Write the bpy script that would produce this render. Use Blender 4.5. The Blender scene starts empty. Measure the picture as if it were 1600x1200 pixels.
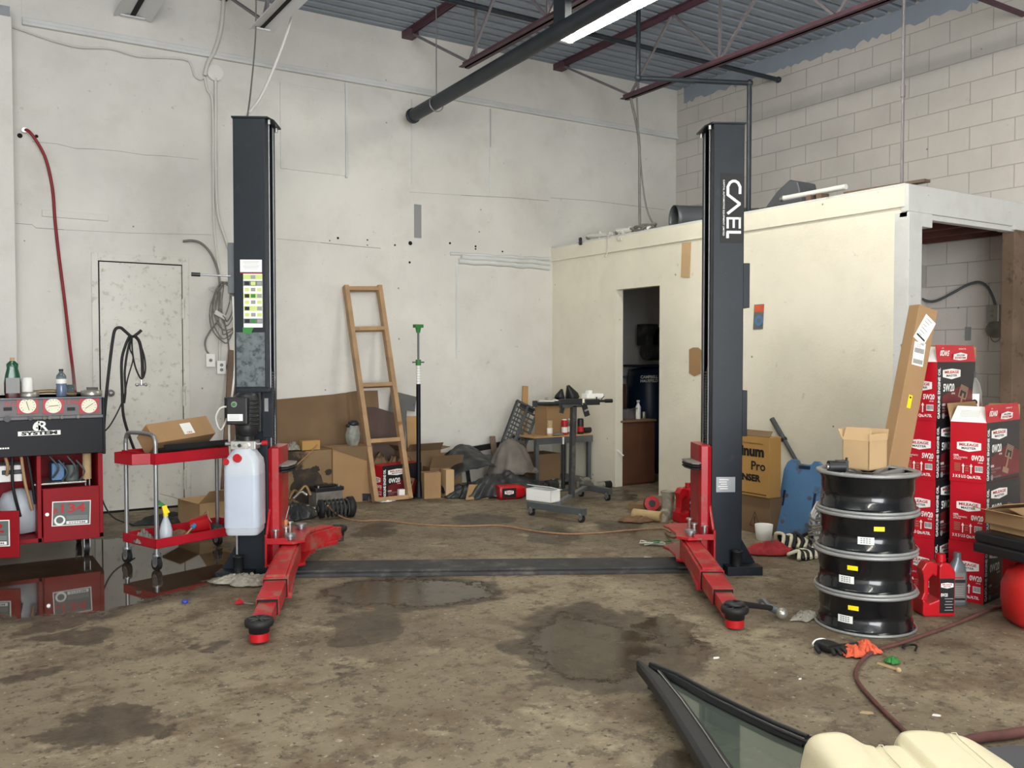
import bpy, math, random
from mathutils import Vector as V, Matrix, noise
random.seed(11)
PI = math.pi
SC = bpy.context.scene
COL = SC.collection
R = math.radians

# ------------------------------------------------------------------ camera
FPX, HC = 1400.0, 1.35
PITCH, YAW = math.atan(42 / 1400), R(32.5)
cd = bpy.data.cameras.new('camera')
cam = bpy.data.objects.new('camera', cd)
COL.objects.link(cam)
cam.location = (0, 0, HC)
cam.rotation_euler = (PI / 2 - PITCH, 0, -YAW)
cd.sensor_width = 36
cd.lens = 36 * FPX / 1600
cd.clip_start = 0.05
SC.camera = cam

# ------------------------------------------------------------------ colour and light
def lin(c):
    out = []
    for v in c[:3]:
        v /= 255.0
        out.append(v / 12.92 if v <= 0.04045 else ((v + 0.055) / 1.055) ** 2.4)
    return (out[0], out[1], out[2], 1)

vs = SC.view_settings
vs.view_transform = 'Standard'
vs.look = 'None'
vs.gamma = 1
vs.use_curve_mapping = False
vs.exposure = 0.60
wd = bpy.data.worlds.new('world')
SC.world = wd
wd.use_nodes = True
wd.node_tree.nodes['Background'].inputs[0].default_value = (0.80, 0.90, 1.0, 1)
wd.node_tree.nodes['Background'].inputs[1].default_value = 1.0

def area_light(name, loc, rot, sx, sy, power, colour):
    ld = bpy.data.lights.new(name, 'AREA')
    ld.shape = 'RECTANGLE'
    ld.size, ld.size_y, ld.energy, ld.color = sx, sy, power, colour
    o = bpy.data.objects.new(name, ld)
    COL.objects.link(o)
    o.location, o.rotation_euler = loc, rot
    return o

# daylight coming in through the open overhead door behind the camera
area_light('door_daylight', (-0.2, -3.95, 1.9), (R(90), 0, 0), 4.6, 3.6, 470, (0.98, 0.985, 1.0))
# the ceiling fixtures carry their own light (material tube_glow); the first is the one in view, the rest are unseen, added to light the shop
FIX = [(4.40, 4.95, 4.06), (4.43, 0.4, 4.02), (0.6, 3.0, 4.02), (0.6, -0.8, 4.02)]
TUBE_POWER = 27.0

# ------------------------------------------------------------------ points of the place seen at a pixel of the 1600x1200 frame
YB, XP, XR, YN = 8.388, 5.886, 7.769, 3.955     # back wall, partition, block wall, partition front
FW = V((math.sin(YAW) * math.cos(PITCH), math.cos(YAW) * math.cos(PITCH), -math.sin(PITCH)))
RT = V((math.cos(YAW), -math.sin(YAW), 0))
UP = RT.cross(FW)
def ray(px, py): return FW + RT * ((px - 800) / FPX) - UP * ((py - 600) / FPX)
def onp(px, py, ax, v):
    d = ray(px, py); c = V((0, 0, HC)); return c + d * ((v - c[ax]) / d[ax])
def P(px, py, z=0.0): return onp(px, py, 2, z)
def B(px, py, off=0.0): return onp(px, py, 1, YB - off)
def Wp(px, py, off=0.0): return onp(px, py, 0, XP - off)
def Wr(px, py, off=0.0): return onp(px, py, 0, XR - off)
def Yp(px, py, y): return onp(px, py, 1, y)
FH = V((math.sin(YAW), math.cos(YAW), 0))
def D(px, py, d):                                  # point d metres ahead of the camera
    r = ray(px, py); return V((0, 0, HC)) + r * (d / r.dot(FH))
RC = -YAW

# ------------------------------------------------------------------ materials
MATS = {}
def nn(nt, t, **kw):
    n = nt.nodes.new(t)
    for k, v in kw.items(): setattr(n, k, v)
    return n
def mat(key, rgb, rough=0.55, metal=0.0, var=0.0, vs_=6.0, dirt=None, bump=0.0, bs=60.0, trans=0.0, emit=None, es=0.0, coat=0.0, alpha=1.0, ior=1.45, spec=0.5):
    m = bpy.data.materials.new(key); m.use_nodes = True
    nt = m.node_tree; L = nt.links
    b = nt.nodes['Principled BSDF']
    b.inputs['Base Color'].default_value = lin(rgb)
    b.inputs['Roughness'].default_value = rough
    b.inputs['Metallic'].default_value = metal
    b.inputs['Transmission Weight'].default_value = trans
    b.inputs['Coat Weight'].default_value = coat
    b.inputs['IOR'].default_value = ior
    b.inputs['Specular IOR Level'].default_value = spec
    b.inputs['Alpha'].default_value = alpha
    if emit:
        b.inputs['Emission Color'].default_value = lin(emit)
        b.inputs['Emission Strength'].default_value = es
    tc = nn(nt, 'ShaderNodeTexCoord')
    src = None
    if var:
        n = nn(nt, 'ShaderNodeTexNoise'); n.inputs['Scale'].default_value = vs_; n.inputs['Detail'].default_value = 6
        L.new(tc.outputs['Object'], n.inputs['Vector'])
        r = nn(nt, 'ShaderNodeMapRange'); r.inputs[1].default_value = 0.3; r.inputs[2].default_value = 0.7
        L.new(n.outputs[0], r.inputs[0])
        mx = nn(nt, 'ShaderNodeMix', data_type='RGBA')
        c = lin(rgb)
        mx.inputs[6].default_value = tuple(x * (1 - var) for x in c[:3]) + (1,)
        mx.inputs[7].default_value = tuple(min(1, x * (1 + var)) for x in c[:3]) + (1,)
        L.new(r.outputs[0], mx.inputs[0]); src = mx.outputs[2]
    if dirt:                                         # (rgb, low, high, scale)
        n = nn(nt, 'ShaderNodeTexNoise'); n.inputs['Scale'].default_value = dirt[3]; n.inputs['Detail'].default_value = 9; n.inputs['Roughness'].default_value = 0.65
        L.new(tc.outputs['Object'], n.inputs['Vector'])
        r = nn(nt, 'ShaderNodeMapRange'); r.inputs[1].default_value = dirt[1]; r.inputs[2].default_value = dirt[2]
        L.new(n.outputs[0], r.inputs[0])
        mx = nn(nt, 'ShaderNodeMix', data_type='RGBA')
        if src: L.new(src, mx.inputs[6])
        else: mx.inputs[6].default_value = lin(rgb)
        mx.inputs[7].default_value = lin(dirt[0])
        L.new(r.outputs[0], mx.inputs[0]); src = mx.outputs[2]
    if src: L.new(src, b.inputs['Base Color'])
    if bump:
        n = nn(nt, 'ShaderNodeTexNoise'); n.inputs['Scale'].default_value = bs; n.inputs['Detail'].default_value = 4
        L.new(tc.outputs['Object'], n.inputs['Vector'])
        bp = nn(nt, 'ShaderNodeBump'); bp.inputs['Strength'].default_value = bump; bp.inputs['Distance'].default_value = 0.01
        L.new(n.outputs[0], bp.inputs['Height']); L.new(bp.outputs[0], b.inputs['Normal'])
    MATS[key] = m
    return m

# ------------------------------------------------------------------ mesh builder
def frame(o, x, y):
    x = V(x).normalized(); y = V(y); z = x.cross(y).normalized(); y = z.cross(x)
    m = Matrix.Identity(4)
    for i, a in enumerate((x, y, z)):
        for k in range(3): m[k][i] = a[k]
    for k in range(3): m[k][3] = o[k]
    return m
def TR(x=0, y=0, z=0, rx=0, ry=0, rz=0):
    return Matrix.Translation((x, y, z)) @ Matrix.Rotation(R(rz), 4, 'Z') @ Matrix.Rotation(R(ry), 4, 'Y') @ Matrix.Rotation(R(rx), 4, 'X')
def spline(pts, res=6, closed=False):
    pts = [V(p) for p in pts]
    if len(pts) < 3 and not closed: return pts
    n = len(pts); out = []
    rng = range(n if closed else n - 1)
    for i in rng:
        p0 = pts[(i - 1) % n] if closed or i > 0 else pts[0] * 2 - pts[1]
        p1, p2 = pts[i], pts[(i + 1) % n]
        p3 = pts[(i + 2) % n] if closed or i + 2 < n else pts[-1] * 2 - pts[-2]
        for k in range(res):
            t = k / res
            out.append(0.5 * ((2 * p1) + (p2 - p0) * t + (2 * p0 - 5 * p1 + 4 * p2 - p3) * t * t + (3 * p1 - p0 - 3 * p2 + p3) * t ** 3))
    if not closed: out.append(pts[-1])
    return out
_TX = {}
def text_geo(s, bold=0.0):
    k = (s, bold)
    if k not in _TX:
        c = bpy.data.curves.new('t', 'FONT'); c.body = s; c.size = 1; c.offset = bold; c.resolution_u = 3
        o = bpy.data.objects.new('t', c); COL.objects.link(o)
        dg = bpy.context.evaluated_depsgraph_get()
        me = bpy.data.meshes.new_from_object(o.evaluated_get(dg))
        vv = [tuple(v.co) for v in me.vertices]; ff = [tuple(p.vertices) for p in me.polygons]
        bpy.data.objects.remove(o); bpy.data.curves.remove(c); bpy.data.meshes.remove(me)
        _TX[k] = (vv, ff)
    return _TX[k]

class MB:
    def __init__(s, T=None): s.v = []; s.f = []; s.m = []; s.sm = []; s.T = T or Matrix.Identity(4); s.keys = []
    def add(s, vs, fs, mat, smooth=False):
        b = len(s.v)
        if mat not in s.keys: s.keys.append(mat)
        k = s.keys.index(mat)
        s.v += [s.T @ V(v) for v in vs]
        for f in fs: s.f.append([i + b for i in f]); s.m.append(k); s.sm.append(smooth)
    def box(s, c, d, mat, M=None):
        x, y, z = d[0] / 2, d[1] / 2, d[2] / 2
        vs = [V((i * x, j * y, k * z)) for k in (-1, 1) for j in (-1, 1) for i in (-1, 1)]
        M = (Matrix.Translation(c) @ M) if M else Matrix.Translation(c)
        s.add([M @ v for v in vs], [(0, 2, 3, 1), (4, 5, 7, 6), (0, 1, 5, 4), (2, 6, 7, 3), (0, 4, 6, 2), (1, 3, 7, 5)], mat)
    def bx(s, a, b, mat):
        s.box([(a[i] + b[i]) / 2 for i in range(3)], [abs(b[i] - a[i]) for i in range(3)], mat)
    def quad(s, pts, mat, smooth=False): s.add(pts, [tuple(range(len(pts)))], mat, smooth)
    def rings(s, rings, mat, cap=True, smooth=True, closed=False):
        n = len(rings[0]); vs = [p for r in rings for p in r]; fs = []
        m = len(rings)
        for i in range(m if closed else m - 1):
            a, b = i * n, ((i + 1) % m) * n
            for k in range(n): fs.append((a + k, a + (k + 1) % n, b + (k + 1) % n, b + k))
        s.add(vs, fs, mat, smooth)
        if cap and not closed:
            s.add(rings[0], [tuple(reversed(range(n)))], mat); s.add(rings[-1], [tuple(range(n))], mat)
    def tube(s, pts, r, mat, n=8, res=5, closed=False, cap=True, sp=True, r1=None):
        if sp: pts = spline(pts, res, closed)
        else: pts = [V(p) for p in pts]
        m = len(pts); rg = []; up = None
        for i, p in enumerate(pts):
            a = pts[(i - 1) % m] if closed or i else pts[0]; b = pts[(i + 1) % m] if closed or i < m - 1 else pts[-1]
            t = (b - a)
            if t.length < 1e-9: t = V((0, 0, 1))
            t.normalize()
            if up is None: up = V((0, 0, 1)) if abs(t.z) < 0.9 else V((1, 0, 0))
            x = t.cross(up)
            if x.length < 1e-6: x = t.cross(V((0.3, 1, 0.2)))
            x.normalize(); up = x.cross(t)
            rr = r if r1 is None else r + (r1 - r) * i / (m - 1)
            rg.append([p + (x * math.cos(2 * PI * k / n) + up * math.sin(2 * PI * k / n)) * rr for k in range(n)])
        s.rings(rg, mat, cap, True, closed)
    def cyl(s, p0, p1, r, mat, r1=None, n=20, cap=True):
        p0, p1 = V(p0), V(p1)
        s.tube([p0, p1], r, mat, n, sp=False, cap=cap, r1=(r if r1 is None else r1))
    def bar(s, p0, p1, w, h, mat, up=(0, 0, 1)):       # rectangular bar between two points
        p0, p1 = V(p0), V(p1); t = (p1 - p0).normalized(); x = t.cross(V(up)).normalized(); u = x.cross(t)
        rg = [[p + x * a * w / 2 + u * b * h / 2 for a, b in ((-1, -1), (1, -1), (1, 1), (-1, 1))] for p in (p0, p1)]
        s.rings(rg, mat, True, False)
    def lathe(s, prof, mat, c=(0, 0, 0), n=28, M=None, smooth=True):
        M = Matrix.Translation(c) @ (M or Matrix.Identity(4))
        rg = [[M @ V((r * math.cos(2 * PI * k / n), r * math.sin(2 * PI * k / n), z)) for k in range(n)] for r, z in prof]
        s.rings(rg, mat, True, smooth)
    def prism(s, poly, z0, z1, mat, M=None):
        M = M or Matrix.Identity(4); n = len(poly)
        ar = sum(poly[i][0] * poly[(i + 1) % n][1] - poly[(i + 1) % n][0] * poly[i][1] for i in range(n))
        if ar < 0: poly = list(reversed(poly))
        a = [M @ V((x, y, z0)) for x, y in poly]; b = [M @ V((x, y, z1)) for x, y in poly]
        s.add(a + b, [tuple(reversed(range(n))), tuple(range(n, 2 * n))] + [(i, (i + 1) % n, n + (i + 1) % n, n + i) for i in range(n)], mat)
    def sphere(s, c, r, mat, n=14, M=None):
        r = (r, r, r) if isinstance(r, (int, float)) else r
        rg = []
        for i in range(n // 2 + 1):
            a = PI * i / (n // 2); q = max(math.sin(a), 0.01)
            rg.append([V(c) + (M or Matrix.Identity(3)) @ V((q * math.cos(2 * PI * k / n) * r[0], q * math.sin(2 * PI * k / n) * r[1], -math.cos(a) * r[2])) for k in range(n)])
        s.rings(rg, mat)
    def text(s, t, F, w, h, mat, bold=0.02, off=0.0012, centre=True):
        vv, ff = text_geo(t, bold)
        if not vv: return
        x0 = min(v[0] for v in vv); x1 = max(v[0] for v in vv); y0 = min(v[1] for v in vv); y1 = max(v[1] for v in vv)
        sx = w / (x1 - x0); sy = h / (y1 - y0)
        cx, cy = ((x0 + x1) / 2, (y0 + y1) / 2) if centre else (x0, y0)
        s.add([F @ V(((v[0] - cx) * sx, (v[1] - cy) * sy, off)) for v in vv], ff, mat)
    def grid(s, nx, ny, fn, mat, smooth=True):
        vs = [V(fn(i / nx, j / ny)) for j in range(ny + 1) for i in range(nx + 1)]
        s.add(vs, [(j * (nx + 1) + i, j * (nx + 1) + i + 1, (j + 1) * (nx + 1) + i + 1, (j + 1) * (nx + 1) + i) for j in range(ny) for i in range(nx)], mat, smooth)
    def build(s, name, parent=None, bevel=0, solid=0, sub=0, org=None, loc=None, rz=0):
        me = bpy.data.meshes.new(name)
        vv = s.v
        if org is not None: vv = [v - V(org) for v in vv]
        me.from_pydata([tuple(v) for v in vv], [], s.f)
        for k in s.keys: me.materials.append(MATS[k])
        me.polygons.foreach_set('material_index', s.m)
        me.polygons.foreach_set('use_smooth', s.sm)
        me.update()
        o = bpy.data.objects.new(name, me); COL.objects.link(o)
        if org is not None: o.location = org
        if loc is not None: o.location = loc
        if rz: o.rotation_euler[2] = rz
        if parent: o.parent = parent
        if solid:
            m = o.modifiers.new('s', 'SOLIDIFY'); m.thickness = solid; m.offset = 0
        if bevel:
            m = o.modifiers.new('b', 'BEVEL'); m.width = bevel; m.segments = 2; m.limit_method = 'ANGLE'; m.angle_limit = R(40)
        if sub:
            m = o.modifiers.new('u', 'SUBSURF'); m.levels = sub; m.render_levels = sub
        return o

def tag(o, label=None, cat=None, group=None, kind=None):
    if label: o['label'] = label
    if cat: o['category'] = cat
    if group: o['group'] = group
    if kind: o['kind'] = kind
    return o
def thing(name, label, cat, loc=(0, 0, 0), rz=0.0, group=None):
    o = bpy.data.objects.new(name, None); COL.objects.link(o)
    o.location = loc; o.rotation_euler = (0, 0, rz); o.empty_display_size = 0.05
    return tag(o, label, cat, group)
def kids(o): return [c for c in bpy.data.objects if c.parent == o]
def copy_tree(o, parent=None):
    c = o.copy(); COL.objects.link(c)
    if parent: c.parent = parent
    for ch in kids(o): copy_tree(ch, c)
    return c
def single(mb, name, label, cat, org, group=None, **kw):
    return tag(mb.build(name, org=org, **kw), label, cat, group)
def fbm(x, y, z=0.0, o=4):
    return noise.fractal(V((x, y, z)), 0.9, 2.0, o)
def crumple(name, label, cat, c, sx, sy, h, mat, seed=0, rz=0.0, freq=3.0, n=34, edge=0.25, solid=0.004, group=None, lift=0.006):
    """soft folded cloth, sheet or bag lying on what is below c"""
    def fn(u, v):
        a, b = u * 2 - 1, v * 2 - 1
        rr = math.sqrt(max(a * a + b * b, 1e-9)); q = max(abs(a), abs(b))
        x, y = a * q / rr, b * q / rr                    # square to disc
        th = math.atan2(y, x)
        k = 1 + edge * fbm(math.cos(th) * 1.7 + seed, math.sin(th) * 1.7, seed)
        f = math.tanh(fbm(x * freq + seed, y * freq, seed * 1.7) * 1.2)
        rid = max(-0.5, 1 - abs(fbm(x * freq * 0.9, y * freq * 0.9 + seed, seed + 9, 3)) * 2.6)
        z = h * max(0.0, (1 - q ** 2.6)) * (0.50 + 0.24 * f + 0.24 * rid) + h * 0.08 * abs(f)
        return (x * sx / 2 * k, y * sy / 2 * k, max(z, 0) + lift)
    mb = MB(); mb.grid(n, n, fn, mat)
    return tag(mb.build(name, loc=c, rz=rz, solid=solid), label, cat, group)
# ------------------------------------------------------------------ material library
mat('white_paint', (220, 219, 213), 0.6, var=0.04, bump=0.15)
mat('steel_door_paint', (214, 213, 205), 0.5, var=0.05, vs_=5, dirt=((168, 160, 144), 0.55, 0.72, 16))
mat('grey_steel', (96, 100, 104), 0.45, 0.4, var=0.1)
mat('galvanised', (150, 153, 155), 0.38, 0.7, var=0.12)
mat('silver', (190, 190, 188), 0.28, 0.85)
mat('chrome', (215, 215, 215), 0.12, 1.0)
mat('dark_gap', (22, 22, 22), 0.9)
mat('joist_red', (88, 60, 70), 0.6, var=0.15)
mat('deck_steel', (142, 152, 164), 0.5, 0.0, var=0.08, vs_=3)
mat('web_grey', (128, 122, 126), 0.55, 0.2, var=0.1)
mat('black_pipe', (46, 52, 58), 0.45, 0.2, var=0.2)
mat('white_pvc', (228, 228, 224), 0.4)
mat('cable_white', (205, 203, 196), 0.5)
mat('cable_grey', (120, 118, 112), 0.55, var=0.15)
mat('black_rubber', (24, 24, 25), 0.6, var=0.2)
mat('black_plastic', (30, 32, 34), 0.42, var=0.15)
mat('dusty_black', (52, 53, 54), 0.7, var=0.35, vs_=9, dirt=((104, 100, 92), 0.52, 0.75, 7))
mat('lift_paint', (18, 27, 35), 0.42, 0.0, var=0.12, vs_=5, dirt=((44, 52, 58), 0.58, 0.85, 12), spec=0.35)
mat('lift_dusty', (98, 106, 108), 0.6, 0.2, var=0.2, vs_=14, dirt=((58, 66, 70), 0.48, 0.62, 24))
mat('lift_red', (160, 16, 28), 0.36, 0.0, var=0.12, dirt=((132, 84, 72), 0.56, 0.75, 9), coat=0.2)
mat('arm_red', (168, 28, 34), 0.45, 0.0, var=0.15, dirt=((138, 92, 78), 0.50, 0.66, 11))
mat('cart_red', (168, 26, 40), 0.38, var=0.1, dirt=((120, 60, 60), 0.62, 0.8, 12))
mat('machine_red', (134, 8, 20), 0.5, var=0.08, spec=0.25)
mat('navy_panel', (13, 15, 22), 0.45, var=0.1, vs_=4, spec=0.25)
mat('panel_grey', (104, 102, 104), 0.5, var=0.1)
mat('dial_cream', (226, 222, 196), 0.4)
mat('decal_grey', (92, 100, 98), 0.5)
mat('white', (238, 238, 234), 0.5)
mat('label_white', (228, 230, 226), 0.5)
mat('ink_black', (20, 20, 22), 0.6)
mat('ink_grey', (140, 142, 142), 0.6)
mat('ink_red', (178, 24, 38), 0.6)
mat('green', (44, 120, 52), 0.5)
mat('lime', (190, 205, 120), 0.5)
mat('sticker_yellow', (240, 214, 20), 0.45)
mat('tank_plastic', (205, 214, 222), 0.35, var=0.05, trans=0.25, dirt=((176, 170, 150), 0.60, 0.8, 7), bump=0.1, bs=12)
mat('tank_fluid', (176, 186, 200), 0.3, var=0.04)
mat('cap_red', (172, 20, 28), 0.4)
mat('cardboard', (156, 124, 88), 0.8, var=0.07, vs_=4, bump=0.1, bs=20)
mat('cardboard_dark', (118, 95, 70), 0.85, var=0.12, vs_=3, bump=0.15, bs=10)
mat('cardboard_oily', (130, 106, 76), 0.75, var=0.1, vs_=4, dirt=((50, 40, 32), 0.49, 0.60, 3.0), bump=0.15, bs=10)
mat('cardboard_pale', (190, 160, 120), 0.8, var=0.06, vs_=5)
mat('cardboard_gold', (176, 136, 76), 0.75, var=0.06, vs_=3)
mat('pine', (166, 134, 98), 0.6, var=0.18, vs_=7, dirt=((120, 78, 44), 0.62, 0.75, 9))
mat('plywood', (184, 146, 98), 0.65, var=0.12, vs_=4)
mat('brown_board', (84, 66, 60), 0.6, var=0.12, dirt=((130, 116, 108), 0.66, 0.75, 12))
mat('grey_board', (104, 104, 102), 0.8, var=0.08, dirt=((60, 60, 60), 0.6, 0.75, 12))
mat('old_wood', (112, 94, 78), 0.8, var=0.25, vs_=5, dirt=((70, 56, 46), 0.55, 0.7, 10))
mat('joist_wood', (96, 58, 50), 0.8, var=0.2)
mat('cabinet_wood', (96, 62, 44), 0.6, var=0.2, vs_=4)
mat('hose_red', (132, 30, 38), 0.5, var=0.12)
mat('hose_dusty', (96, 60, 56), 0.7, var=0.2, vs_=20)
mat('cord_orange', (152, 116, 86), 0.6, var=0.15, vs_=20)
mat('oil_red', (184, 24, 40), 0.35, var=0.05, vs_=3)
mat('oil_black', (30, 28, 32), 0.35)
mat('oil_art', (104, 30, 34), 0.4, var=0.3, vs_=6)
mat('art_metal', (150, 118, 96), 0.4)
mat('jug_red', (180, 14, 28), 0.32, var=0.06)
mat('petrol_red', (180, 34, 32), 0.42, var=0.06)
mat('bottle_grey', (112, 120, 124), 0.32, 0.3)
mat('bottle_green', (24, 92, 66), 0.15, trans=0.4)
mat('soap_brown', (66, 30, 28), 0.2)
mat('clear_plastic', (150, 168, 176), 0.08, trans=0.75)
mat('water_blue', (120, 140, 170), 0.1, trans=0.5)
mat('wheel_black', (16, 18, 21), 0.22, 0.0, coat=0.4)
mat('rim_grey', (150, 151, 150), 0.42, 0.35, var=0.1, vs_=12)
mat('creeper_blue', (80, 122, 166), 0.42, var=0.08, dirt=((78, 80, 82), 0.53, 0.66, 6))
mat('oil_stain', (46, 36, 28), 0.6, var=0.3, vs_=9, dirt=((74, 58, 42), 0.50, 0.66, 9))
mat('rag_red', (170, 48, 56), 0.8, var=0.2, vs_=12)
mat('rag_orange', (206, 92, 62), 0.8, var=0.15, vs_=12)
mat('rag_grey', (122, 118, 112), 0.85, var=0.25, vs_=12)
mat('paper_grey', (150, 146, 134), 0.8, var=0.3, vs_=16, dirt=((96, 88, 74), 0.5, 0.68, 12))
mat('bag_grey', (132, 134, 124), 0.45, var=0.3, vs_=14)
mat('leather_dusty', (104, 98, 92), 0.6, var=0.3, vs_=7)
mat('poly_black', (44, 47, 49), 0.38, var=0.4, vs_=8, dirt=((98, 96, 90), 0.58, 0.75, 8))
mat('cream_leather', (226, 218, 186), 0.38, var=0.02, bump=0.12, bs=140)
mat('trim_grey', (74, 76, 80), 0.6, var=0.1)
mat('tinted_glass', (196, 212, 200), 0.04, trans=0.92, ior=1.3)
mat('glass_seal', (18, 20, 22), 0.35)
mat('brown_rust', (112, 84, 62), 0.8, var=0.25, vs_=14)
mat('tan_foam', (176, 152, 112), 0.8, var=0.2, vs_=9)
mat('tank_navy', (20, 38, 62), 0.35)
mat('grey_plastic', (76, 80, 82), 0.5, var=0.12)
mat('tube_glow', (255, 252, 240), 0.5, emit=(255, 250, 236), es=TUBE_POWER)
mat('reflector_white', (214, 216, 218), 0.4)
mat('blue_cap', (40, 60, 150), 0.4)
mat('tin', (170, 168, 160), 0.3, 0.7, var=0.1)
mat('bronze', (134, 110, 78), 0.4, 0.5, var=0.2)
mat('wood_handle', (190, 130, 78), 0.5)

def wall_material(key, rgb, dark, speck=0.5, block=False, seed=0.0):
    m = bpy.data.materials.new(key); m.use_nodes = True; nt = m.node_tree; L = nt.links
    b = nt.nodes['Principled BSDF']; b.inputs['Roughness'].default_value = 0.62
    tc = nn(nt, 'ShaderNodeTexCoord'); vec = tc.outputs['Object']
    def noi(sc, det=6, ro=0.55):
        n = nn(nt, 'ShaderNodeTexNoise'); n.inputs['Scale'].default_value = sc; n.inputs['Detail'].default_value = det; n.inputs['Roughness'].default_value = ro
        mp = nn(nt, 'ShaderNodeMapping'); mp.inputs['Location'].default_value = (seed, seed, seed)
        L.new(vec, mp.inputs[0]); L.new(mp.outputs[0], n.inputs['Vector']); return n.outputs[0]
    def rng(s, a, c, lo=0.0, hi=1.0):
        r = nn(nt, 'ShaderNodeMapRange'); r.inputs[1].default_value = a; r.inputs[2].default_value = c; r.inputs[3].default_value = lo; r.inputs[4].default_value = hi
        L.new(s, r.inputs[0]); return r.outputs[0]
    def mix(f, a, c):
        x = nn(nt, 'ShaderNodeMix', data_type='RGBA'); L.new(f, x.inputs[0])
        for s, i in ((a, 6), (c, 7)):
            if isinstance(s, tuple): x.inputs[i].default_value = lin(s)
            else: L.new(s, x.inputs[i])
        return x.outputs[2]
    c = mix(rng(noi(0.9), 0.35, 0.65), rgb, tuple(int(v * 0.94) for v in rgb))
    c = mix(rng(noi(2.6, 9, 0.7), 0.50, 0.78, 0, 0.4), c, dark)
    # chips, scuffs and grime
    c = mix(rng(noi(11, 10, 0.75), 0.635, 0.68, 0, speck), c, tuple(int(v * 0.72) for v in dark))
    vo = nn(nt, 'ShaderNodeTexVoronoi'); vo.inputs['Scale'].default_value = 3.2; L.new(vec, vo.inputs['Vector'])
    c = mix(rng(vo.outputs['Distance'], 0.022, 0.034, 0.75, 0), c, (70, 66, 60))
    h = noi(45, 3)
    if block:
        mp = nn(nt, 'ShaderNodeSeparateXYZ'); L.new(vec, mp.inputs[0])
        cb = nn(nt, 'ShaderNodeCombineXYZ'); L.new(mp.outputs[1], cb.inputs[0]); L.new(mp.outputs[2], cb.inputs[1])
        br = nn(nt, 'ShaderNodeTexBrick'); L.new(cb.outputs[0], br.inputs['Vector'])
        br.inputs['Scale'].default_value = 1.0; br.inputs['Brick Width'].default_value = 0.4; br.inputs['Row Height'].default_value = 0.2
        br.inputs['Mortar Size'].default_value = 0.0045; br.inputs['Mortar Smooth'].default_value = 0.3
        c = mix(rng(br.outputs['Fac'], 0.2, 1.0, 0, 0.5), c, (138, 132, 126))
        inv = rng(br.outputs['Fac'], 0, 1, 1, 0)
        ad = nn(nt, 'ShaderNodeMath', operation='MULTIPLY_ADD'); L.new(h, ad.inputs[0]); ad.inputs[1].default_value = 0.25; L.new(inv, ad.inputs[2]); h = ad.outputs[0]
    bp = nn(nt, 'ShaderNodeBump'); bp.inputs['Strength'].default_value = 0.8 if block else 0.3; bp.inputs['Distance'].default_value = 0.006
    L.new(h, bp.inputs['Height']); L.new(bp.outputs[0], b.inputs['Normal']); L.new(c, b.inputs['Base Color'])
    MATS[key] = m
wall_material('wall_back_paint', (219, 217, 210), (180, 175, 164), 0.5)
wall_material('partition_paint', (236, 231, 213), (206, 200, 180), 0.35, seed=4.0)
wall_material('trim_paint', (214, 216, 214), (170, 166, 156), 0.6, seed=8.0)
wall_material('block_paint', (202, 197, 191), (172, 166, 160), 0.3, block=True, seed=2.0)

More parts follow.
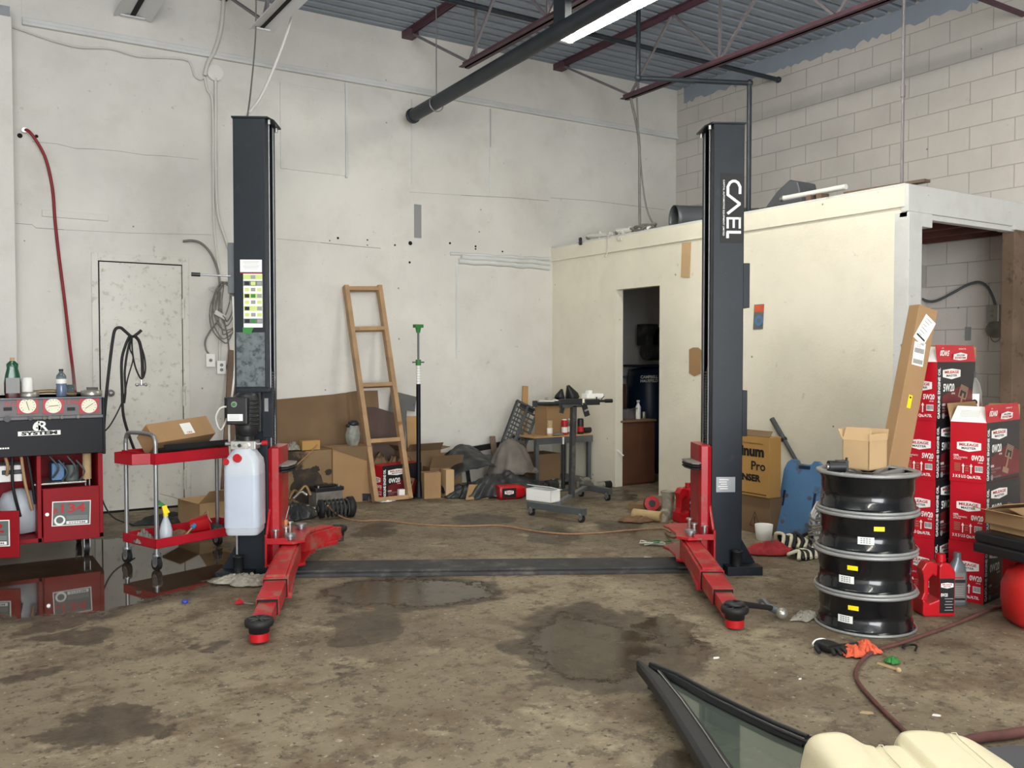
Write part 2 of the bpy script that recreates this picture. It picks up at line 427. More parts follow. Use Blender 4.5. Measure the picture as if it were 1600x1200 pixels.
# concrete floor with wet patches
def floor_material():
    m = bpy.data.materials.new('floor_concrete'); m.use_nodes = True; nt = m.node_tree; L = nt.links
    b = nt.nodes['Principled BSDF']
    tc = nn(nt, 'ShaderNodeTexCoord'); vec = tc.outputs['Object']
    def noi(sc, det=6, ro=0.6, col=False):
        n = nn(nt, 'ShaderNodeTexNoise'); n.inputs['Scale'].default_value = sc; n.inputs['Detail'].default_value = det; n.inputs['Roughness'].default_value = ro
        L.new(vec, n.inputs['Vector']); return n.outputs[1 if col else 0]
    def rng(s, a, c, lo=0.0, hi=1.0, sm=False):
        r = nn(nt, 'ShaderNodeMapRange')
        if sm: r.interpolation_type = 'SMOOTHSTEP'
        r.inputs[1].default_value = a; r.inputs[2].default_value = c; r.inputs[3].default_value = lo; r.inputs[4].default_value = hi
        L.new(s, r.inputs[0]); return r.outputs[0]
    def mix(f, a, c):
        x = nn(nt, 'ShaderNodeMix', data_type='RGBA'); L.new(f, x.inputs[0])
        for s, i in ((a, 6), (c, 7)):
            if isinstance(s, tuple): x.inputs[i].default_value = lin(s)
            else: L.new(s, x.inputs[i])
        return x.outputs[2]
    def mth(op, a, c):
        x = nn(nt, 'ShaderNodeMath', operation=op)
        for s, i in ((a, 0), (c, 1)):
            if isinstance(s, (int, float)): x.inputs[i].default_value = s
            else: L.new(s, x.inputs[i])
        return x.outputs[0]
    c = mix(rng(noi(0.8, 8), 0.36, 0.64), (138, 126, 104), (112, 101, 84))
    c = mix(rng(noi(2.6, 10, 0.7), 0.49, 0.60, 0, 0.9), c, (100, 84, 66))
    c = mix(rng(noi(1.7, 10, 0.72), 0.56, 0.66, 0, 0.7), c, (164, 154, 128))
    c = mix(rng(noi(9, 10, 0.75), 0.53, 0.59, 0, 0.75), c, (84, 72, 58))
    c = mix(rng(noi(28, 6, 0.7), 0.58, 0.63, 0, 0.85), c, (54, 46, 37))
    c = mix(rng(noi(34, 5, 0.6), 0.63, 0.68, 0, 0.7), c, (176, 168, 148))
    # wet areas: distorted ellipses lying on the floor
    d1 = nn(nt, 'ShaderNodeVectorMath', operation='MULTIPLY_ADD'); L.new(noi(3.2, 10, 0.74, True), d1.inputs[0])
    d1.inputs[1].default_value = (0.74, 0.74, 0.0); L.new(vec, d1.inputs[2])
    def wet(lst):
        cur = None
        for (x0, x1, y0, y1) in lst:
            ca = P((x0 + x1) / 2, (y0 + y1) / 2); l = P(x0, (y0 + y1) / 2); r = P(x1, (y0 + y1) / 2); f = P((x0 + x1) / 2, y0); n = P((x0 + x1) / 2, y1)
            cc = (f + n) / 2
            mp = nn(nt, 'ShaderNodeMapping', vector_type='TEXTURE')
            mp.inputs['Location'].default_value = (cc.x + 0.37, cc.y + 0.37, 0)
            mp.inputs['Rotation'].default_value = (0, 0, RC)
            mp.inputs['Scale'].default_value = ((r - l).length / 2, (f - n).length / 2, 1)
            L.new(d1.outputs[0], mp.inputs[0])
            sp = nn(nt, 'ShaderNodeSeparateXYZ'); L.new(mp.outputs[0], sp.inputs[0])
            q = mth('ADD', mth('MULTIPLY', sp.outputs[0], sp.outputs[0]), mth('MULTIPLY', sp.outputs[1], sp.outputs[1]))
            cur = q if cur is None else mth('MINIMUM', cur, q)
        return cur
    pud = wet([(-260, 385, 845, 962)])
    pu2 = wet([(505, 770, 905, 950), (820, 1010, 962, 1062), (1000, 1080, 960, 1010)])
    dmp = wet([(785, 1105, 950, 1085), (850, 980, 938, 990), (80, 262, 1108, 1172), (-300, 420, 838, 972), (488, 790, 900, 958), (555, 620, 818, 842), (700, 800, 803, 822), (820, 905, 822, 852),
               (930, 1012, 812, 834), (500, 640, 955, 1005), (60, 190, 985, 1012), (20, 90, 1040, 1068), (300, 345, 1004, 1022), (505, 535, 1040, 1062), (1020, 1110, 1178, 1230), (940, 1000, 765, 785), (40, 120, 960, 990)])
    pm = rng(pud, 0.90, 1.02, 1, 0, True)
    p2 = rng(pu2, 0.80, 1.05, 1, 0, True)
    dm = rng(dmp, 0.85, 1.06, 1, 0, True)
    wetc = mix(rng(noi(5, 8, 0.7), 0.4, 0.6), (76, 66, 52), (58, 49, 38))
    c = mix(mth('MULTIPLY', dm, rng(noi(14, 6), 0.3, 0.6, 0.65, 0.95)), c, wetc)
    c = mix(pm, c, mix(rng(noi(2, 5), 0.4, 0.6), (58, 48, 38), (76, 66, 54)))
    c = mix(mth('MULTIPLY', p2, 0.6), c, (64, 54, 42))
    L.new(c, b.inputs['Base Color'])
    ro = mth('SUBTRACT', rng(noi(12, 6), 0.3, 0.7, 0.60, 0.85), mth('MULTIPLY', dm, rng(noi(7, 8, 0.7), 0.4, 0.6, 0.18, 0.42)))
    ro = mth('SUBTRACT', ro, mth('MULTIPLY', p2, rng(noi(5, 8, 0.7), 0.35, 0.65, 0.40, 0.22)))
    ro = mth('MAXIMUM', mth('SUBTRACT', ro, mth('MULTIPLY', pm, 1.0)), 0.035)
    L.new(ro, b.inputs['Roughness'])
    hh = mth('ADD', mth('MULTIPLY', noi(60, 4), 0.25), mth('MULTIPLY', noi(7, 8, 0.7), 1.0))
    hh = mth('MULTIPLY', hh, mth('SUBTRACT', 1.0, mth('MAXIMUM', pm, mth('MULTIPLY', p2, 0.9))))
    bp = nn(nt, 'ShaderNodeBump'); bp.inputs['Strength'].default_value = 0.6; bp.inputs['Distance'].default_value = 0.014
    L.new(hh, bp.inputs['Height']); L.new(bp.outputs[0], b.inputs['Normal'])
    L.new(mth('SUBTRACT', 0.45, mth('ADD', mth('MULTIPLY', p2, 0.20), mth('MULTIPLY', dm, 0.05))), b.inputs['Specular IOR Level'])
    MATS['floor_concrete'] = m
floor_material()

# ------------------------------------------------------------------ setting
XL, YF, ZC = -3.2, -4.0, 4.66
def struct(name, mb, label=None, **kw):
    o = mb.build(name, **kw)
    if not kw.get('parent'): tag(o, label, None, None, 'structure')
    return o
m = MB(); m.bx((XL - 0.2, YF - 0.2, -0.15), (XR + 0.3, YB + 0.3, 0), 'floor_concrete'); struct('floor', m, 'stained brown concrete floor with wet patches')
m = MB(); m.bx((XL - 0.2, YB, -0.1), (XR + 0.2, YB + 0.2, 5.0), 'wall_back_paint')
# raised upper band of the back wall and shallow filled-in openings
m.bx((0.6, YB - 0.012, 4.12), (XR, YB, 4.66), 'wall_back_paint')
struct('wall_back', m, 'scuffed white painted rear wall')
m = MB(); m.bx((XR, YF - 0.2, -0.1), (XR + 0.2, YB, 5.0), 'block_paint'); struct('wall_right', m, 'painted concrete block wall on the right')
m = MB(); m.bx((XL - 0.2, YF - 0.2, -0.1), (XL, YB, 5.0), 'wall_back_paint'); struct('wall_left', m)
m = MB()
m.bx((XL, YF - 0.2, -0.1), (-2.6, YF, 5.0), 'wall_back_paint'); m.bx((2.2, YF - 0.2, -0.1), (XR, YF, 5.0), 'wall_back_paint'); m.bx((-2.6, YF - 0.2, 3.8), (2.2, YF, 5.0), 'wall_back_paint')
struct('wall_front', m)
# pilaster at the left end of the back wall
m = MB(); p = B(22, 300); m.bx((XL, YB - 0.27, 0), (onp(22, 300, 1, YB - 0.27).x, YB, 4.02), 'wall_back_paint'); m.bx((XL, YB - 0.27, 4.02), (0.5, YB, 4.10), 'galvanised')
struct('trim_1', m, 'white pilaster at the left end of the rear wall')
# ribbed steel roof deck
m = MB(); y = YB; pr = []
while y > YF:
    pr += [(y, ZC), (y - 0.09, ZC), (y - 0.105, ZC + 0.04), (y - 0.135, ZC + 0.04)]; y -= 0.15
for i in range(len(pr) - 1):
    a, b_ = pr[i], pr[i + 1]
    m.quad([(XL, a[0], a[1]), (XL, b_[0], b_[1]), (XR, b_[0], b_[1]), (XR, a[0], a[1])], 'deck_steel')
m.bx((XL, YF, ZC + 0.05), (XR, YB, ZC + 0.25), 'deck_steel')
struct('ceiling', m, 'ribbed grey blue steel roof deck')
# dark band of grime where the deck meets the block wall
m = MB()
pts = []; y = YB - 0.3; k = 0
top = [(yy, ZC - 0.002) for yy in (YB - 0.1, 3.6)]
low = []
yy = 3.6
while yy < YB - 0.1:
    low.append((yy, ZC - 0.16 - 0.05 * abs(fbm(yy * 4, 1.3)) - 0.025 * (1 if fbm(yy * 11, 4) > 0 else 0))); yy += 0.05
poly = [(top[0][0], top[0][1]), (top[1][0], top[1][1])] + low
for i in range(len(low) - 1):
    m.quad([(XR - 0.004, low[i][0], low[i][1]), (XR - 0.004, low[i + 1][0], low[i + 1][1]), (XR - 0.004, low[i + 1][0], ZC), (XR - 0.004, low[i][0], ZC)], 'deck_steel')
struct('trim_2', m, 'unpainted ragged edge along the top of the block wall')
# ledge moulding on the back wall
m = MB(); m.bx((0.60, YB - 0.045, 4.055), (XR, YB, 4.085), 'trim_paint'); m.bx((0.60, YB - 0.03, 4.085), (XR, YB, 4.12), 'trim_paint')
struct('trim_3', m, 'painted ledge running along the rear wall', bevel=0.006)
# covered opening: flush access panel, wall cracks, vertical seams
m = MB()
a, b_ = B(437, 129), B(539, 275)
m.bx((a.x, YB - 0.014, b_.z), (b_.x, YB, a.z), 'wall_back_paint'); m.bx((b_.x, YB - 0.03, b_.z - 0.02), (b_.x + 0.022, YB, a.z + 0.1), 'trim_paint')
struct('trim_4', m, 'flush painted panel high on the rear wall', bevel=0.003)
m = MB()
def crack(pts, w=0.0035, wall=B, mt='cable_grey'):
    q = [wall(px, py, 0.002) for px, py in pts]
    for i in range(len(q) - 1):
        a, b2 = q[i], q[i + 1]; up = V((0, 0, w * random.uniform(0.5, 1.2)))
        m.quad([a - up / 2, b2 - up / 2, b2 + up / 2, a + up / 2], mt)
def vseam(px, y0, y1, w=0.012, wall=B, mt='trim_paint'):
    a, b2 = wall(px, y0), wall(px, y1)
    m.bx((a.x - w / 2, YB - 0.008, b2.z), (a.x + w / 2, YB, a.z), mt)
crack([(50, 221), (90, 225), (118, 232), (150, 233), (185, 236), (225, 242), (262, 244), (310, 249)])
crack([(24, 349), (50, 351), (56, 356), (100, 359), (200, 364), (330, 367)], 0.004)
crack([(432, 373), (500, 379), (560, 385), (595, 388)], 0.005)
crack([(640, 300), (720, 305), (800, 309), (858, 314)], 0.004); crack([(860, 309), (930, 314), (1040, 328)], 0.004)
vseam(643, 155, 288); vseam(765, 170, 300); vseam(766, 170, 230, 0.006, mt='cable_grey')
vseam(713, 408, 560, 0.02)
struct('trim_5', m, 'hairline cracks and seams in the rear wall')
# lumpy plaster ledge over the filled opening
m = MB(); rr = random.Random(3)
def lump(pa, pb, r, off=0.0):
    a, b2 = B(*pa, off), B(*pb, off); pts = [a.lerp(b2, t / 12) + V((0, 0, rr.uniform(-.008, .008))) for t in range(13)]
    m.tube(pts, r, 'trim_paint', 8, 2)
lump((703, 396), (858, 405), 0.018); lump((716, 408), (858, 418), 0.03); lump((720, 402), (858, 411), 0.03, 0.01)
struct('trim_6', m, 'lumpy plaster ledge beside the partition')
# painted board fixed to the wall
m = MB(); a, b_ = B(65, 328), B(169, 346)
m.bx((a.x, YB - 0.022, b_.z), (b_.x, YB, a.z), 'wall_back_paint'); struct('trim_7', m, 'short horizontal white board on the rear wall', bevel=0.003)
m = MB(); a, b_ = B(647, 319), B(654, 372); m.bx((a.x, YB - 0.006, b_.z), (b_.x + 0.03, YB, a.z), 'ink_grey')
for px, py, r in ((528, 372, .012), (574, 375, .008), (617, 383, .010), (641, 380, .022), (640, 410, .012), (652, 357, .006), (743, 385, .012), (743, 389, .010), (703, 380, .012), (785, 393, .010), (574, 383, .006), (515, 376, .006)):
    p = B(px, py); m.cyl((p.x, YB - 0.003, p.z), (p.x, YB, p.z), r, 'dark_gap', n=10)
struct('trim_8', m, 'row of old drill holes in the rear wall')

# partition with doorway
m = MB(); dy0, dy1, dz, ZP, TH = 6.575, 7.245, 2.045, 2.585, Yp(973, 600, 7.245).x - XP
m.bx((XP, YN, 0), (XP + TH, dy0, ZP), 'partition_paint'); m.bx((XP, dy1, 0), (XP + TH, YB, ZP), 'partition_paint'); m.bx((XP, dy0, dz), (XP + TH, dy1, ZP), 'partition_paint')
struct('wall_partition', m, 'cream painted plasterboard partition with an open doorway')
m = MB(); m.bx((XP - 0.018, YN, ZP - 0.15), (XP, YB, ZP), 'partition_paint'); m.bx((XP - 0.01, YN, ZP), (XR, YB, ZP + 0.02), 'trim_paint')
struct('trim_9', m, 'partition top board and store roof', bevel=0.004)
m = MB(); m.bx((XP - 0.01, YN - 0.03, 2.40), (XR, YN + 0.03, ZP + 0.01), 'trim_paint'); m.bx((XP, YN - 0.015, 2.36), (XR, YN + 0.05, 2.40), 'trim_paint'); m.bx((XP, YN - 0.03, 0), (6.045, YN + 0.09, 2.40), 'trim_paint')
m.bx((6.045, YN - 0.03, 2.30), (6.17, YN + 0.05, 2.40), 'trim_paint')
struct('trim_10', m, 'white beam and corner post framing the open store', bevel=0.004)
m = MB(); m.bx((7.30, YN - 0.02, 0), (7.56, YN + 0.08, 2.40), 'old_wood'); struct('trim_11', m, 'bare brown timber post at the right edge', bevel=0.004)
m = MB(); m.bx((7.26, YN - 0.05, 2.37), (7.60, YN + 0.1, 2.41), 'trim_paint'); struct('trim_12', m)
m = MB(); m.bx((XP + TH, 5.0, 0), (XR, 5.1, ZP), 'block_paint'); struct('wall_store_divider', m)
m = MB()
for x in (6.15, 6.55, 6.95, 7.35, 7.7): m.bx((x, YN + 0.03, 2.40), (x + 0.045, 5.0, ZP), 'joist_wood')
m.bx((XP, YN, ZP - 0.03), (XR, 5.0, ZP), 'joist_wood'); struct('ceiling_store', m, 'red brown timber joists inside the store')
# door in the back wall
o = MB(); a, b_ = B(142, 396), B(294, 404)
fx0, fx1, fz = a.x, b_.x, b_.z + 0.005
lx0, lx1, lz = B(152.5, 407).x, B(284, 414).x, B(284, 414).z
o.bx((fx0, YB - 0.02, 0), (lx0, YB, fz), 'steel_door_paint'); o.bx((lx1, YB - 0.02, 0), (fx1, YB, fz), 'steel_door_paint'); o.bx((lx0, YB - 0.02, lz), (lx1, YB, fz), 'steel_door_paint')
frame_o = struct('door_1', o, 'white steel door in the rear wall', bevel=0.003)
o = MB(); o.bx((lx0 + 0.012, YB - 0.008, 0.02), (lx1 - 0.006, YB - 0.001, lz - 0.01), 'steel_door_paint'); o.build('door_leaf', frame_o)
o = MB(); o.bx((lx0, YB - 0.004, 0.0), (lx1, YB - 0.0005, lz), 'dark_gap'); o.build('door_gap', frame_o)
for z in (1.78, 1.0, 0.25):
    o = MB(); o.cyl((lx1 + 0.002, YB - 0.03, z - 0.09), (lx1 + 0.002, YB - 0.03, z + 0.09), 0.011, 'steel_door_paint', n=10)
    for q in range(4): o.cyl((lx1 + 0.002, YB - 0.03, z - 0.08 + q * 0.045), (lx1 + 0.002, YB - 0.03, z - 0.05 + q * 0.045), 0.015, 'steel_door_paint', n=10)
    o.build('hinge', frame_o)
o = MB(); kp = Yp(172, 614, YB); o.cyl((kp.x, YB - 0.008, kp.z), (kp.x, YB - 0.045, kp.z), 0.014, 'galvanised', n=12); o.sphere((kp.x, YB - 0.06, kp.z), (0.03, 0.022, 0.03), 'galvanised'); o.cyl((kp.x, YB - 0.006, kp.z), (kp.x, YB - 0.014, kp.z), 0.034, 'galvanised')
o.build('door_handle', frame_o)
o = MB(); a, b_ = B(201, 460), B(232, 487); o.bx((a.x, YB - 0.0095, b_.z), (b_.x, YB - 0.007, a.z), 'steel_door_paint'); o.build('door_plate', frame_o)

# ------------------------------------------------------------------ roof steel, pipes, lights
def joist(x, seat=True):
    g = thing('roof_joist', None, 'roof joist', (x, 0, 0), 0, 'roof joists')
    j = MB()
    for s in (-1, 1):
        j.bx((s * 0.008, YF, ZC - 0.006), (s * 0.055, YB - 0.05, ZC - 0.001), 'joist_red'); j.bx((s * 0.008, YF, ZC - 0.055), (s * 0.014, YB - 0.05, ZC - 0.001), 'joist_red')
    j.build('top_chord', g)
    j = MB()
    for s in (-1, 1):
        j.bx((s * 0.008, YF, 3.985), (s * 0.052, 7.2, 3.992), 'joist_red'); j.bx((s * 0.008, YF, 3.985), (s * 0.014, 7.2, 4.035), 'joist_red')
    j.build('bottom_chord', g)
    j = MB(); j.bx((-0.06, YB - 0.16, ZC - 0.07), (0.06, YB, ZC - 0.005), 'joist_red'); j.build('seat', g)
    nodes = [(YB - 0.14, ZC - 0.05), (7.10, 4.01)]
    y = 7.10; upn = True
    while y > YF + 1:
        y -= 0.62; nodes.append((y, ZC - 0.03 if upn else 4.01)); upn = not upn
    for i in range(len(nodes) - 1):
        w = MB(); w.bar((0, nodes[i][0], nodes[i][1]), (0, nodes[i + 1][0], nodes[i + 1][1]), 0.022, 0.022, 'web_grey', (1, 0, 0))
        w.build('web_member', g)
    for yv in (6.98, 5.86):
        w = MB(); w.bar((0, yv, ZC - 0.02), (0, yv, 4.01), 0.02, 0.02, 'web_grey', (1, 0, 0)); w.build('web_member', g)
    return g
for x, lb in ((5.947, 'red steel roof joist nearest the block wall, its lower chord clear in view'), (4.065, 'dark red roof joist whose end shows over the thick black pipe'), (2.19, 'roof joist at the top left, partly behind the unlit light reflector')):
    joist(x)['label'] = lb

def pipe_obj(name, label, cat, pts, r, mt, sp=True, n=12, org=None):
    q = MB(); q.tube(pts, r, mt, n, 6, sp=sp)
    return q
xt = Yp(645, 181, 8.05); xp_, zp_ = xt.x, xt.z
far = onp(860, 57, 0, xp_)
kk = (8.05 - 3.0) / (8.05 - far.y); q = MB(); q.cyl((xp_, 8.05, zp_), (xp_, 3.0, zp_ + (far.z - zp_) * kk), 0.062, 'black_pipe')
g = thing('gas_pipe', 'thick black pipe slung under the roof with an open end near the rear wall', 'pipe', (xp_, 8.05, zp_))
q.T = Matrix(); o = q.build('pipe', org=(xp_, 8.05, zp_)); o.location = (0, 0, 0); o.parent = g
q = MB(); q.lathe([(0.064, -0.012), (0.074, -0.012), (0.074, 0.02), (0.064, 0.02)], 'black_pipe', M=Matrix.Rotation(PI / 2, 4, 'X')); q.cyl((0, 0.0, 0), (0, -0.004, 0), 0.056, 'galvanised'); q.build('end_ring', g)
q = MB(); q.tube([(0.072 * math.cos(a * PI / 8), -0.5, 0.072 * math.sin(a * PI / 8) + (0.0)) for a in range(16)], 0.006, 'galvanised', 6, 1, closed=True)
q.cyl((0, -0.5, 0.072), (0, -0.5, ZC - zp_ - 0.02), 0.006, 'galvanised', n=8); q.build('hanger', g)
q = MB(); q.bx((-0.03, -2.6, 0.05), (0.03, -2.45, ZC - zp_), 'black_pipe'); q.build('hanger', g)
e = Wr(1218, 125); s0 = onp(610, 0, 1, e.y)
q = MB(); q.cyl((e.x - 0.01, e.y, e.z), (s0.x - 1.2, e.y, e.z + 0.0), 0.024, 'black_pipe', n=10); q.sphere((e.x - 0.02, e.y, e.z), 0.034, 'black_pipe')
single(q, 'steel_pipe', 'slim dark pipe crossing below the roof to the block wall', 'pipe', (e.x, e.y, e.z))
a = onp(1171, 130, 0, 6.2); b_ = P(997, 122, a.z)
q = MB(); q.tube([b_, a + (b_ - a) * 0.03, a], 0.022, 'black_pipe', 10, sp=False); q.sphere(a, 0.034, 'black_pipe'); q.cyl(a, (a.x, a.y, ZP + 0.02), 0.022, 'black_pipe', n=10)
q.tube([b_, b_ + V((0, 0, 0.06)), (b_.x, b_.y, ZC)], 0.022, 'black_pipe', 10, sp=False); q.sphere(b_, 0.032, 'black_pipe')
single(q, 'steel_pipe', 'dark elbow pipe dropping down behind the right lift post', 'pipe', a)
a = onp(1409, 288, 0, 5.96)
q = MB(); q.cyl((a.x, a.y, ZP), (a.x, a.y, ZC), 0.011, 'web_grey', n=8); q.cyl((a.x, a.y, 3.25), (a.x, a.y, 3.33), 0.017, 'web_grey', n=8)
single(q, 'hanger_rod', 'thin vertical rod rising from the partition corner to the roof', 'rod', (a.x, a.y, ZP))
e = Wr(1600, 23)
q = MB(); q.bar((e.x, e.y, e.z), (5.6, e.y + 0.0, e.z), 0.03, 0.035, 'joist_red'); single(q, 'bridging_bar', 'dark bridging bar in the top right corner of the view', 'steel bar', (e.x, e.y, e.z))
# hanging wires from the joist end to the store roof
a = Yp(996, 150, 7.15); a2 = Yp(999, 318, 7.15)
q = MB(); q.tube([(5.97, 7.12, 3.99), (a.x + 0.02, a.y, 3.6), (a2.x, a2.y, 3.1), (6.1, 7.12, 2.62)], 0.014, 'cable_grey', 8); q.tube([(5.99, 7.05, 4.0), (a.x + 0.03, a.y, 3.5), (a2.x + 0.05, 7.1, 2.9), (6.25, 7.0, 2.63)], 0.009, 'cable_grey', 8)
single(q, 'electrical_cable', 'grey cables hanging from the joist end to the store roof', 'cable', (6.1, 7.12, 2.62))

def light_fixture(loc, label, lit=True, L=2.4, W=1.0):
    g = thing('strip_light', label, 'ceiling light', loc, 0, 'strip lights')
    q = MB(); n = 10
    prof = [(x * W, z) for x, z in [(-0.15, -0.03), (-0.05, 0.0), (0.05, 0.0), (0.15, -0.03), (0.15, -0.038), (0.05, -0.01), (-0.05, -0.01), (-0.15, -0.038)]]
    q.prism(prof, -L / 2, L / 2, 'reflector_white', Matrix(((1, 0, 0, 0), (0, 0, 1, 0), (0, 1, 0, 0), (0, 0, 0, 1))) )
    q.bx((-0.05 * W, -L / 2, 0), (0.05 * W, L / 2, 0.05), 'reflector_white'); q.bx((-0.02 * W, -L / 2, -0.06 if lit else -0.02), (0.02 * W, L / 2, -0.01), 'reflector_white' if lit else 'dark_gap'); q.build('reflector', g)
    for s in ((-1, 1) if lit else ()):
        t = MB(); t.cyl((s * 0.058, -L / 2 + 0.04, -0.058), (s * 0.058, L / 2 - 0.04, -0.058), 0.036, 'tube_glow' if lit else 'white_pvc', n=12); t.build('lamp_tube', g)
    for s in (-1, 1):
        t = MB(); t.bx((-0.1 * W, s * (L / 2 - 0.035), -0.085 if lit else -0.03), (0.1 * W, s * (L / 2), -0.02), 'reflector_white'); t.build('end_cap', g)
        t = MB(); t.cyl((0, s * L * 0.38, 0.05), (0, s * L * 0.38, ZC - loc[2]), 0.004, 'galvanised', n=6); t.build('hanger', g)
    return g
light_fixture(FIX[0], 'bright lit twin tube strip light hanging over the lift')
for fx in FIX[1:]: light_fixture(fx, 'unseen strip light added to light the shop')
ul = P(408, 46, 3.90)
light_fixture((ul.x, ul.y - 1.2, 3.92), 'unlit white reflector strip hanging at the top left', False, 2.4, 0.62)
ul2 = P(215, 8, 4.3)
light_fixture((ul2.x, ul2.y - 0.2, 4.3), 'dusty strip light at the top edge above the steel door', False, 0.9)
# ------------------------------------------------------------------ two-post lift
LA = RC + R(2.7)                                     # lift line, nearly square to the view
HL = 2.80
def camxy(r, d, z=0.0): return V((RT.x * r + FH.x * d, RT.y * r + FH.y * d, z))
def tolocal(root, p):
    c, s = math.cos(-root.rotation_euler[2]), math.sin(-root.rotation_euler[2]); q = V(p) - root.location
    return V((q.x * c - q.y * s, q.x * s + q.y * c, q.z))
def post(loc, s, label, sname):
    g = thing('lift_post', label, 'vehicle lift', loc, LA, 'posts of the two-post lift')
    W = 0.097
    # C channel open towards the other post
    q = MB()
    ex = [(-s * W, 0), (s * W, 0), (s * W, 0.075), (s * (W - 0.008), 0.075), (s * (W - 0.008), 0.010), (-s * (W - 0.012), 0.010),
          (-s * (W - 0.012), 0.262), (s * (W - 0.008), 0.262), (s * (W - 0.008), 0.20), (s * W, 0.20), (s * W, 0.272), (-s * W, 0.272)]
    q.prism(ex, 0.012, HL - 0.006, 'lift_paint'); q.build('column', g, bevel=0.004)
    q = MB(); q.cyl((s * (W + 0.004), 0.079, 0.02), (s * (W + 0.004), 0.079, HL - 0.02), 0.005, 'galvanised', n=8)
    q.cyl((s * (W + 0.004), 0.196, 0.02), (s * (W + 0.004), 0.196, HL - 0.02), 0.004, 'galvanised', n=8); q.build('lip_highlight', g)  # pale rods imitate the grey highlight along the channel lips
    q = MB(); q.prism([(-s * 0.103, -0.008), (s * 0.11, -0.008), (s * 0.135, 0.08), (s * 0.135, 0.28), (-s * 0.103, 0.28)], HL - 0.008, HL + 0.002, 'lift_paint'); q.build('top_plate', g)
    for y in (0.035, 0.24):
        q = MB(); q.cyl((s * 0.112, y, HL - 0.035), (s * 0.112, y, HL - 0.01), 0.011, 'silver', n=8); q.build('bolt', g)
    # cylinder rod and ribbed cable guide inside the channel
    q = MB(); q.cyl((s * 0.03, 0.14, 0.05), (s * 0.03, 0.14, HL - 0.4), 0.032, 'black_plastic', n=14); q.build('hydraulic_cylinder', g)
    q = MB()
    pts = [(s * (W - 0.03), 0.12, z) for z in (0.78, 1.2)]
    q.tube([(s * (W + 0.0), 0.11, 0.75), (s * (W + 0.012), 0.115, 1.1), (s * (W - 0.01), 0.12, 1.28), (s * (W - 0.05), 0.13, 1.34)], 0.012, 'black_rubber', 8)
    for k in range(26): q.cyl((s * (W + 0.003), 0.112, 0.80 + k * 0.018), (s * (W + 0.003), 0.112, 0.808 + k * 0.018), 0.019, 'dusty_black', n=8)
    q.build('cable_guide', g)
    # base plate, gusset, anchor, height adapter stub
    q = MB(); q.bx((-s * 0.22, -0.02, 0), (s * 0.20, 0.36, 0.014), 'lift_paint'); q.bx((-s * 0.20, -0.10, 0.0), (s * 0.02, 0.0, 0.055), 'lift_paint'); q.build('base_plate', g, bevel=0.003)
    q = MB(); q.prism([(0.0, 0.0), (-0.115, 0.0), (-0.10, 0.03), (0.0, 0.20)], -0.004, 0.004, 'lift_paint', Matrix(((s, 0, 0, -s * W), (0, 0, 1, 0.12), (0, 1, 0, 0.014), (0, 0, 0, 1)))); q.build('gusset', g)
    q = MB(); q.prism([(0.0, 0.0), (-0.115, 0.0), (-0.10, 0.03), (0.0, 0.20)], -0.004, 0.004, 'lift_paint', Matrix(((s, 0, 0, -s * W), (0, 0, 1, 0.03), (0, 1, 0, 0.014), (0, 0, 0, 1)))); q.build('gusset', g)
    for x, y in ((-s * 0.19, 0.02), (-s * 0.19, 0.30)):
        q = MB(); q.cyl((x, y, 0.014), (x, y, 0.05), 0.011, 'galvanised', n=8); q.cyl((x, y, 0.014), (x, y, 0.030), 0.019, 'galvanised', n=6); q.build('anchor_bolt', g)
    q = MB(); q.lathe([(0.030, 0.055), (0.030, 0.14), (0.034, 0.142), (0.034, 0.148), (0.022, 0.148), (0.022, 0.10)], 'black_plastic', c=(-s * 0.07, -0.06, 0) if s > 0 else (0.05, -0.06, 0), n=18); q.build('height_adapter', g)
    # carriage and rubber door guard
    q = MB()
    q.prism([(s * 0.103, 0.012), (s * 0.165, -0.006), (s * 0.172, 0.03), (s * 0.172, 0.24), (s * 0.103, 0.26)], 0.10, 0.80, 'lift_red')
    q.prism([(s * 0.098, 0.0), (s * 0.125, -0.012), (s * 0.165, -0.008), (s * 0.165, 0.0)], 0.10, 0.795, 'lift_red'); q.build('carriage', g, bevel=0.003)
    q = MB()
    for k in range(3):
        pr = [(s * 0.165, -0.01), (s * 0.19, -0.045), (s * 0.225, -0.02), (s * 0.245, 0.10), (s * 0.235, 0.21), (s * 0.165, 0.235)]
        q.prism(pr, 0.648 + k * 0.017, 0.660 + k * 0.017, 'black_rubber' if k < 2 else 'rag_grey')
    q.build('door_guard', g, bevel=0.004)
    # arm bracket with tapered cheeks
    q = MB()
    for z in (0.085, 0.225):
        q.prism([(s * 0.10, -0.10), (s * 0.27, -0.12), (s * 0.33, -0.05), (s * 0.31, 0.05), (s * 0.31, 0.24), (s * 0.33, 0.32), (s * 0.27, 0.39), (s * 0.10, 0.37)], z, z + 0.016, 'arm_red' if z > 0.2 else 'lift_red')
    q.bx((s * 0.098, -0.11, 0.085), (s * 0.112, 0.37, 0.285), 'lift_red')
    q.bx((s * 0.10, -0.11, 0.225), (s * 0.235, -0.10, 0.262), 'lift_red')
    chk = Matrix(((s, 0, 0, 0), (0, 0, 1, 0), (0, 1, 0, 0), (0, 0, 0, 1)))
    q.add([(s * 0.098, -0.11, 0.24), (s * 0.098, 0.02, 0.46), (s * 0.112, 0.02, 0.46), (s * 0.112, -0.11, 0.24), (s * 0.098, 0.05, 0.24), (s * 0.112, 0.05, 0.24)],
          [(0, 1, 2, 3), (0, 4, 1), (3, 2, 5), (1, 4, 5, 2)], 'lift_red')
    q.build('arm_bracket', g, bevel=0.003)
    return g
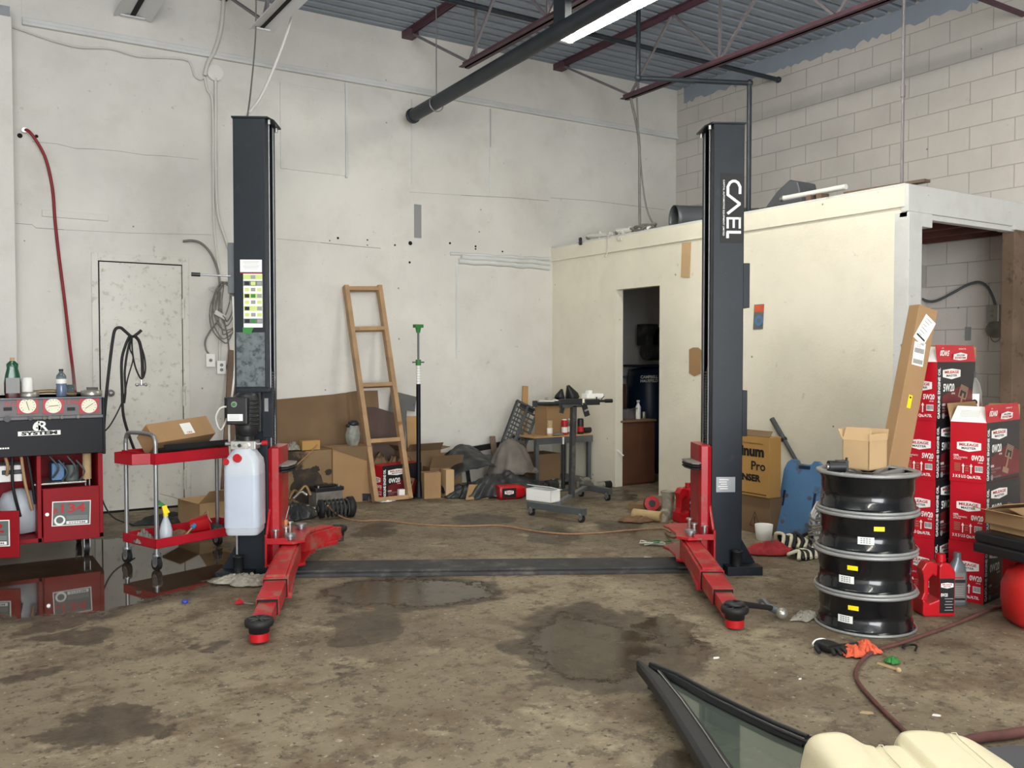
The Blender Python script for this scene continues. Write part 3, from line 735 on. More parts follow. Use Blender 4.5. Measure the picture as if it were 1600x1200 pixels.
def arm(g, rootl, pad, s, far=False):
    """telescopic swing arm from the pivot to the lifting pad, both in the post's frame"""
    a = V(rootl); b_ = V(pad); a.z = 0.155; b_.z = 0.075 if not far else 0.13; d = (b_ - a); L = d.length; u = d.normalized()
    piv = MB(); piv.cyl((a.x, a.y, 0.05), (a.x, a.y, 0.27), 0.022, 'galvanised', n=14); piv.cyl((a.x, a.y, 0.26), (a.x, a.y, 0.275), 0.036, 'galvanised', n=14); piv.build('pivot_pin', g)
    f1, f2 = (0.54, 0.78) if not far else (0.72, 0.9)
    side = u.cross(V((0, 0, 1))).normalized(); up = side.cross(u)
    def box_between(q, p0, p1, w0, w1, h, mt, zo=0):
        rg = []
        for p, w in ((p0, w0), (p1, w1)): rg.append([p + side * w / 2 * i + up * (h / 2 * j + zo) for i, j in ((-1, -1), (1, -1), (1, 1), (-1, 1))])
        q.rings(rg, mt, True, False)
    q = MB()
    box_between(q, a - u * 0.05, a + u * L * f1, 0.115, 0.135, 0.11, 'arm_red')
    box_between(q, a + u * 0.02, a + u * (L * f1 - 0.02), 0.085, 0.10, 0.012, 'arm_red', 0.061)
    box_between(q, a + u * L * f1 * 0.35, a + u * L * f1 * 0.98, 0.11, 0.165, 0.03, 'arm_red', -0.045)
    am = q.build('swing_arm', g, bevel=0.004)
    q = MB(); box_between(q, a + u * (L * f1 - 0.08), a + u * L * f2, 0.112, 0.112, 0.088, 'arm_red')
    box_between(q, a + u * (L * f1 - 0.002), a + u * (L * f1 + 0.004), 0.126, 0.126, 0.10, 'dark_gap'); q.build('arm_extension', am, bevel=0.003)
    q = MB(); box_between(q, a + u * (L * f2 - 0.08), b_ - u * 0.01, 0.09, 0.09, 0.062, 'arm_red', -0.004)
    box_between(q, a + u * (L * f2 - 0.002), a + u * (L * f2 + 0.004), 0.104, 0.104, 0.08, 'dark_gap')
    z0 = b_.z - 0.075
    q.cyl((b_.x, b_.y, z0 + 0.012), (b_.x, b_.y, z0 + 0.05), 0.046, 'cap_red' if not far else 'dusty_black', n=20); q.build('arm_tip', am, bevel=0.002)
    q = MB(); q.lathe([(0.02, 0.05), (0.048, 0.052), (0.05, 0.075), (0.064, 0.082), (0.069, 0.095), (0.067, 0.112), (0.055, 0.117), (0.044, 0.112), (0.001, 0.110)], 'black_rubber', c=(b_.x, b_.y, z0), n=28)
    for k in range(3):
        th = k * PI / 3; q.bar((b_.x - 0.05 * math.cos(th), b_.y - 0.05 * math.sin(th), z0 + 0.114), (b_.x + 0.05 * math.cos(th), b_.y + 0.05 * math.sin(th), z0 + 0.114), 0.008, 0.008, 'dusty_black')
    q.build('lifting_pad', am)
    return am
LP = post(camxy((392 - 800) / 1400 * 5.45, 5.45), 1, 'black left post of the car lift carrying the hydraulic power unit', 'left')
RP = post(camxy((1137 - 800) / 1400 * 5.59, 5.59), -1, 'black right post of the car lift with white vertical lettering', 'right')
arm(LP, (0.235, -0.03, 0), tolocal(LP, P(405, 968, 0.11)), 1)
arm(LP, (0.24, 0.30, 0), tolocal(LP, P(527, 822, 0.17)), 1, True)
arm(RP, (-0.235, -0.03, 0), tolocal(RP, P(1148, 948, 0.11)), -1)
for (g, s) in ((LP, 1), (RP, -1)):
    rr = random.Random(5)
    for k in range(4):
        x, y = s * (0.15 + 0.05 * (k % 2)), -0.04 + 0.06 * k; h = rr.uniform(0.03, 0.07)
        q = MB(); q.cyl((x, y, 0.241), (x, y, 0.241 + h), 0.011, 'silver', n=10); q.cyl((x, y, 0.241 + h), (x, y, 0.25 + h), 0.022, 'silver', n=12)
        tag(q.build('pin_bolt', g), 'loose bolt in the arm bracket')
# left post: power unit, labels, lock release
g = LP
q = MB(); q.bx((-0.085, -0.003, 1.17), (0.085, 0.0, 1.50), 'lift_dusty'); q.build('mounting_patch', g)
PU = Matrix.Translation((0.038, 0, 0))
q = MB(PU); q.bx((-0.095, -0.075, 0.90), (0.035, 0.0, 1.165), 'black_plastic'); q.bx((-0.10, -0.10, 1.14), (0.09, 0.0, 1.165), 'lift_paint'); q.bx((0.03, -0.012, 0.86), (0.095, 0.0, 1.16), 'lift_paint'); q.build('motor_bracket', g, bevel=0.003)
q = MB(PU); q.lathe([(0.05, 0.88), (0.062, 0.89), (0.068, 0.93), (0.068, 1.12), (0.05, 1.14), (0.02, 1.145)], 'black_plastic', c=(-0.035, -0.12, 0), n=24)
for k in range(7): q.lathe([(0.068, 0.945 + k * 0.024), (0.074, 0.948 + k * 0.024), (0.074, 0.953 + k * 0.024), (0.068, 0.956 + k * 0.024)], 'black_plastic', c=(-0.035, -0.12, 0), n=24)
mo = q.build('motor', g)
q = MB(PU); q.bx((-0.125, -0.235, 0.955), (-0.005, -0.16, 1.115), 'black_plastic'); q.build('control_box', mo, bevel=0.008)
q = MB(PU); q.bx((-0.118, -0.237, 0.978), (-0.03, -0.235, 1.018), 'label_white'); F = frame((-0.074, -0.237, 0.998), (1, 0, 0), (0, 0, 1))
for k in range(4): q.box((-0.08, -0.2375, 1.011 - k * 0.008), (0.06, 0.001, 0.002), 'ink_grey')
q.build('rating_label', mo)
q = MB(PU); q.cyl((-0.078, -0.235, 1.075), (-0.078, -0.245, 1.075), 0.017, 'galvanised', n=16); q.cyl((-0.078, -0.245, 1.075), (-0.078, -0.256, 1.075), 0.011, 'green', n=16); q.build('start_button', mo)
q = MB(PU); q.bx((0.045, -0.015, 1.02), (0.068, -0.012, 1.10), 'ink_grey'); q.build('rating_label', g)
q = MB(PU); q.cyl((-0.135, -0.14, 0.99), (-0.135, -0.14, 1.11), 0.026, 'black_plastic', n=16); q.build('capacitor', mo, bevel=0.004)
q = MB(PU); q.tube([(-0.12, -0.18, 1.06), (-0.17, -0.19, 1.05), (-0.20, -0.18, 0.99), (-0.18, -0.15, 0.92), (-0.15, -0.10, 1.0)], 0.006, 'cable_white', 6); q.build('power_cable', mo)
q = MB(PU); q.bx((-0.115, -0.19, 0.805), (0.03, -0.07, 0.855), 'silver'); q.cyl((-0.035, -0.12, 0.855), (-0.035, -0.12, 0.885), 0.045, 'black_plastic', n=16); q.cyl((-0.02, -0.19, 0.83), (-0.02, -0.205, 0.83), 0.016, 'chrome', n=14)
q.cyl((-0.09, -0.19, 0.83), (-0.09, -0.21, 0.83), 0.009, 'galvanised', n=8); q.cyl((-0.06, -0.19, 0.83), (-0.06, -0.205, 0.83), 0.011, 'black_plastic', n=8); q.cyl((-0.115, -0.13, 0.83), (-0.16, -0.13, 0.835), 0.012, 'galvanised', n=8); q.build('valve_block', g, bevel=0.003)
q = MB(PU); q.cyl((0.03, -0.13, 0.832), (0.058, -0.13, 0.838), 0.008, 'galvanised', n=8); q.cyl((0.055, -0.13, 0.838), (0.085, -0.13, 0.842), 0.014, 'cap_red', n=12); tag(q.build('lowering_lever', g), 'red release knob')
def rrect(w, d, cr, z, cx=0, cy=0, n=5):
    o = []
    for sx, sy, a0 in ((1, 1, 0), (-1, 1, 90), (-1, -1, 180), (1, -1, 270)):
        for k in range(n):
            a = R(a0 + 90 * k / (n - 1)); o.append(V((cx + sx * (w / 2 - cr) + cr * math.cos(a), cy + sy * (d / 2 - cr) + cr * math.sin(a), z)))
    return o
q = MB(PU); cx, cy = -0.045, -0.14
q.rings([rrect(.18, .18, .03, .305, cx, cy), rrect(.198, .198, .04, .325, cx, cy), rrect(0.205, 0.205, .035, .50, cx, cy), rrect(0.205, 0.205, .035, .70, cx, cy), rrect(.195, .195, .04, .745, cx, cy), rrect(.15, .15, .05, .785, cx, cy), rrect(.13, .13, .06, .81, cx, cy)], 'tank_plastic')
q.rings([rrect(0.2065, 0.2065, .035, .35, cx, cy), rrect(0.2065, 0.2065, .035, .66, cx, cy)], 'tank_fluid')
tk = q.build('oil_reservoir', g)
for x, y, z, r in ((-0.125, -0.215, 0.73, 0.018), (-0.06, -0.22, 0.752, 0.024)):
    q = MB(PU); q.cyl((x, y, z), (x - 0.004, y - 0.03, z + 0.012), r, 'cap_red', n=16); tag(q.build('filler_cap', tk), 'red cap')
# instruction sheet
q = MB(); F = 0
q.bx((-0.058, -0.004, 1.865), (0.072, -0.002, 1.94), 'label_white'); q.bx((-0.04, -0.004, 1.53), (0.074, -0.002, 1.855), 'label_white')
q.box((0.007, -0.0045, 1.86), (0.13, 0.001, 0.004), 'ink_red')
for r_ in range(8):
    z = 1.835 - r_ * 0.038
    q.box((0.017, -0.0045, z), (0.112, 0.001, 0.03), 'lime' if r_ in (0, 3, 5) else 'decal_grey' if r_ in (1, 7) else 'white')
    for c_ in range(3):
        q.box((-0.018 + c_ * 0.037, -0.0052, z), (0.028, 0.001, 0.022), ('ink_black' if (c_ == 0 and r_ % 2) else 'green' if (r_ == 3 or r_ == 7) and c_ == 1 else 'ink_grey' if (r_ + c_) % 2 else 'lime'))
for k in range(6): q.box((0.007, -0.0045, 1.93 - k * 0.009), (0.10 - 0.01 * (k % 3), 0.001, 0.002), 'ink_grey')
q.build('instruction_sticker', g)
q = MB(); q.add([(-0.045, -0.0045, 1.50), (0.0, -0.0045, 1.485), (0.02, -0.0045, 1.53), (-0.045, -0.0045, 1.53)], [(0, 1, 2, 3)], 'green'); q.build('recycling_sticker', g)
q = MB(); q.bx((-0.15, 0.06, 1.74), (-0.098, 0.20, 2.05), 'grey_steel'); q.build('lock_box', g, bevel=0.003)
q = MB(); q.cyl((-0.13, 0.05, 1.845), (-0.345, 0.0, 1.85), 0.005, 'galvanised', n=8); lv = q.build('release_lever', g)
q = MB(); q.cyl((-0.30, 0.01, 1.849), (-0.35, -0.001, 1.851), 0.012, 'black_plastic', n=12); q.build('grip', lv)
q = MB(); q.tube([(-0.11, 0.03, 1.72), (-0.105, 0.04, 1.3), (-0.14, 0.03, 0.95), (-0.13, 0.02, 0.7)], 0.008, 'cable_white', 6); q.cyl((-0.088, -0.02, 0.3), (-0.088, -0.02, 0.15), 0.008, 'galvanised', n=8); q.build('hydraulic_hose', g)
# screwdriver standing in the bracket
q = MB(); q.cyl((0, 0, 0), (0.006, 0, 0.09), 0.012, 'wood_handle', r1=0.014, n=12); q.cyl((0.006, 0, 0.09), (0.04, 0.03, 0.17), 0.004, 'galvanised', n=6)
p = LP.location + V((RT.x * 0.165, RT.y * 0.165, 0.2415)) + FH * 0.13
tag(q.build('screwdriver', loc=p), 'tan handled screwdriver standing in the left lift bracket', 'tool')
# right post: lettering, lock boxes, data plate
g = RP
q = MB(); q.bx((0.097, 0.05, 1.66), (0.152, 0.22, 1.94), 'lift_paint'); q.build('lock_box', g, bevel=0.003)
q = MB(); q.bx((0.097, 0.05, 0.85), (0.142, 0.22, 1.14), 'lift_paint'); q.build('lock_box', g, bevel=0.003)
q = MB(); q.bx((-0.068, -0.003, 0.505), (0.052, -0.001, 0.60), 'galvanised'); 
for k in range(5): q.box((-0.02 - 0.006 * (k % 2), -0.0035, 0.583 - 0.014 * k), (0.06 - 0.01 * (k % 3), 0.001, 0.004), 'white')
q.build('data_plate', g)
q = MB(); q.bx((-0.052, -0.003, 2.06), (0.09, -0.001, 2.49), 'ink_black'); st = q.build('name_sticker', g)
q = MB()
def strip(pts, w, mt='white', off=-0.0045):            # flat stroke on the sticker, points in (x, z)
    for i in range(len(pts) - 1):
        a, b_ = V((pts[i][0], off, pts[i][1])), V((pts[i + 1][0], off, pts[i + 1][1])); t = (b_ - a).normalized(); n_ = V((t.z, 0, -t.x)) * w / 2
        e = t * w * 0.12
        q.quad([a - n_ - e, b_ - n_ + e, b_ + n_ + e, a + n_ - e], mt)
# letters read downwards, top of each letter to the right
w = 0.017
def wd(pts, ww=w): strip([(-0.008 + 0.076 * v_, 2.440 - 0.350 * u_) for u_, v_ in pts], ww)
wd([(.25, 0), (.10, 0), (.03, .16), (.0, .38), (.0, .62), (.03, .84), (.10, 1), (.22, 1)])                 # C
wd([(.24, 0), (.40, 1), (.57, 0)])                                                                       # A
wd([(.64, 1), (.83, 1)], w * .8); wd([(.64, .5), (.82, .5)], w * .8); wd([(.64, 0), (.83, 0)], w * .8); wd([(.655, -.08), (.655, 1.08)], w * .8)   # E
wd([(.90, 1.08), (.90, -.05)]); wd([(.90, 0), (1.0, 0)])                                                 # L
F = frame((-0.034, -0.0035, 2.275), (0, 0, -1), (1, 0, 0)); q.build('lettering', st)
q = MB(); q.text('CAPITAL AUTOMOTIVE EQUIPMENT LIMITED', F, 0.345, 0.012, 'white', 0.01); q.build('small_lettering', st)
# drive-over floor plate
a, b_ = LP.location, RP.location
q = MB(); mid = (a + b_) / 2; Lh = (b_ - a).length / 2
q.prism([(-Lh + 0.17, -0.02), (Lh - 0.17, -0.02), (Lh - 0.17, 0.33), (-Lh + 0.17, 0.33)], 0.0, 0.02, 'dusty_black')
q.prism([(-Lh + 0.17, 0.02), (Lh - 0.17, 0.02), (Lh - 0.17, 0.29), (-Lh + 0.17, 0.29)], 0.02, 0.035, 'dusty_black')
tag(q.build('floor_plate', loc=(mid.x, mid.y, 0), rz=LA, bevel=0.004), 'black steel drive-over cover plate between the lift posts', 'floor plate')
# ball hammer lying on the right arm pad
pc = P(1148, 948, 0.11); hd = P(1208, 958, 0.03)
q = MB(); q.lathe([(0.046, 0.121), (0.052, 0.124), (0.048, 0.132), (0.02, 0.135)], 'black_plastic', n=22)
hl = V((hd.x - pc.x, hd.y - pc.y, 0))
q.tube([V((0.0, 0.0, 0.128)), hl * 0.5 + V((0, 0, 0.092)), hl + V((0, 0, 0.055))], 0.017, 'black_rubber', 10, r1=0.013)
side = V((-hl.y, hl.x, 0)).normalized()
q.cyl(hl - side * 0.045 + V((0, 0, 0.045)), hl + side * 0.02 + V((0, 0, 0.055)), 0.020, 'grey_steel', n=16); q.sphere(hl - side * 0.055 + V((0, 0, 0.042)), 0.03, 'tin', 14); q.tube([hl + side * 0.02 + V((0, 0, 0.055)), hl + side * 0.07 + V((0, 0, 0.085)), hl + side * 0.10 + V((0, 0, 0.04))], 0.013, 'grey_steel', 8, r1=0.006)
tag(q.build('hammer', loc=(pc.x, pc.y, 0)), 'black handled hammer resting against the right lift pad', 'hammer')
# torn plastic and grit around the foot of the left post
crumple('plastic_sheet', 'torn grey plastic sheet around the foot of the left post', 'plastic sheet', P(385, 912, 0.0), 0.42, 0.16, 0.07, 'paper_grey', seed=3, rz=RC, freq=3.6, edge=0.5)
# ------------------------------------------------------------------ small builders shared by loose things
def bottle(q, c, prof, mt, n=20): q.lathe(prof, mt, c=c, n=n)
def can(loc, r, h, body, lid, name, label, cat, group=None):
    g = thing(name, label, cat, loc, 0, group)
    q = MB(); q.lathe([(r * .94, 0), (r, 0.004), (r, h * 0.9), (r * .9, h * 0.94)], body, n=20); q.build('body', g)
    q = MB(); q.lathe([(r * .9, h * 0.93), (r * .9, h * 0.98), (r * .5, h)], lid, n=18); q.build('lid', g)
    return g
def closed_box(name, label, w, d, h, mt, loc, rz=0, group=None, cat='box', flaps=(), inner=None, tape=None, bev=0.004):
    """carton: origin at base centre; flaps = list of (side, tilt from horizontal outward in degrees, length)"""
    g = thing(name, label, cat, loc, rz, group)
    q = MB()
    if not flaps: q.bx((-w / 2, -d / 2, 0), (w / 2, d / 2, h), mt)
    else:
        t = 0.005; im = inner or mt
        q.bx((-w / 2, -d / 2, 0), (w / 2, d / 2, t), mt)
        for a, b_ in (((-w / 2, -d / 2), (w / 2, -d / 2 + t)), ((-w / 2, d / 2 - t), (w / 2, d / 2)), ((-w / 2, -d / 2), (-w / 2 + t, d / 2)), ((w / 2 - t, -d / 2), (w / 2, d / 2))):
            q.bx((a[0], a[1], 0), (b_[0], b_[1], h), mt)
    if tape: q.bx((-w / 2 - 0.001, -0.025, h - 0.001), (w / 2 + 0.001, 0.025, h + 0.001), tape)
    q.build('carton_body', g, bevel=0 if flaps else bev)
    for sd, an, ln in flaps:
        q = MB(); a = R(an); L2 = w if sd in 'fb' else d
        sx = {'f': (1, 0), 'b': (1, 0), 'l': (0, 1), 'r': (0, 1)}[sd]
        oy = {'f': (0, -1), 'b': (0, 1), 'l': (-1, 0), 'r': (1, 0)}[sd]
        o = V((oy[0] * w / 2, oy[1] * d / 2, h)); u = V((sx[0], sx[1], 0)); dr = V((oy[0] * math.cos(a), oy[1] * math.cos(a), math.sin(a)))
        p = [o - u * L2 / 2, o + u * L2 / 2, o + u * L2 / 2 * 0.96 + dr * ln, o - u * L2 / 2 * 0.96 + dr * ln]
        q.quad(p, inner or mt); q.build('flap', g, solid=0.004)
    return g

# ------------------------------------------------------------------ refrigerant service machine at the left edge
MY = 6.68
mr = Yp(162, 838, MY); MO = V((mr.x, MY, 0))
def fl(px, py): p = Yp(px, py, MY); return p.x - MO.x, p.z
g = thing('refrigerant_service_machine', 'red and black double refrigerant service cabinet at the left edge', 'service machine', MO)
X0 = -1.42
zt = fl(150, 619)[1]; zk0 = fl(150, 652)[1]; zb0 = fl(150, 707)[1]; zb = fl(162, 838)[1]
xd0, xd1 = fl(58, 780)[0], fl(65, 780)[0]
q = MB()
q.bx((X0, 0, zb), (0, 0.55, zb + 0.03), 'machine_red'); q.bx((-0.03, 0, zb), (0, 0.55, zb0), 'machine_red'); q.bx((X0, 0, zb), (X0 + 0.03, 0.55, zb0), 'machine_red')
q.bx((xd0, 0, zb), (xd1, 0.55, zb0), 'machine_red'); q.bx((X0, 0.53, zb), (0, 0.55, zb0), 'machine_red'); q.bx((xd1, 0.0, fl(110, 761)[1] - 0.01), (-0.02, 0.012, fl(110, 761)[1]), 'machine_red')
q.build('cabinet', g, bevel=0.003)
q = MB(); q.bx((X0, -0.03, zb0), (0.015, 0.56, zk0), 'navy_panel'); q.bx((-0.002, -0.035, zb0 - 0.01), (0.016, 0.3, zt - 0.01), 'navy_panel'); pn = q.build('upper_panel', g, bevel=0.004)
q = MB()
q.bx((X0, -0.02, zt - 0.012), (0.0, 0.55, zt), 'grey_steel'); q.bx((X0, 0.0, zk0), (0, 0.5, zt), 'panel_grey'); q.bx((X0, -0.045, zk0), (0, 0.0, zk0 + 0.02), 'panel_grey'); gp = q.build('gauge_console', g, bevel=0.003)
def gauge_plate(pa, pb, txt):
    (x0, z1), (x1, z0) = fl(*pa), fl(*pb)
    q = MB(); q.bx((x0, -0.006, z0), (x1, 0, z1), 'panel_grey'); 
    w = x1 - x0
    q.build('gauge_plate', gp)
for cx in (43, 83, 139):
    x, z = fl(cx, 634)
    q = MB(); q.bx((x - 0.062, -0.008, z - 0.05), (x + 0.062, 0.0, z + 0.05), 'cap_red'); q.cyl((x, 0, z), (x, -0.014, z), 0.049, 'galvanised', n=26); q.cyl((x, -0.014, z), (x, -0.0155, z), 0.046, 'dial_cream', n=26)
    a = R({43: -75, 83: 5, 139: 35}[cx]); q.bar((x - 0.03 * math.cos(a), -0.017, z - 0.03 * math.sin(a)), (x + 0.03 * math.cos(a), -0.017, z + 0.03 * math.sin(a)), 0.003, 0.002, 'ink_black', (0, 1, 0))
    for k in range(11):
        t = R(-45 + 27 * k); q.bar((x + 0.036 * math.cos(t), -0.0165, z + 0.036 * math.sin(t)), (x + 0.042 * math.cos(t), -0.0165, z + 0.042 * math.sin(t)), 0.003, 0.001, 'ink_black', (0, 1, 0))
    q.build('gauge', gp)
q = MB(); x, z = fl(110, 628); q.text('R134a', frame((x, -0.002, z), (1, 0, 0), (0, 0, 1)), 0.11, 0.032, 'cap_red'); x, z = fl(18, 631); q.text('R-12', frame((x, -0.002, z), (1, 0, 0), (0, 0, 1)), 0.07, 0.032, 'cap_red')
for px in (12, 111):
    x, z = fl(px, 639); q.bx((x - 0.024, -0.006, z - 0.011), (x + 0.024, 0, z + 0.011), 'ink_black')
q.build('lettering', gp)
for px, r in ((10, 0.02), (46, 0.014), (68, 0.012), (76, 0.012), (95, 0.012), (120, 0.012)):
    x, z = fl(px, 649); q = MB(); q.cyl((x, -0.045, zk0 + 0.01), (x, -0.075, zk0 + 0.012), r, 'black_plastic' if px < 50 else 'rag_grey', n=12); q.build('knob', gp)
q = MB()
x, z = fl(57, 665); q.text('6', frame((x, -0.031, z), (1, 0, 0), (0, 0, 1)), 0.05, 0.068, 'white', 0.05)
x, z = fl(67, 665); q.text('R', frame((x, -0.031, z), (1, 0, 0), (0, 0, 1)), 0.06, 0.066, 'white', 0.02)
x, z = fl(61, 676); q.bx((x - 0.125, -0.0315, z - 0.016), (x + 0.125, -0.03, z + 0.014), 'white'); q.text('SYSTEM', frame((x, -0.0325, z), (1, 0, 0), (0, 0, 1)), 0.21, 0.024, 'navy_panel', 0.05)
x, z = fl(6, 700); 
for k in range(4): q.bx((x - 0.024 + k * 0.014, -0.0315, z - 0.005), (x - 0.014 + k * 0.014, -0.03, z + 0.005), 'white')
q.build('lettering', pn)
def decal(parent, M, lines, r134=True):
    q = MB(M); w, h = 0.235, 0.165
    q.bx((-w / 2, -0.002, -h / 2), (w / 2, 0, h / 2), 'white'); q.bx((-w / 2 + .006, -0.003, -h / 2 + .006), (w / 2 - .006, 0, h / 2 - .006), 'decal_grey')
    F = frame((0.01, -0.003, 0.035), (1, 0, 0), (0.15, 0, 1)); q.text('134' if r134 else '12', F, 0.15, 0.062, 'cap_red', 0.03); q.text('R', frame((-0.092, -0.003, 0.02), (1, 0, 0), (0, 0, 1)), 0.03, 0.035, 'cap_red', 0.02)
    q.cyl((-0.07, 0, -0.045), (-0.07, -0.0035, -0.045), 0.034, 'white', n=24); q.cyl((-0.07, 0, -0.043), (-0.07, -0.004, -0.043), 0.022, 'decal_grey', n=20)
    q.bx((-0.03, -0.0035, -0.072), (0.10, 0, -0.052), 'white'); q.text('SYSTEM', frame((0.035, -0.0036, -0.062), (1, 0, 0), (0, 0, 1)), 0.10, 0.012, 'decal_grey', 0.02)
    for k in range(3): q.bx((-0.03, -0.0035, -0.022 - k * 0.009), (0.10, 0, -0.018 - k * 0.009), 'ink_grey')
    return q.build('decal', parent)
(x0, z1), (x1, z0) = fl(66, 761), fl(157, 840)
q = MB(); q.bx((x0, -0.02, z0 + 0.005), (x1 - 0.005, -0.002, z1 - 0.012), 'machine_red'); dr = q.build('door', g, bevel=0.004)
x, z = fl(111, 801); decal(dr, TR(x, -0.021, z, 0, 2, 0), None)
x, z = fl(73, 803); q = MB(); q.cyl((x, -0.02, z), (x, -0.03, z), 0.012, 'silver', n=14); q.build('lock', dr)
# open left door, hinged forward
dp = Yp(33, 857, MY - 0.42); 
hx = X0 + 0.52
q = MB(); a = V((fl(33, 815)[0] - 0.03, -0.30, 0)); 
d0 = V((hx - 0.45, 0.0, 0)); d1 = V((fl(30, 850)[0] - 0.02, -0.33, 0)); zz0, zz1 = zb - 0.0, fl(30, 772)[1] - 0.06
u = (d1 - d0).normalized(); nrm = V((u.y, -u.x, 0))
ln = 0.50; d0 = d1 - u * ln
q.prism([(d0.x, d0.y), (d1.x, d1.y), (d1.x - nrm.x * .015, d1.y - nrm.y * .015), (d0.x - nrm.x * .015, d0.y - nrm.y * .015)], zz0 - 0.02, zz1, 'machine_red'); od = q.build('door', g, bevel=0.003)
mid = d1 - u * 0.17
M = Matrix.Translation((mid.x + nrm.x * .003, mid.y + nrm.y * .003, (zz0 + zz1) / 2)) @ Matrix.Rotation(math.atan2(u.y, u.x), 4, 'Z'); decal(od, M, None, False)
# insides
q = MB(); x, z = fl(10, 745); q.bx((x - 0.14, 0.12, z - 0.05), (x + 0.1, 0.4, z + 0.06), 'white_pvc'); q.bx((x - 0.02, 0.11, z + 0.0), (x + 0.1, 0.12, z + 0.03), 'black_plastic'); q.build('vacuum_pump', g, bevel=0.01)
q = MB(); q.lathe([(0.03, 0.0), (0.12, 0.02), (0.13, 0.12), (0.13, 0.22), (0.10, 0.28), (0.02, 0.31)], 'tank_plastic', c=(fl(35, 800)[0], 0.25, zb + 0.03), n=24); q.build('refrigerant_cylinder', g)
q = MB()
for k, (a, b_) in enumerate((((20, 712), (33, 810)), ((34, 712), (52, 800)), ((44, 712), (57, 790)), ((8, 712), (12, 745)))):
    (xa, za), (xb, zb_) = fl(*a), fl(*b_); q.tube([(xa, 0.06, za), ((xa + xb) / 2 - 0.02 + 0.01 * k, 0.05, (za + zb_) / 2), (xb, 0.08, zb_)], 0.010, 'pine' if k % 2 else 'black_rubber', 8)
q.build('inner_hose', g)
q = MB(); x, z = fl(100, 745); q.bx((x - 0.06, 0.15, z - 0.04), (x + 0.02, 0.33, z + 0.08), 'creeper_blue'); q.cyl((x + 0.07, 0.2, z - 0.05), (x + 0.07, 0.2, z + 0.06), 0.045, 'decal_grey'); q.bx((x - 0.18, 0.08, z - 0.06), (x + 0.15, 0.4, z - 0.045), 'tin'); q.build('compressor', g, bevel=0.006)
q = MB(); x, z = fl(139, 730); q.cyl((x, 0.1, z - 0.09), (x, 0.1, z + 0.09), 0.028, 'tan_foam'); q.cyl((x - .01, 0.1, z - 0.15), (x - .01, 0.1, z - 0.08), 0.006, 'galvanised', n=8); q.cyl((x + .015, 0.1, z - 0.15), (x + .015, 0.1, z - 0.08), 0.006, 'galvanised', n=8); q.build('filter_drier', g)
q = MB()
for k in range(4):
    x, z = fl(80 + 14 * k, 715 + 6 * (k % 2)); q.tube([(x, 0.1, z), (x + 0.05, 0.08, z - 0.08), (x + 0.02, 0.12, z - 0.15)], 0.007, 'grey_plastic', 6)
q.build('inner_hose', g)
q = MB(); q.tube([(0.004, 0.3, zb0 - 0.03), (0.03, 0.31, 0.5), (0.03, 0.3, 0.35), (0.1, 0.28, 0.2), (0.25, 0.3, 0.12)], 0.006, 'black_rubber', 6); q.build('outer_hose', g)
def caster(parent, x, y, z, r=0.04, mt='black_rubber'):
    q = MB(); q.cyl((x, y, z - 0.005), (x, y, z + 0.01), 0.028, 'galvanised', n=12); q.bx((x - 0.02, y - 0.03, r), (x - 0.016, y + 0.02, z), 'galvanised'); q.bx((x + 0.016, y - 0.03, r), (x + 0.02, y + 0.02, z), 'galvanised')
    c = q.build('caster', parent); q = MB(); q.cyl((x - 0.014, y, r), (x + 0.014, y, r), r, mt, n=20); q.cyl((x - 0.018, y, r), (x + 0.018, y, r), r * 0.5, 'rag_grey', n=14); q.build('wheel', c); return c
for x, y in ((-0.1, 0.06), (-0.1, 0.48), (X0 + 0.1, 0.06), (X0 + 0.1, 0.48)): caster(g, x, y, zb, 0.048)
# hose hanger pole and hoses
q = MB(); HY = 0.32
def hp(px, py, y=HY): p = Yp(px, py, MY + y); return V((p.x - MO.x, y, p.z))
q.tube([hp(160, 700), hp(164, 640), hp(170, 580), hp(176, 532), hp(180, 515), hp(188, 512), hp(196, 518), hp(206, 526), hp(214, 522), hp(221, 516)], 0.011, 'black_rubber', 10); q.build('hose_hanger', g)
def hose(pts, r, mt, y=HY):
    q = MB(); q.tube([hp(px, py, y + 0.01 * k) for k, (px, py) in enumerate(pts)], r, mt, 8); return q.build('service_hose', g)
hose([(203, 524), (196, 540), (190, 565), (191, 610), (193, 650), (205, 690), (214, 712)], 0.010, 'black_rubber', HY - 0.04)
hose([(206, 524), (200, 545), (195, 580), (196, 610), (194, 630)], 0.008, 'black_rubber', HY - 0.05)
hose([(206, 524), (203, 545), (208, 560), (200, 590), (192, 625), (175, 660), (160, 678)], 0.005, 'black_rubber', HY - 0.05)
hose([(206, 524), (207, 550), (212, 575), (221, 592), (227, 580), (226, 560), (220, 540), (212, 526)], 0.006, 'black_rubber', HY - 0.06)
hose([(210, 524), (218, 535), (222, 560), (223, 590)], 0.012, 'black_rubber', HY - 0.05)
q = MB(); p = hp(221, 601, HY - 0.06); q.bar(p - V((0.028, 0, 0)), p + V((0.028, 0, 0)), 0.014, 0.016, 'chrome'); q.cyl(p, p + V((0, 0, 0.035)), 0.008, 'chrome', n=10); q.sphere(p - V((0.03, 0, 0)), 0.013, 'silver', 10); q.sphere(p + V((0.03, 0, 0)), 0.013, 'silver', 10); q.build('coupling', g)
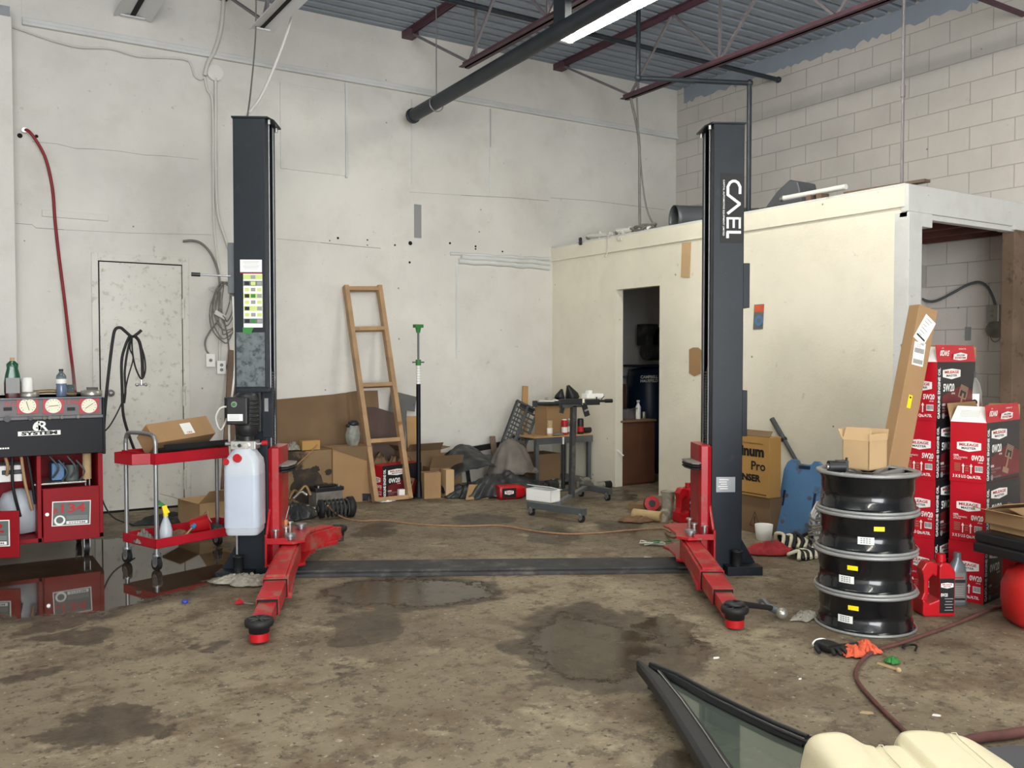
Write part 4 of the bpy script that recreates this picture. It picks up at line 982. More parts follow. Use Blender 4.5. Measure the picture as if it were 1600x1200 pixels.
# things standing on the machine
ZT = zt + 0.001
def top(px, y): return V((Yp(px, 619, MY + y).x, MY + y, ZT))
g = thing('dish_soap_bottle', 'green capped dish soap bottle on the service cabinet', 'bottle', top(20, 0.03))
q = MB(); q.rings([rrect(.085, .05, .02, 0), rrect(.10, .055, .025, .04), rrect(.10, .055, .025, .10)], 'soap_brown'); q.rings([rrect(.10, .055, .025, .10), rrect(.085, .05, .022, .15), rrect(.066, .045, .02, .19), rrect(.07, .045, .02, .22), rrect(.03, .03, .012, .24)], 'bottle_green'); b0 = q.build('bottle_body', g)
q = MB(); q.cyl((0, 0, .24), (0, 0, .262), .013, 'tan_foam', n=12); q.build('cap', g)
q = MB(); q.bx((-.04, -.0295, .03), (.04, -.028, .13), 'ink_grey'); q.build('label_sticker', g)
can(top(43, 0.05) + V((0, 0, 0.036)), 0.035, 0.095, 'white_pvc', 'white_pvc', 'jar', 'white pill-style jar standing on a tin on the cabinet', 'jar')
q = MB(); c = top(45, 0.06); q.lathe([(.06, 0), (.062, .004), (.062, .034), (.055, .036)], 'tin', n=28); tag(q.build('tin', loc=c), 'flat round tin under the white jar', 'tin', None)
q = MB(); c = top(143, 0.08); q.lathe([(.066, 0), (.068, .004), (.068, .034), (.05, .04), (.02, .046)], 'tin', n=28); q.bx((-.03, -.02, .04), (.04, .01, .058), 'black_plastic'); tag(q.build('tin', loc=c), 'round tin with black lid scraps at the cabinet right corner', 'tin')
g = thing('water_bottle', 'clear plastic water bottle on the service cabinet', 'bottle', top(96, 0.05))
q = MB(); q.lathe([(.028, 0), (.033, .006), (.031, .03), (.034, .05), (.031, .07), (.033, .085)], 'water_blue', n=20); q.lathe([(.033, .085), (.033, .12), (.03, .14), (.012, .165), (.012, .175)], 'clear_plastic', n=20); q.build('bottle_body', g)
q = MB(); q.lathe([(.0338, .088), (.0338, .118)], 'label_white', n=20); q.build('label_sticker', g)
q = MB(); q.cyl((0, 0, .17), (0, 0, .185), .014, 'black_plastic', n=12); q.build('cap', g)
q = MB(); q.lathe([(.025, 0), (.034, .075), (.032, .075), (.023, .004)], 'clear_plastic', n=20); tag(q.build('cup', loc=top(109, 0.16)), 'clear plastic cup beside the water bottle', 'cup')
q = MB(); a = top(52, 0.12); q.tube([(0, 0, .03), (.12, .0, .035), (.22, 0.0, .012), (.26, .02, .01)], .012, 'bronze', 8); tag(q.build('wire_brush', loc=a), 'thin brown handled tool lying along the cabinet top', 'tool')
q = MB(); a = top(114, 0.2); q.bar((0, 0, .02), (.11, .01, .006), .02, .014, 'black_plastic'); tag(q.build('pliers', loc=a), 'small black tool between the cup and the right hand tin', 'tool')

# ------------------------------------------------------------------ red service trolley
FLp = V((1.14, 5.98, 0)); RZ = R(20); LX, LY = 0.66, 0.33
g = thing('service_trolley', 'red two-tray service trolley on casters beside the cabinet', 'trolley', FLp, RZ)
def tray(z, h, name, lip):
    q = MB(); t = 0.004; x0, x1, y0, y1 = -0.03, LX + 0.03, -0.03, LY + 0.03
    q.bx((x0, y0, z), (x1, y1, z + t), 'cart_red')
    q.bx((x0, y0, z), (x1, y0 + t, z + h), 'cart_red'); q.bx((x0, y1 - t, z), (x1, y1, z + h), 'cart_red'); q.bx((x0, y0, z), (x0 + t, y1, z + h), 'cart_red'); q.bx((x1 - t, y0, z), (x1, y1, z + h), 'cart_red')
    if lip:
        for zz in (z, ): q.prism([(x0, y0 + 0.05), (x0 - 0.10, y0 + 0.09), (x0 - 0.10, y1 - 0.09), (x0, y1 - 0.05)], z, z + t, 'cart_red')
        for (a, b_) in (((x0, y0 + .05), (x0 - .10, y0 + .09)), ((x0 - .10, y0 + .09), (x0 - .10, y1 - .09)), ((x0 - .10, y1 - .09), (x0, y1 - .05))):
            q.quad([(a[0], a[1], z), (b_[0], b_[1], z), (b_[0], b_[1], z + h), (a[0], a[1], z + h)], 'cart_red')
    return q.build(name, g, solid=0)
tray(0.672, 0.07, 'upper_tray', True); tray(0.14, 0.06, 'lower_tray', False)
for x in (-0.012, LX + 0.012):
    for y in (-0.012, LY + 0.012):
        q = MB(); q.cyl((x, y, 0.09), (x, y, 0.80 if x < 0.1 else 0.70), 0.0135, 'galvanised', n=12); q.build('leg', g)
        caster(g, x, y, 0.095, 0.042)
q = MB(); q.tube([(-0.012, -0.012, 0.79), (-0.012, 0.0, 0.835), (-0.012, 0.05, 0.86), (-0.012, LY - 0.05, 0.86), (-0.012, LY, 0.835), (-0.012, LY + 0.012, 0.79)], 0.0135, 'galvanised', 12); q.build('handle', g)
def cart(x, y, z=0): c, s = math.cos(RZ), math.sin(RZ); return FLp + V((x * c - y * s, x * s + y * c, z))
q = MB(); q.bx((-.24, -.12, 0), (.24, .12, .012), 'black_plastic'); q.bx((-.24, -.12, 0), (.24, -.11, .045), 'black_plastic'); q.bx((-.24, .11, 0), (.24, .12, .045), 'black_plastic')
tag(q.build('drip_tray', loc=cart(.30, .12, .7455), rz=RZ), 'black plastic tray under the cardboard box on the trolley', 'tray', None)
g = thing('cardboard_box', 'tilted cardboard box with a white label on the trolley', 'box', cart(.27, .10, .792), RZ + R(3))
q = MB(TR(0, 0, 0.01, -38, -4, 0) @ TR(0, 0, 0.0)); q.bx((-.23, -.02, 0), (.23, .13, .15), 'cardboard'); q.build('carton_body', g, bevel=0.004)
q = MB(TR(0, 0, 0.01, -38, -4, 0)); 
q.bx((-.0, -.0215, .03), (.08, -.02, .115), 'label_white'); q.text('CRS', frame((.04, -.022, .04), (1, 0, 0), (0, 0, 1)), .04, .013, 'cap_red', .03); q.build('label_sticker', g)
# lower tray contents
g = thing('spray_bottle', 'clear spray bottle with a yellow and green trigger on the trolley', 'bottle', cart(.09, .05, .1445))
q = MB(); q.lathe([(.034, 0), (.04, .01), (.04, .09), (.03, .13), (.014, .17), (.014, .18)], 'tank_plastic', n=20); q.build('bottle_body', g)
q = MB(); q.cyl((0, 0, .18), (0, 0, .205), .016, 'sticker_yellow', n=12); q.bar((.0, 0, .20), (-.01, 0, .25), .03, .026, 'sticker_yellow', (0, 1, 0)); q.bar((-.01, 0, .245), (-.045, 0, .275), .024, .02, 'green', (0, 1, 0)); q.bar((.0, 0, .235), (.02, 0, .20), .014, .01, 'sticker_yellow', (0, 1, 0)); q.build('trigger', g)
g = thing('bucket', 'small red plastic pail lying on the lower trolley tray', 'bucket', cart(.36, .08, .225))
q = MB(TR(0, 0, 0, 0, 80, -15)); q.lathe([(.05, -.06), (.062, .06), (.066, .062), (.058, .06), (.047, -.05)], 'cap_red', n=24); q.build('pail', g)
q = MB(); q.tube([(.06, -.062, .02), (.04, -.05, .06), (.05, .0, .085), (.04, .05, .06), (.06, .062, .0)], .003, 'silver', 6); q.build('handle', g)
q = MB(); q.cyl((0, 0, 0), (.10, .02, .07), .006, 'pine', n=8); q.cyl((.10, .02, .07), (.125, .026, .085), .016, 'creeper_blue', n=10); tag(q.build('paint_brush', loc=cart(.16, .0, .155), rz=RZ), 'wooden handled brush leaning in the lower trolley tray', 'brush')
crumple('rag', 'brown oily rag between the spray bottle and the red pail', 'rag', cart(.22, .12, .1445), .22, .18, .06, 'brown_rust', seed=5)
crumple('rag', 'dark crumpled cloth at the right end of the lower trolley tray', 'rag', cart(.48, .12, .1445), .22, .2, .07, 'dusty_black', seed=8)
crumple('plastic_bag', 'pale crumpled bag in the left end of the lower trolley tray', 'bag', cart(.02, .2, .1445), .12, .16, .09, 'rag_grey', seed=12)
closed_box('cardboard_box', 'flattened cardboard box on the floor behind the trolley', .55, .38, .20, 'cardboard_pale', P(345, 815), R(12), flaps=(('f', 35, .2), ('l', 20, .16)))
crumple('rag', 'dark crumpled sheet on the floor behind the trolley left legs', 'sheet', P(262, 815), .55, .3, .07, 'dusty_black', seed=21)

# ------------------------------------------------------------------ wall services on the left
def wall_tube(name, label, cat, pts, r, mt, off=0.03, n=8, ends=None):
    q = MB(); q.tube([B(px, py, off) for px, py in pts], r, mt, n)
    return single(q, name, label, cat, B(*pts[0], off))
q = MB(); q.tube([B(38, 203, .06), B(45, 205, .10), B(58, 222, .10), B(72, 250, .07), B(82, 295, .05), B(86, 345, .045), B(92, 400, .06), B(101, 470, .1), B(109, 540, .22), B(114, 580, .42), Yp(117, 612, MY + .3)], .0125, 'hose_red', 10)
q.cyl(B(38, 203, 0), B(38, 203, .08), .02, 'galvanised'); single(q, 'air_hose', 'long red air hose hanging down the wall to the cabinet', 'hose', B(38, 203, .06))
for px, py in ((31, 212), (57, 213)):
    p = B(px, py); q = MB(); q.cyl(p, p - V((0, .004, 0)), .02 if px < 40 else .014, 'dark_gap', n=12); struct('trim_13', q)
wall_tube('electrical_cable', 'sagging white cable clipped under the wall ledge at the left', 'cable', [(20, 42), (65, 58), (90, 66), (125, 74), (172, 76), (215, 88), (262, 90), (292, 94), (300, 105), (304, 118), (313, 124), (320, 120)], .008, 'cable_white')
wall_tube('electrical_cable', 'thick cable curving up from the round junction box to the roof', 'cable', [(350, -12), (346, 40), (336, 78), (325, 98), (320, 118)], .018, 'cable_white', .04)
wall_tube('electrical_conduit', 'pair of white conduits running down the wall left of the lift post', 'conduit', [(337, 122), (337, 180), (337, 250), (340, 330), (352, 372), (362, 400)], .014, 'cable_white', .03)
wall_tube('electrical_cable', 'white cable following the conduits down from the junction box', 'cable', [(320, 120), (324, 140), (332, 160), (333, 250), (334, 340), (338, 390), (344, 440), (344, 500), (343, 570)], .011, 'cable_white', .035)
wall_tube('electrical_conduit', 'flexible conduit arching out of the wall above the steel door', 'conduit', [(286, 377), (300, 376), (314, 380), (328, 394), (338, 415), (343, 440), (343, 490)], .011, 'cable_grey', .04)
q = MB(); p = B(335, 115, 0); q.cyl(p, p - V((0, .035, 0)), .072, 'white_paint', n=28); q.cyl(p - V((0, .035, 0)), p - V((0, .038, 0)), .066, 'white_paint', n=28); single(q, 'junction_box', 'round white junction box under the wall ledge', 'junction box', p)
q = MB(); rr = random.Random(4)
for k in range(7):
    c = B(352, 468, .10); pts = [c + V((rr.uniform(-.03, .03) + math.cos(t * PI / 4 + k) * (.05 + .012 * k), rr.uniform(-.03, .03), math.sin(t * PI / 4 + k) * (.16 + .02 * k) - .02 * k)) for t in range(8)]
    q.tube(pts, .006, 'cable_grey', 6, 4, closed=True)
q.tube([B(345, 450, .08), B(330, 448, .1), B(328, 453, .1), B(345, 455, .08)], .006, 'cable_white', 6)
single(q, 'electrical_cable', 'tangled coil of grey flex behind the left lift post', 'cable', B(352, 468, .10))
q = MB(); a = B(343, 492, .10); q.box(a, (.10, .05, .04), 'cable_white', Matrix.Rotation(R(30), 4, 'Y')); single(q, 'power_adapter', 'small pale power adapter tied into the tangled flex', 'adapter', a, bevel=.004)
wall_tube('electrical_cable', 'grey cable looping from the adapter to the left outlet', 'cable', [(342, 500), (330, 515), (321, 532), (322, 546), (327, 554)], .008, 'cable_grey', .04)
wall_tube('electrical_cable', 'grey cable dropping behind the right outlet', 'cable', [(350, 500), (356, 530), (358, 560), (352, 578)], .007, 'cable_grey', .04)
for px, py, lb in ((327, 563, 'left of two white wall outlets beside the lift post'), (344, 574, 'right and lower of two white wall outlets beside the lift post')):
    p = B(px, py); g = thing('wall_outlet', lb, 'outlet', p, 0, 'wall outlets')
    q = MB(); q.bx((-.036, -.045, -.056), (.036, 0, .056), 'white_paint'); q.build('box', g, bevel=.004)
    q = MB(); q.bx((-.04, -.05, -.06), (.04, -.045, .06), 'white'); q.build('cover', g, bevel=.002)
    for dz in ((-.022, .022) if px > 330 else (0,)):
        q = MB(); q.cyl((0, -.05, dz), (0, -.052, dz), .016, 'ink_grey', n=16); q.bx((-.007, -.0535, dz - .004), (-.004, -.052, dz + .006), 'ink_black'); q.bx((.004, -.0535, dz - .004), (.007, -.052, dz + .006), 'ink_black'); q.build('socket', g)
q = MB(); a, b_ = B(366, 548, .06), P(352, 800, .0); q.bar((b_.x, min(b_.y, YB - .35), 0), (a.x, YB - .05, a.z), .10, .02, 'old_wood', (0, 1, 0)); single(q, 'wood_board', 'brown board leaning on the wall behind the left lift post', 'board', (b_.x, YB - .3, 0))
q = MB(); q.tube([Yp(400, -10, 7.0), Yp(399, 60, 6.9), Yp(392, 140, 6.3), Yp(386, 187, 5.6)], .006, 'cable_grey', 6); single(q, 'electrical_cable', 'thin cable rising from the top of the left lift post', 'cable', Yp(386, 187, 5.6))
q = MB(); q.tube([Yp(463, -10, 6.9), Yp(455, 30, 6.8), Yp(440, 75, 6.6), Yp(420, 125, 6.3), Yp(402, 160, 6.0), Yp(379, 187, 5.65)], .010, 'white_pvc', 8); single(q, 'electrical_cable', 'white cable sweeping down to the top of the left lift post', 'cable', Yp(379, 187, 5.65))
# ------------------------------------------------------------------ along the rear wall
# big folded cardboard sheet leaning on the wall
a, b_, c = B(400, 628, .03), B(521, 617, .03), B(590, 611, .03)
e1, e2 = B(590, 640, .03), B(588, 700, .03)
q = MB()
def sheet_pts(top, yb): return [(x, YB - .03, z) for x, z in top], yb
top = [(a.x, a.z), ((a.x + b_.x) / 2, (a.z + b_.z) / 2), (b_.x, b_.z), ((b_.x + c.x) / 2, c.z + .0), (c.x, c.z)]
def fn(u, v):
    t = u * 4; i = min(int(t), 3); f = t - i
    x = top[i][0] * (1 - f) + top[i + 1][0] * f; z1 = top[i][1] * (1 - f) + top[i + 1][1] * f
    return (x, YB - .03 - .16 * (1 - v) - .02 * abs(math.sin(u * 9)) * (1 - v) - (.02 if abs(u - .62) < .02 else 0), .005 + z1 * v)
q.grid(24, 10, fn, 'cardboard_dark', False); single(q, 'cardboard_sheet', 'large brown cardboard sheet leaning on the wall behind the ladder', 'cardboard sheet', (b_.x, YB - .15, 0), solid=.005)
# low oily box in front of it
pl_, pr_ = P(436, 785), P(582, 785); pl_.y = pr_.y = 7.78
pl_ = Yp(436, 700, 7.78); pr_ = Yp(582, 700, 7.78); zt2 = Yp(560, 697, 7.78).z
g = thing('cardboard_box', 'long low cardboard carton with dark oil stains, left of the ladder', 'box', ((pl_.x + pr_.x) / 2, 7.92, 0))
w = pr_.x - pl_.x
q = MB(); q.bx((-w / 2, -.12, 0), (w * .06, .12, zt2 - .02), 'cardboard_oily'); q.bx((w * .06, -.14, 0), (w / 2, .12, zt2 - .005), 'cardboard'); q.build('carton_body', g, bevel=.004)
q = MB(); rr = random.Random(6)
for i_, (cx_, cz_, r_) in enumerate(((-w * .20, .17, .15), (-w * .30, .30, .05), (-w * .12, .33, .035), (-w * .02, .16, .04), (-w * .38, .38, .03), (w * .02, .30, .03))):
    n_ = 26; q.add([(min(cx_ + r_ * 1.15 * math.cos(2 * PI * k / n_) * (1 + .35 * fbm(math.cos(2 * PI * k / n_) * 2, math.sin(2 * PI * k / n_) * 2, cx_ * 9)), w * .055), -.1215 - .0006 * i_, max(.004, min(cz_ + r_ * math.sin(2 * PI * k / n_) * (1 + .35 * fbm(math.cos(2 * PI * k / n_) * 2, math.sin(2 * PI * k / n_) * 2, cz_ * 9 + 3)), zt2 - .03))) for k in range(n_)], [tuple(range(n_))], 'oil_stain')
q.build('oil_stain', g)
q = MB(); q.add([(w * .065, -.145, zt2 - .02), (w * .5, -.145, zt2 - .16), (w * .5, -.145, zt2 - .004), (w * .065, -.145, zt2 - .004)], [(0, 1, 2, 3)], 'cardboard_dark'); q.build('flap', g, solid=.004)
ztop = zt2 - .004
p = Yp(484, 690, 7.88); closed_box('cardboard_box', 'small tan box on the long oily carton', .17, .08, .085, 'cardboard_gold', (p.x, 7.88, ztop - .014), 0)
p = Yp(458, 690, 7.88); crumple('packaging', 'crumpled torn packaging left of the small tan box', 'packaging', (p.x, 7.88, ztop - .014), .14, .1, .09, 'paper_grey', seed=6, freq=4)
p = Yp(552, 690, 7.9); g = thing('plastic_bag', 'grey plastic bag with a black neck on the stained carton', 'bag', (p.x, 7.9, ztop))
q = MB()
def bagf(u, v):
    th = u * 2 * PI; zz = v; r = (.085 * (1 + .18 * fbm(math.cos(th) * 2, math.sin(th) * 2, v * 3))) * (math.sin(PI * (0.12 + .62 * v)) ** .6) * (1 - .35 * v)
    return (r * math.cos(th), r * .8 * math.sin(th), .20 * v)
q.grid(28, 14, bagf, 'bag_grey'); q.build('bag_body', g)
q = MB(); q.sphere((.0, 0, .205), (.055, .05, .035), 'black_plastic', 12); q.sphere((-.05, 0, .19), (.025, .03, .02), 'black_plastic', 10); q.build('bag_neck', g)

# timber ladder frame
fl_, fr_ = P(587, 787), P(640, 781); fl_.y = fr_.y = min(fl_.y, 7.62)
tl, tr = B(540, 447, .06), B(592, 447, .06)
fl_ = Yp(587, 787, 7.64); fr_ = Yp(640, 781, 7.64); fl_.z = fr_.z = 0.0
g = thing('ladder', 'rough timber ladder leaning against the rear wall', 'ladder', ((fl_.x + fr_.x) / 2, 7.64, 0))
o = g.location.copy()
dirn = (tl - fl_).normalized(); fnr = (fr_ - fl_).cross(dirn).normalized()
for a, b_ in ((fl_, tl), (fr_, tr)):
    q = MB(); q.bar(a - o + V((0, 0, .012)), b_ - o, .045, .07, 'pine', fnr); q.build('rail', g, bevel=.003)
for f, th in ((.012, .03), (.27, .028), (.525, .03), (.79, .03), (.985, .035)):
    q = MB(); q.bar(fl_.lerp(tl, f) - o, fr_.lerp(tr, f) - o, .06, .04, 'pine', dirn); q.build('rung', g, bevel=.003)

# boards behind it
def leaning(name, label, pxs, mt, yb=.25, off=.03, cat='board', th=.012):
    q = MB(); pts = [B(px, py, off) for px, py in pxs]
    o_ = V((sum(p.x for p in pts) / len(pts), YB - off - yb, 0)); zmax = max(p.z for p in pts)
    f = [V((p.x, YB - off - yb * (1 - p.z / zmax), max(p.z, .004))) for p in pts]
    n_ = len(f); t = V((0, -th, 0))
    q.add(f + [v + t for v in f], [tuple(range(n_)), tuple(reversed(range(n_, 2 * n_)))] + [(i, (i + 1) % n_, n_ + (i + 1) % n_, n_ + i) for i in range(n_)], mt)
    return single(q, name, label, cat, o_)
leaning('plastic_panel', 'dark grey cut panel leaning right of the ladder top boards', [(604, 740), (606, 640), (610, 612), (622, 613), (650, 620), (646, 643), (634, 641), (628, 690), (627, 740)], 'grey_board', .12, .02, 'panel', .006)
leaning('brown_board', 'dark brown scratched board seen through the ladder', [(567, 748), (569, 636), (585, 636), (618, 646), (622, 748)], 'brown_board', .2, .05)
leaning('plywood_offcut', 'narrow plywood offcut beside the black jack pole', [(633, 748), (634, 650), (651, 650), (652, 748)], 'plywood', .1, .03)
# heap of flat scraps behind ladder foot
crumple('packaging', 'dark flattened scraps piled above the oil carton behind the ladder', 'packaging', (Yp(612, 740, 8.02).x, 8.02, .0), .75, .35, .55, 'cardboard_dark', seed=15, freq=2.2, edge=.15)
closed_box('cardboard_box', 'brown open box behind the black jack pole', .40, .22, .42, 'cardboard_dark', (Yp(672, 740, 8.05).x - .12, 8.08, 0), R(4), flaps=(('f', 50, .1), ('l', 40, .1), ('r', 10, .12)))
# oil carton builder ---------------------------------------------------------------
CW, CD, CH = 0.48, 0.19, 0.33                       # long black side (x), short red side (y), height
def badge(q, F, w, h=None):
    h = h or w * .36; P5 = [(-w / 2, h * .42), (0, h * .58), (w / 2, h * .42), (w / 2, -h * .40), (0, -h * .68), (-w / 2, -h * .40)]
    q.add([F @ V((x, y, .0010)) for x, y in P5], [(5, 4, 3, 2, 1, 0)], 'white')
    q.text('MILEAGE', F @ Matrix.Translation((0, h * .17, 0)), w * .80, h * .34, 'ink_red', .03, .0018)
    q.text('MASTER', F @ Matrix.Translation((0, -h * .25, 0)), w * .60, h * .26, 'ink_black', .02, .0018)
_proto = {}
def oil_carton(grade, loc, rz, label, group, opened=False):
    key = (grade, opened)
    if key not in _proto:
        g = thing('oil_carton', None, 'box')
        q = MB(); w, d, h = CW / 2, CD / 2, CH
        q.quad([(-w, -d, 0), (w, -d, 0), (w, -d, h), (-w, -d, h)], 'oil_black'); q.quad([(w, d, 0), (-w, d, 0), (-w, d, h), (w, d, h)], 'oil_black')
        q.quad([(-w, d, 0), (-w, -d, 0), (-w, -d, h), (-w, d, h)], 'oil_red'); q.quad([(w, -d, 0), (w, d, 0), (w, d, h), (w, -d, h)], 'oil_red')
        q.quad([(-w, d, 0), (w, d, 0), (w, -d, 0), (-w, -d, 0)], 'cardboard')
        if opened: q.quad([(-w + .004, -d + .004, h - .05), (w - .004, -d + .004, h - .05), (w - .004, d - .004, h - .05), (-w + .004, d - .004, h - .05)], 'cardboard')
        else: q.quad([(-w, -d, h), (w, -d, h), (w, d, h), (-w, d, h)], 'oil_red')
        q.build('carton_body', g)
        # print on the black side
        q = MB(); F = frame((0, -d, 0), (1, 0, 0), (0, 0, 1)); T = lambda x, y: F @ Matrix.Translation((x, y, 0))
        q.add([F @ V((x, y, .0006)) for x, y in ((-w * .72, .02), (w, .02), (w, h * .45), (w * .3, h * .60), (-w * .72, h * .42))], [(0, 1, 2, 3, 4)], 'oil_art')
        q.text('GASOLINE ENGINE OIL', frame((-w + .026, -d, h * .47), (0, 0, 1), (-1, 0, 0)), h * .86, .030, 'white', .03)
        badge(q, T(-w * .26, h * .80), .22, .048)
        q.text(grade, T(-w * .40, h * .56), .135, .045, 'white', .03); q.text('API SN', T(-w * .18, h * .455), .042, .010, 'white', .02)
        q.text('100%', T(-w * .64, h * .27), .045, .014, 'white', .02); q.text('FULL SYNTHETIC', T(-w * .42, h * .215), .14, .010, 'ink_grey', .02); q.text('MOTOR OIL', T(-w * .58, h * .165), .065, .008, 'ink_grey', .01)
        q.add([F @ V((-w * .66 + .016 * math.cos(k * PI / 9), h * .08 + .016 * math.sin(k * PI / 9), .001)) for k in range(18)], [tuple(range(18))], 'ink_grey')
        q.text('API CERTIFIED', T(-w * .36, h * .08), .11, .009, 'ink_grey', .01)
        # piston picture
        Pn = F @ Matrix.Translation((w * .28, h * .36, 0)) @ Matrix.Scale(1.5, 4, (1, 0, 0)) @ Matrix.Rotation(R(-20), 4, 'Z')
        def sl(x0, y0, x1, y1, mt, o_=.0014): q.add([Pn @ V((x, y, o_)) for x, y in ((x0, y0), (x1, y0), (x1, y1), (x0, y1))], [(0, 1, 2, 3)], mt)
        sl(-.035, .0, .035, .075, 'art_metal'); sl(-.026, .008, .026, .045, 'oil_black', .0018)
        for k in range(3): sl(-.035, .05 + k * .009, .035, .0525 + k * .009, 'oil_black', .0019)
        sl(-.008, -.06, .008, .03, 'art_metal', .0022); sl(-.03, -.085, .03, -.055, 'art_metal', .0022)
        q.build('print', g)
        # print on the red side
        q = MB(); F = frame((-w, 0, 0), (0, -1, 0), (0, 0, 1)); T = lambda x, y: F @ Matrix.Translation((x, y, 0))
        badge(q, T(.005, h * .60), .128)
        q.text('100%', T(-.062, h * .44), .028, .011, 'white', .02); q.text('FULL SYNTHETIC', T(-.038, h * .405), .072, .008, 'white', .01); q.text('MOTOR OIL', T(-.055, h * .375), .04, .006, 'white', .01)
        q.text(grade, T(.052, h * .41), .064, .030, 'white', .03); q.text('API SN', T(.066, h * .335), .024, .007, 'white', .02)
        for k in range(5): q.box((-w - .001, .055, h * .30 - k * .0095), (.001, .032, .004), 'art_metal')
        for y in (.024, -.018):                          # this-way-up arrows
            a = F @ Matrix.Translation((-y, h * .23, 0)); q.add([a @ V((x, yy, .0015)) for x, yy in ((-.003, -.028), (.003, -.028), (.003, .012), (-.003, .012))], [(0, 1, 2, 3)], 'white'); q.add([a @ V((x, yy, .0015)) for x, yy in ((-.009, .010), (.009, .010), (0, .026))], [(0, 1, 2)], 'white')
        for k in range(3): q.box((-w - .001, .004, h * .27 - k * .013), (.001, .016, .006), 'art_metal')
        q.box((-w - .001, -.058, h * .225), (.001, .040, .034), 'white')
        for k in range(9): q.box((-w - .0018, -.042 - k * .0042, h * .23), (.001, .0018, .026), 'ink_black')
        q.text('3 X 5 U.S Qts./4.73L', T(-.004, h * .085), .150, .020, 'white', .03)
        q.build('print', g)
        if opened:                                       # lids standing up
            q = MB(); q.quad([(-w, -d, h), (w, -d, h), (w * .98, -d + .012, h + .095), (-w * .98, -d + .012, h + .095)], 'oil_red'); f1 = q.build('flap', g, solid=.003)
            q = MB(); F = frame((0, -d + .004, h), (-1, 0, 0), (0, .12, -1)); T = lambda x, y: F @ Matrix.Translation((x, y, 0.003))
            q.text(grade, T(w * .68, -.05), .11, .032, 'white', .03); q.text('API SN', T(w * .80, -.078), .022, .008, 'white', .01); q.text('FULL SYNTHETIC', T(-w * .2, -.075), .09, .008, 'white', .01); badge(q, T(-w * .15, -.030), .17, .036); q.build('print', f1)
            q = MB(); q.quad([(-w, d, h), (-w, -d, h), (-w + .055, -d * .85, h + .085), (-w + .055, d * .85, h + .085)], 'white'); f2 = q.build('flap', g, solid=.003)
            q = MB(); F = frame((-w + .027, 0, h + .045), (0, -1, 0), (.55, 0, .85))
            for k in range(5): q.text('lllllllllllllllll', F @ Matrix.Translation((.0, .018 - k * .009, 0.002)), .10, .003, 'ink_grey', .0)
            q.build('print', f2)
            q = MB(); q.quad([(w, -d, h), (w, d, h), (w + .03, d * .9, h + .085), (w + .03, -d * .9, h + .085)], 'cardboard'); q.build('flap', g, solid=.003)
            q = MB(); q.quad([(w, d, h), (-w, d, h), (-w, d + .02, h + .1), (w, d + .02, h + .1)], 'cardboard'); q.build('flap', g, solid=.003)
        _proto[key] = g; r = g
    else: r = copy_tree(_proto[key])
    r.location = loc; r.rotation_euler = (0, 0, rz); r['label'] = label
    if group: r['group'] = group
    elif 'group' in r.keys(): del r['group']
    return r
p = Yp(620, 770, 7.78)
oil_carton('0W20', (p.x + .02, 7.84, 0), R(14), 'red and black oil carton standing behind the ladder foot', None)
q = MB(); q.bx((-.03, -.02, 0), (.03, .02, .10), 'white'); p = Yp(626, 770, 7.70); tag(q.build('small_box', loc=(p.x, 7.69, 0)), 'small white box in front of the oil carton behind the ladder', 'box', None)
crumple('packaging', 'white scrap of packaging between the ladder feet', 'packaging', P(603, 784), .18, .1, .03, 'white', seed=2)
# tall jack pole
bp_ = P(655, 777); bp_.y -= .03
g = thing('jack_pole', 'tall black support pole with green screw head', 'jack pole', (bp_.x - .02, bp_.y, 0))
zz = lambda py: Yp(652, py, bp_.y).z
q = MB(); q.bx((-.07, -.05, 0), (.06, .05, .012), 'black_plastic'); q.cyl((0, 0, .01), (0, 0, .16), .045, 'navy_panel', r1=.024, n=16); q.build('base', g)
q = MB(); q.cyl((0, 0, .1), (0, 0, zz(600)), .021, 'navy_panel', n=16); q.build('pole', g)
q = MB(); q.cyl((0, 0, zz(601)), (0, 0, zz(571)), .019, 'white', n=16)
for k in range(6): q.cyl((0, 0, zz(596 - k * 4)), (0, 0, zz(596 - k * 4) + .002), .0195, 'ink_black', n=16)
q.build('scale_sleeve', g)
q = MB(); q.cyl((0, 0, zz(571)), (0, 0, zz(562)), .026, 'green', n=14); q.bar((-.06, 0, zz(566)), (.06, 0, zz(566)), .015, .014, 'grey_steel'); q.build('locking_collar', g)
q = MB(); q.cyl((0, 0, zz(564)), (0, 0, zz(512)), .010, 'grey_steel', n=12); q.build('screw_shaft', g)
q = MB(); q.cyl((0, 0, zz(520)), (0, 0, zz(510)), .018, 'green', r1=.03, n=12); q.bx((-.042, -.03, zz(512)), (.042, .03, zz(507)), 'green'); q.build('head', g)
# small cartons
p = Yp(675, 778, 7.62); closed_box('cardboard_box', 'small tan carton with a round mark right of the jack pole', .17, .13, .25, 'cardboard', (p.x, 7.65, 0), R(-8))
g = bpy.data.objects[-1] if False else None
p = Yp(698, 778, 7.60); closed_box('cardboard_box', 'narrow pale carton beside the small tan one', .085, .13, .27, 'cardboard_pale', (p.x + .01, 7.60, 0), R(-6))
closed_box('cardboard_box', 'collapsed brown carton slumped behind the two small cartons', .34, .22, .27, 'cardboard_dark', (Yp(692, 770, 7.92).x - .04, 7.87, 0), R(-6), flaps=(('f', 60, .14), ('r', 20, .12), ('b', 70, .12)))
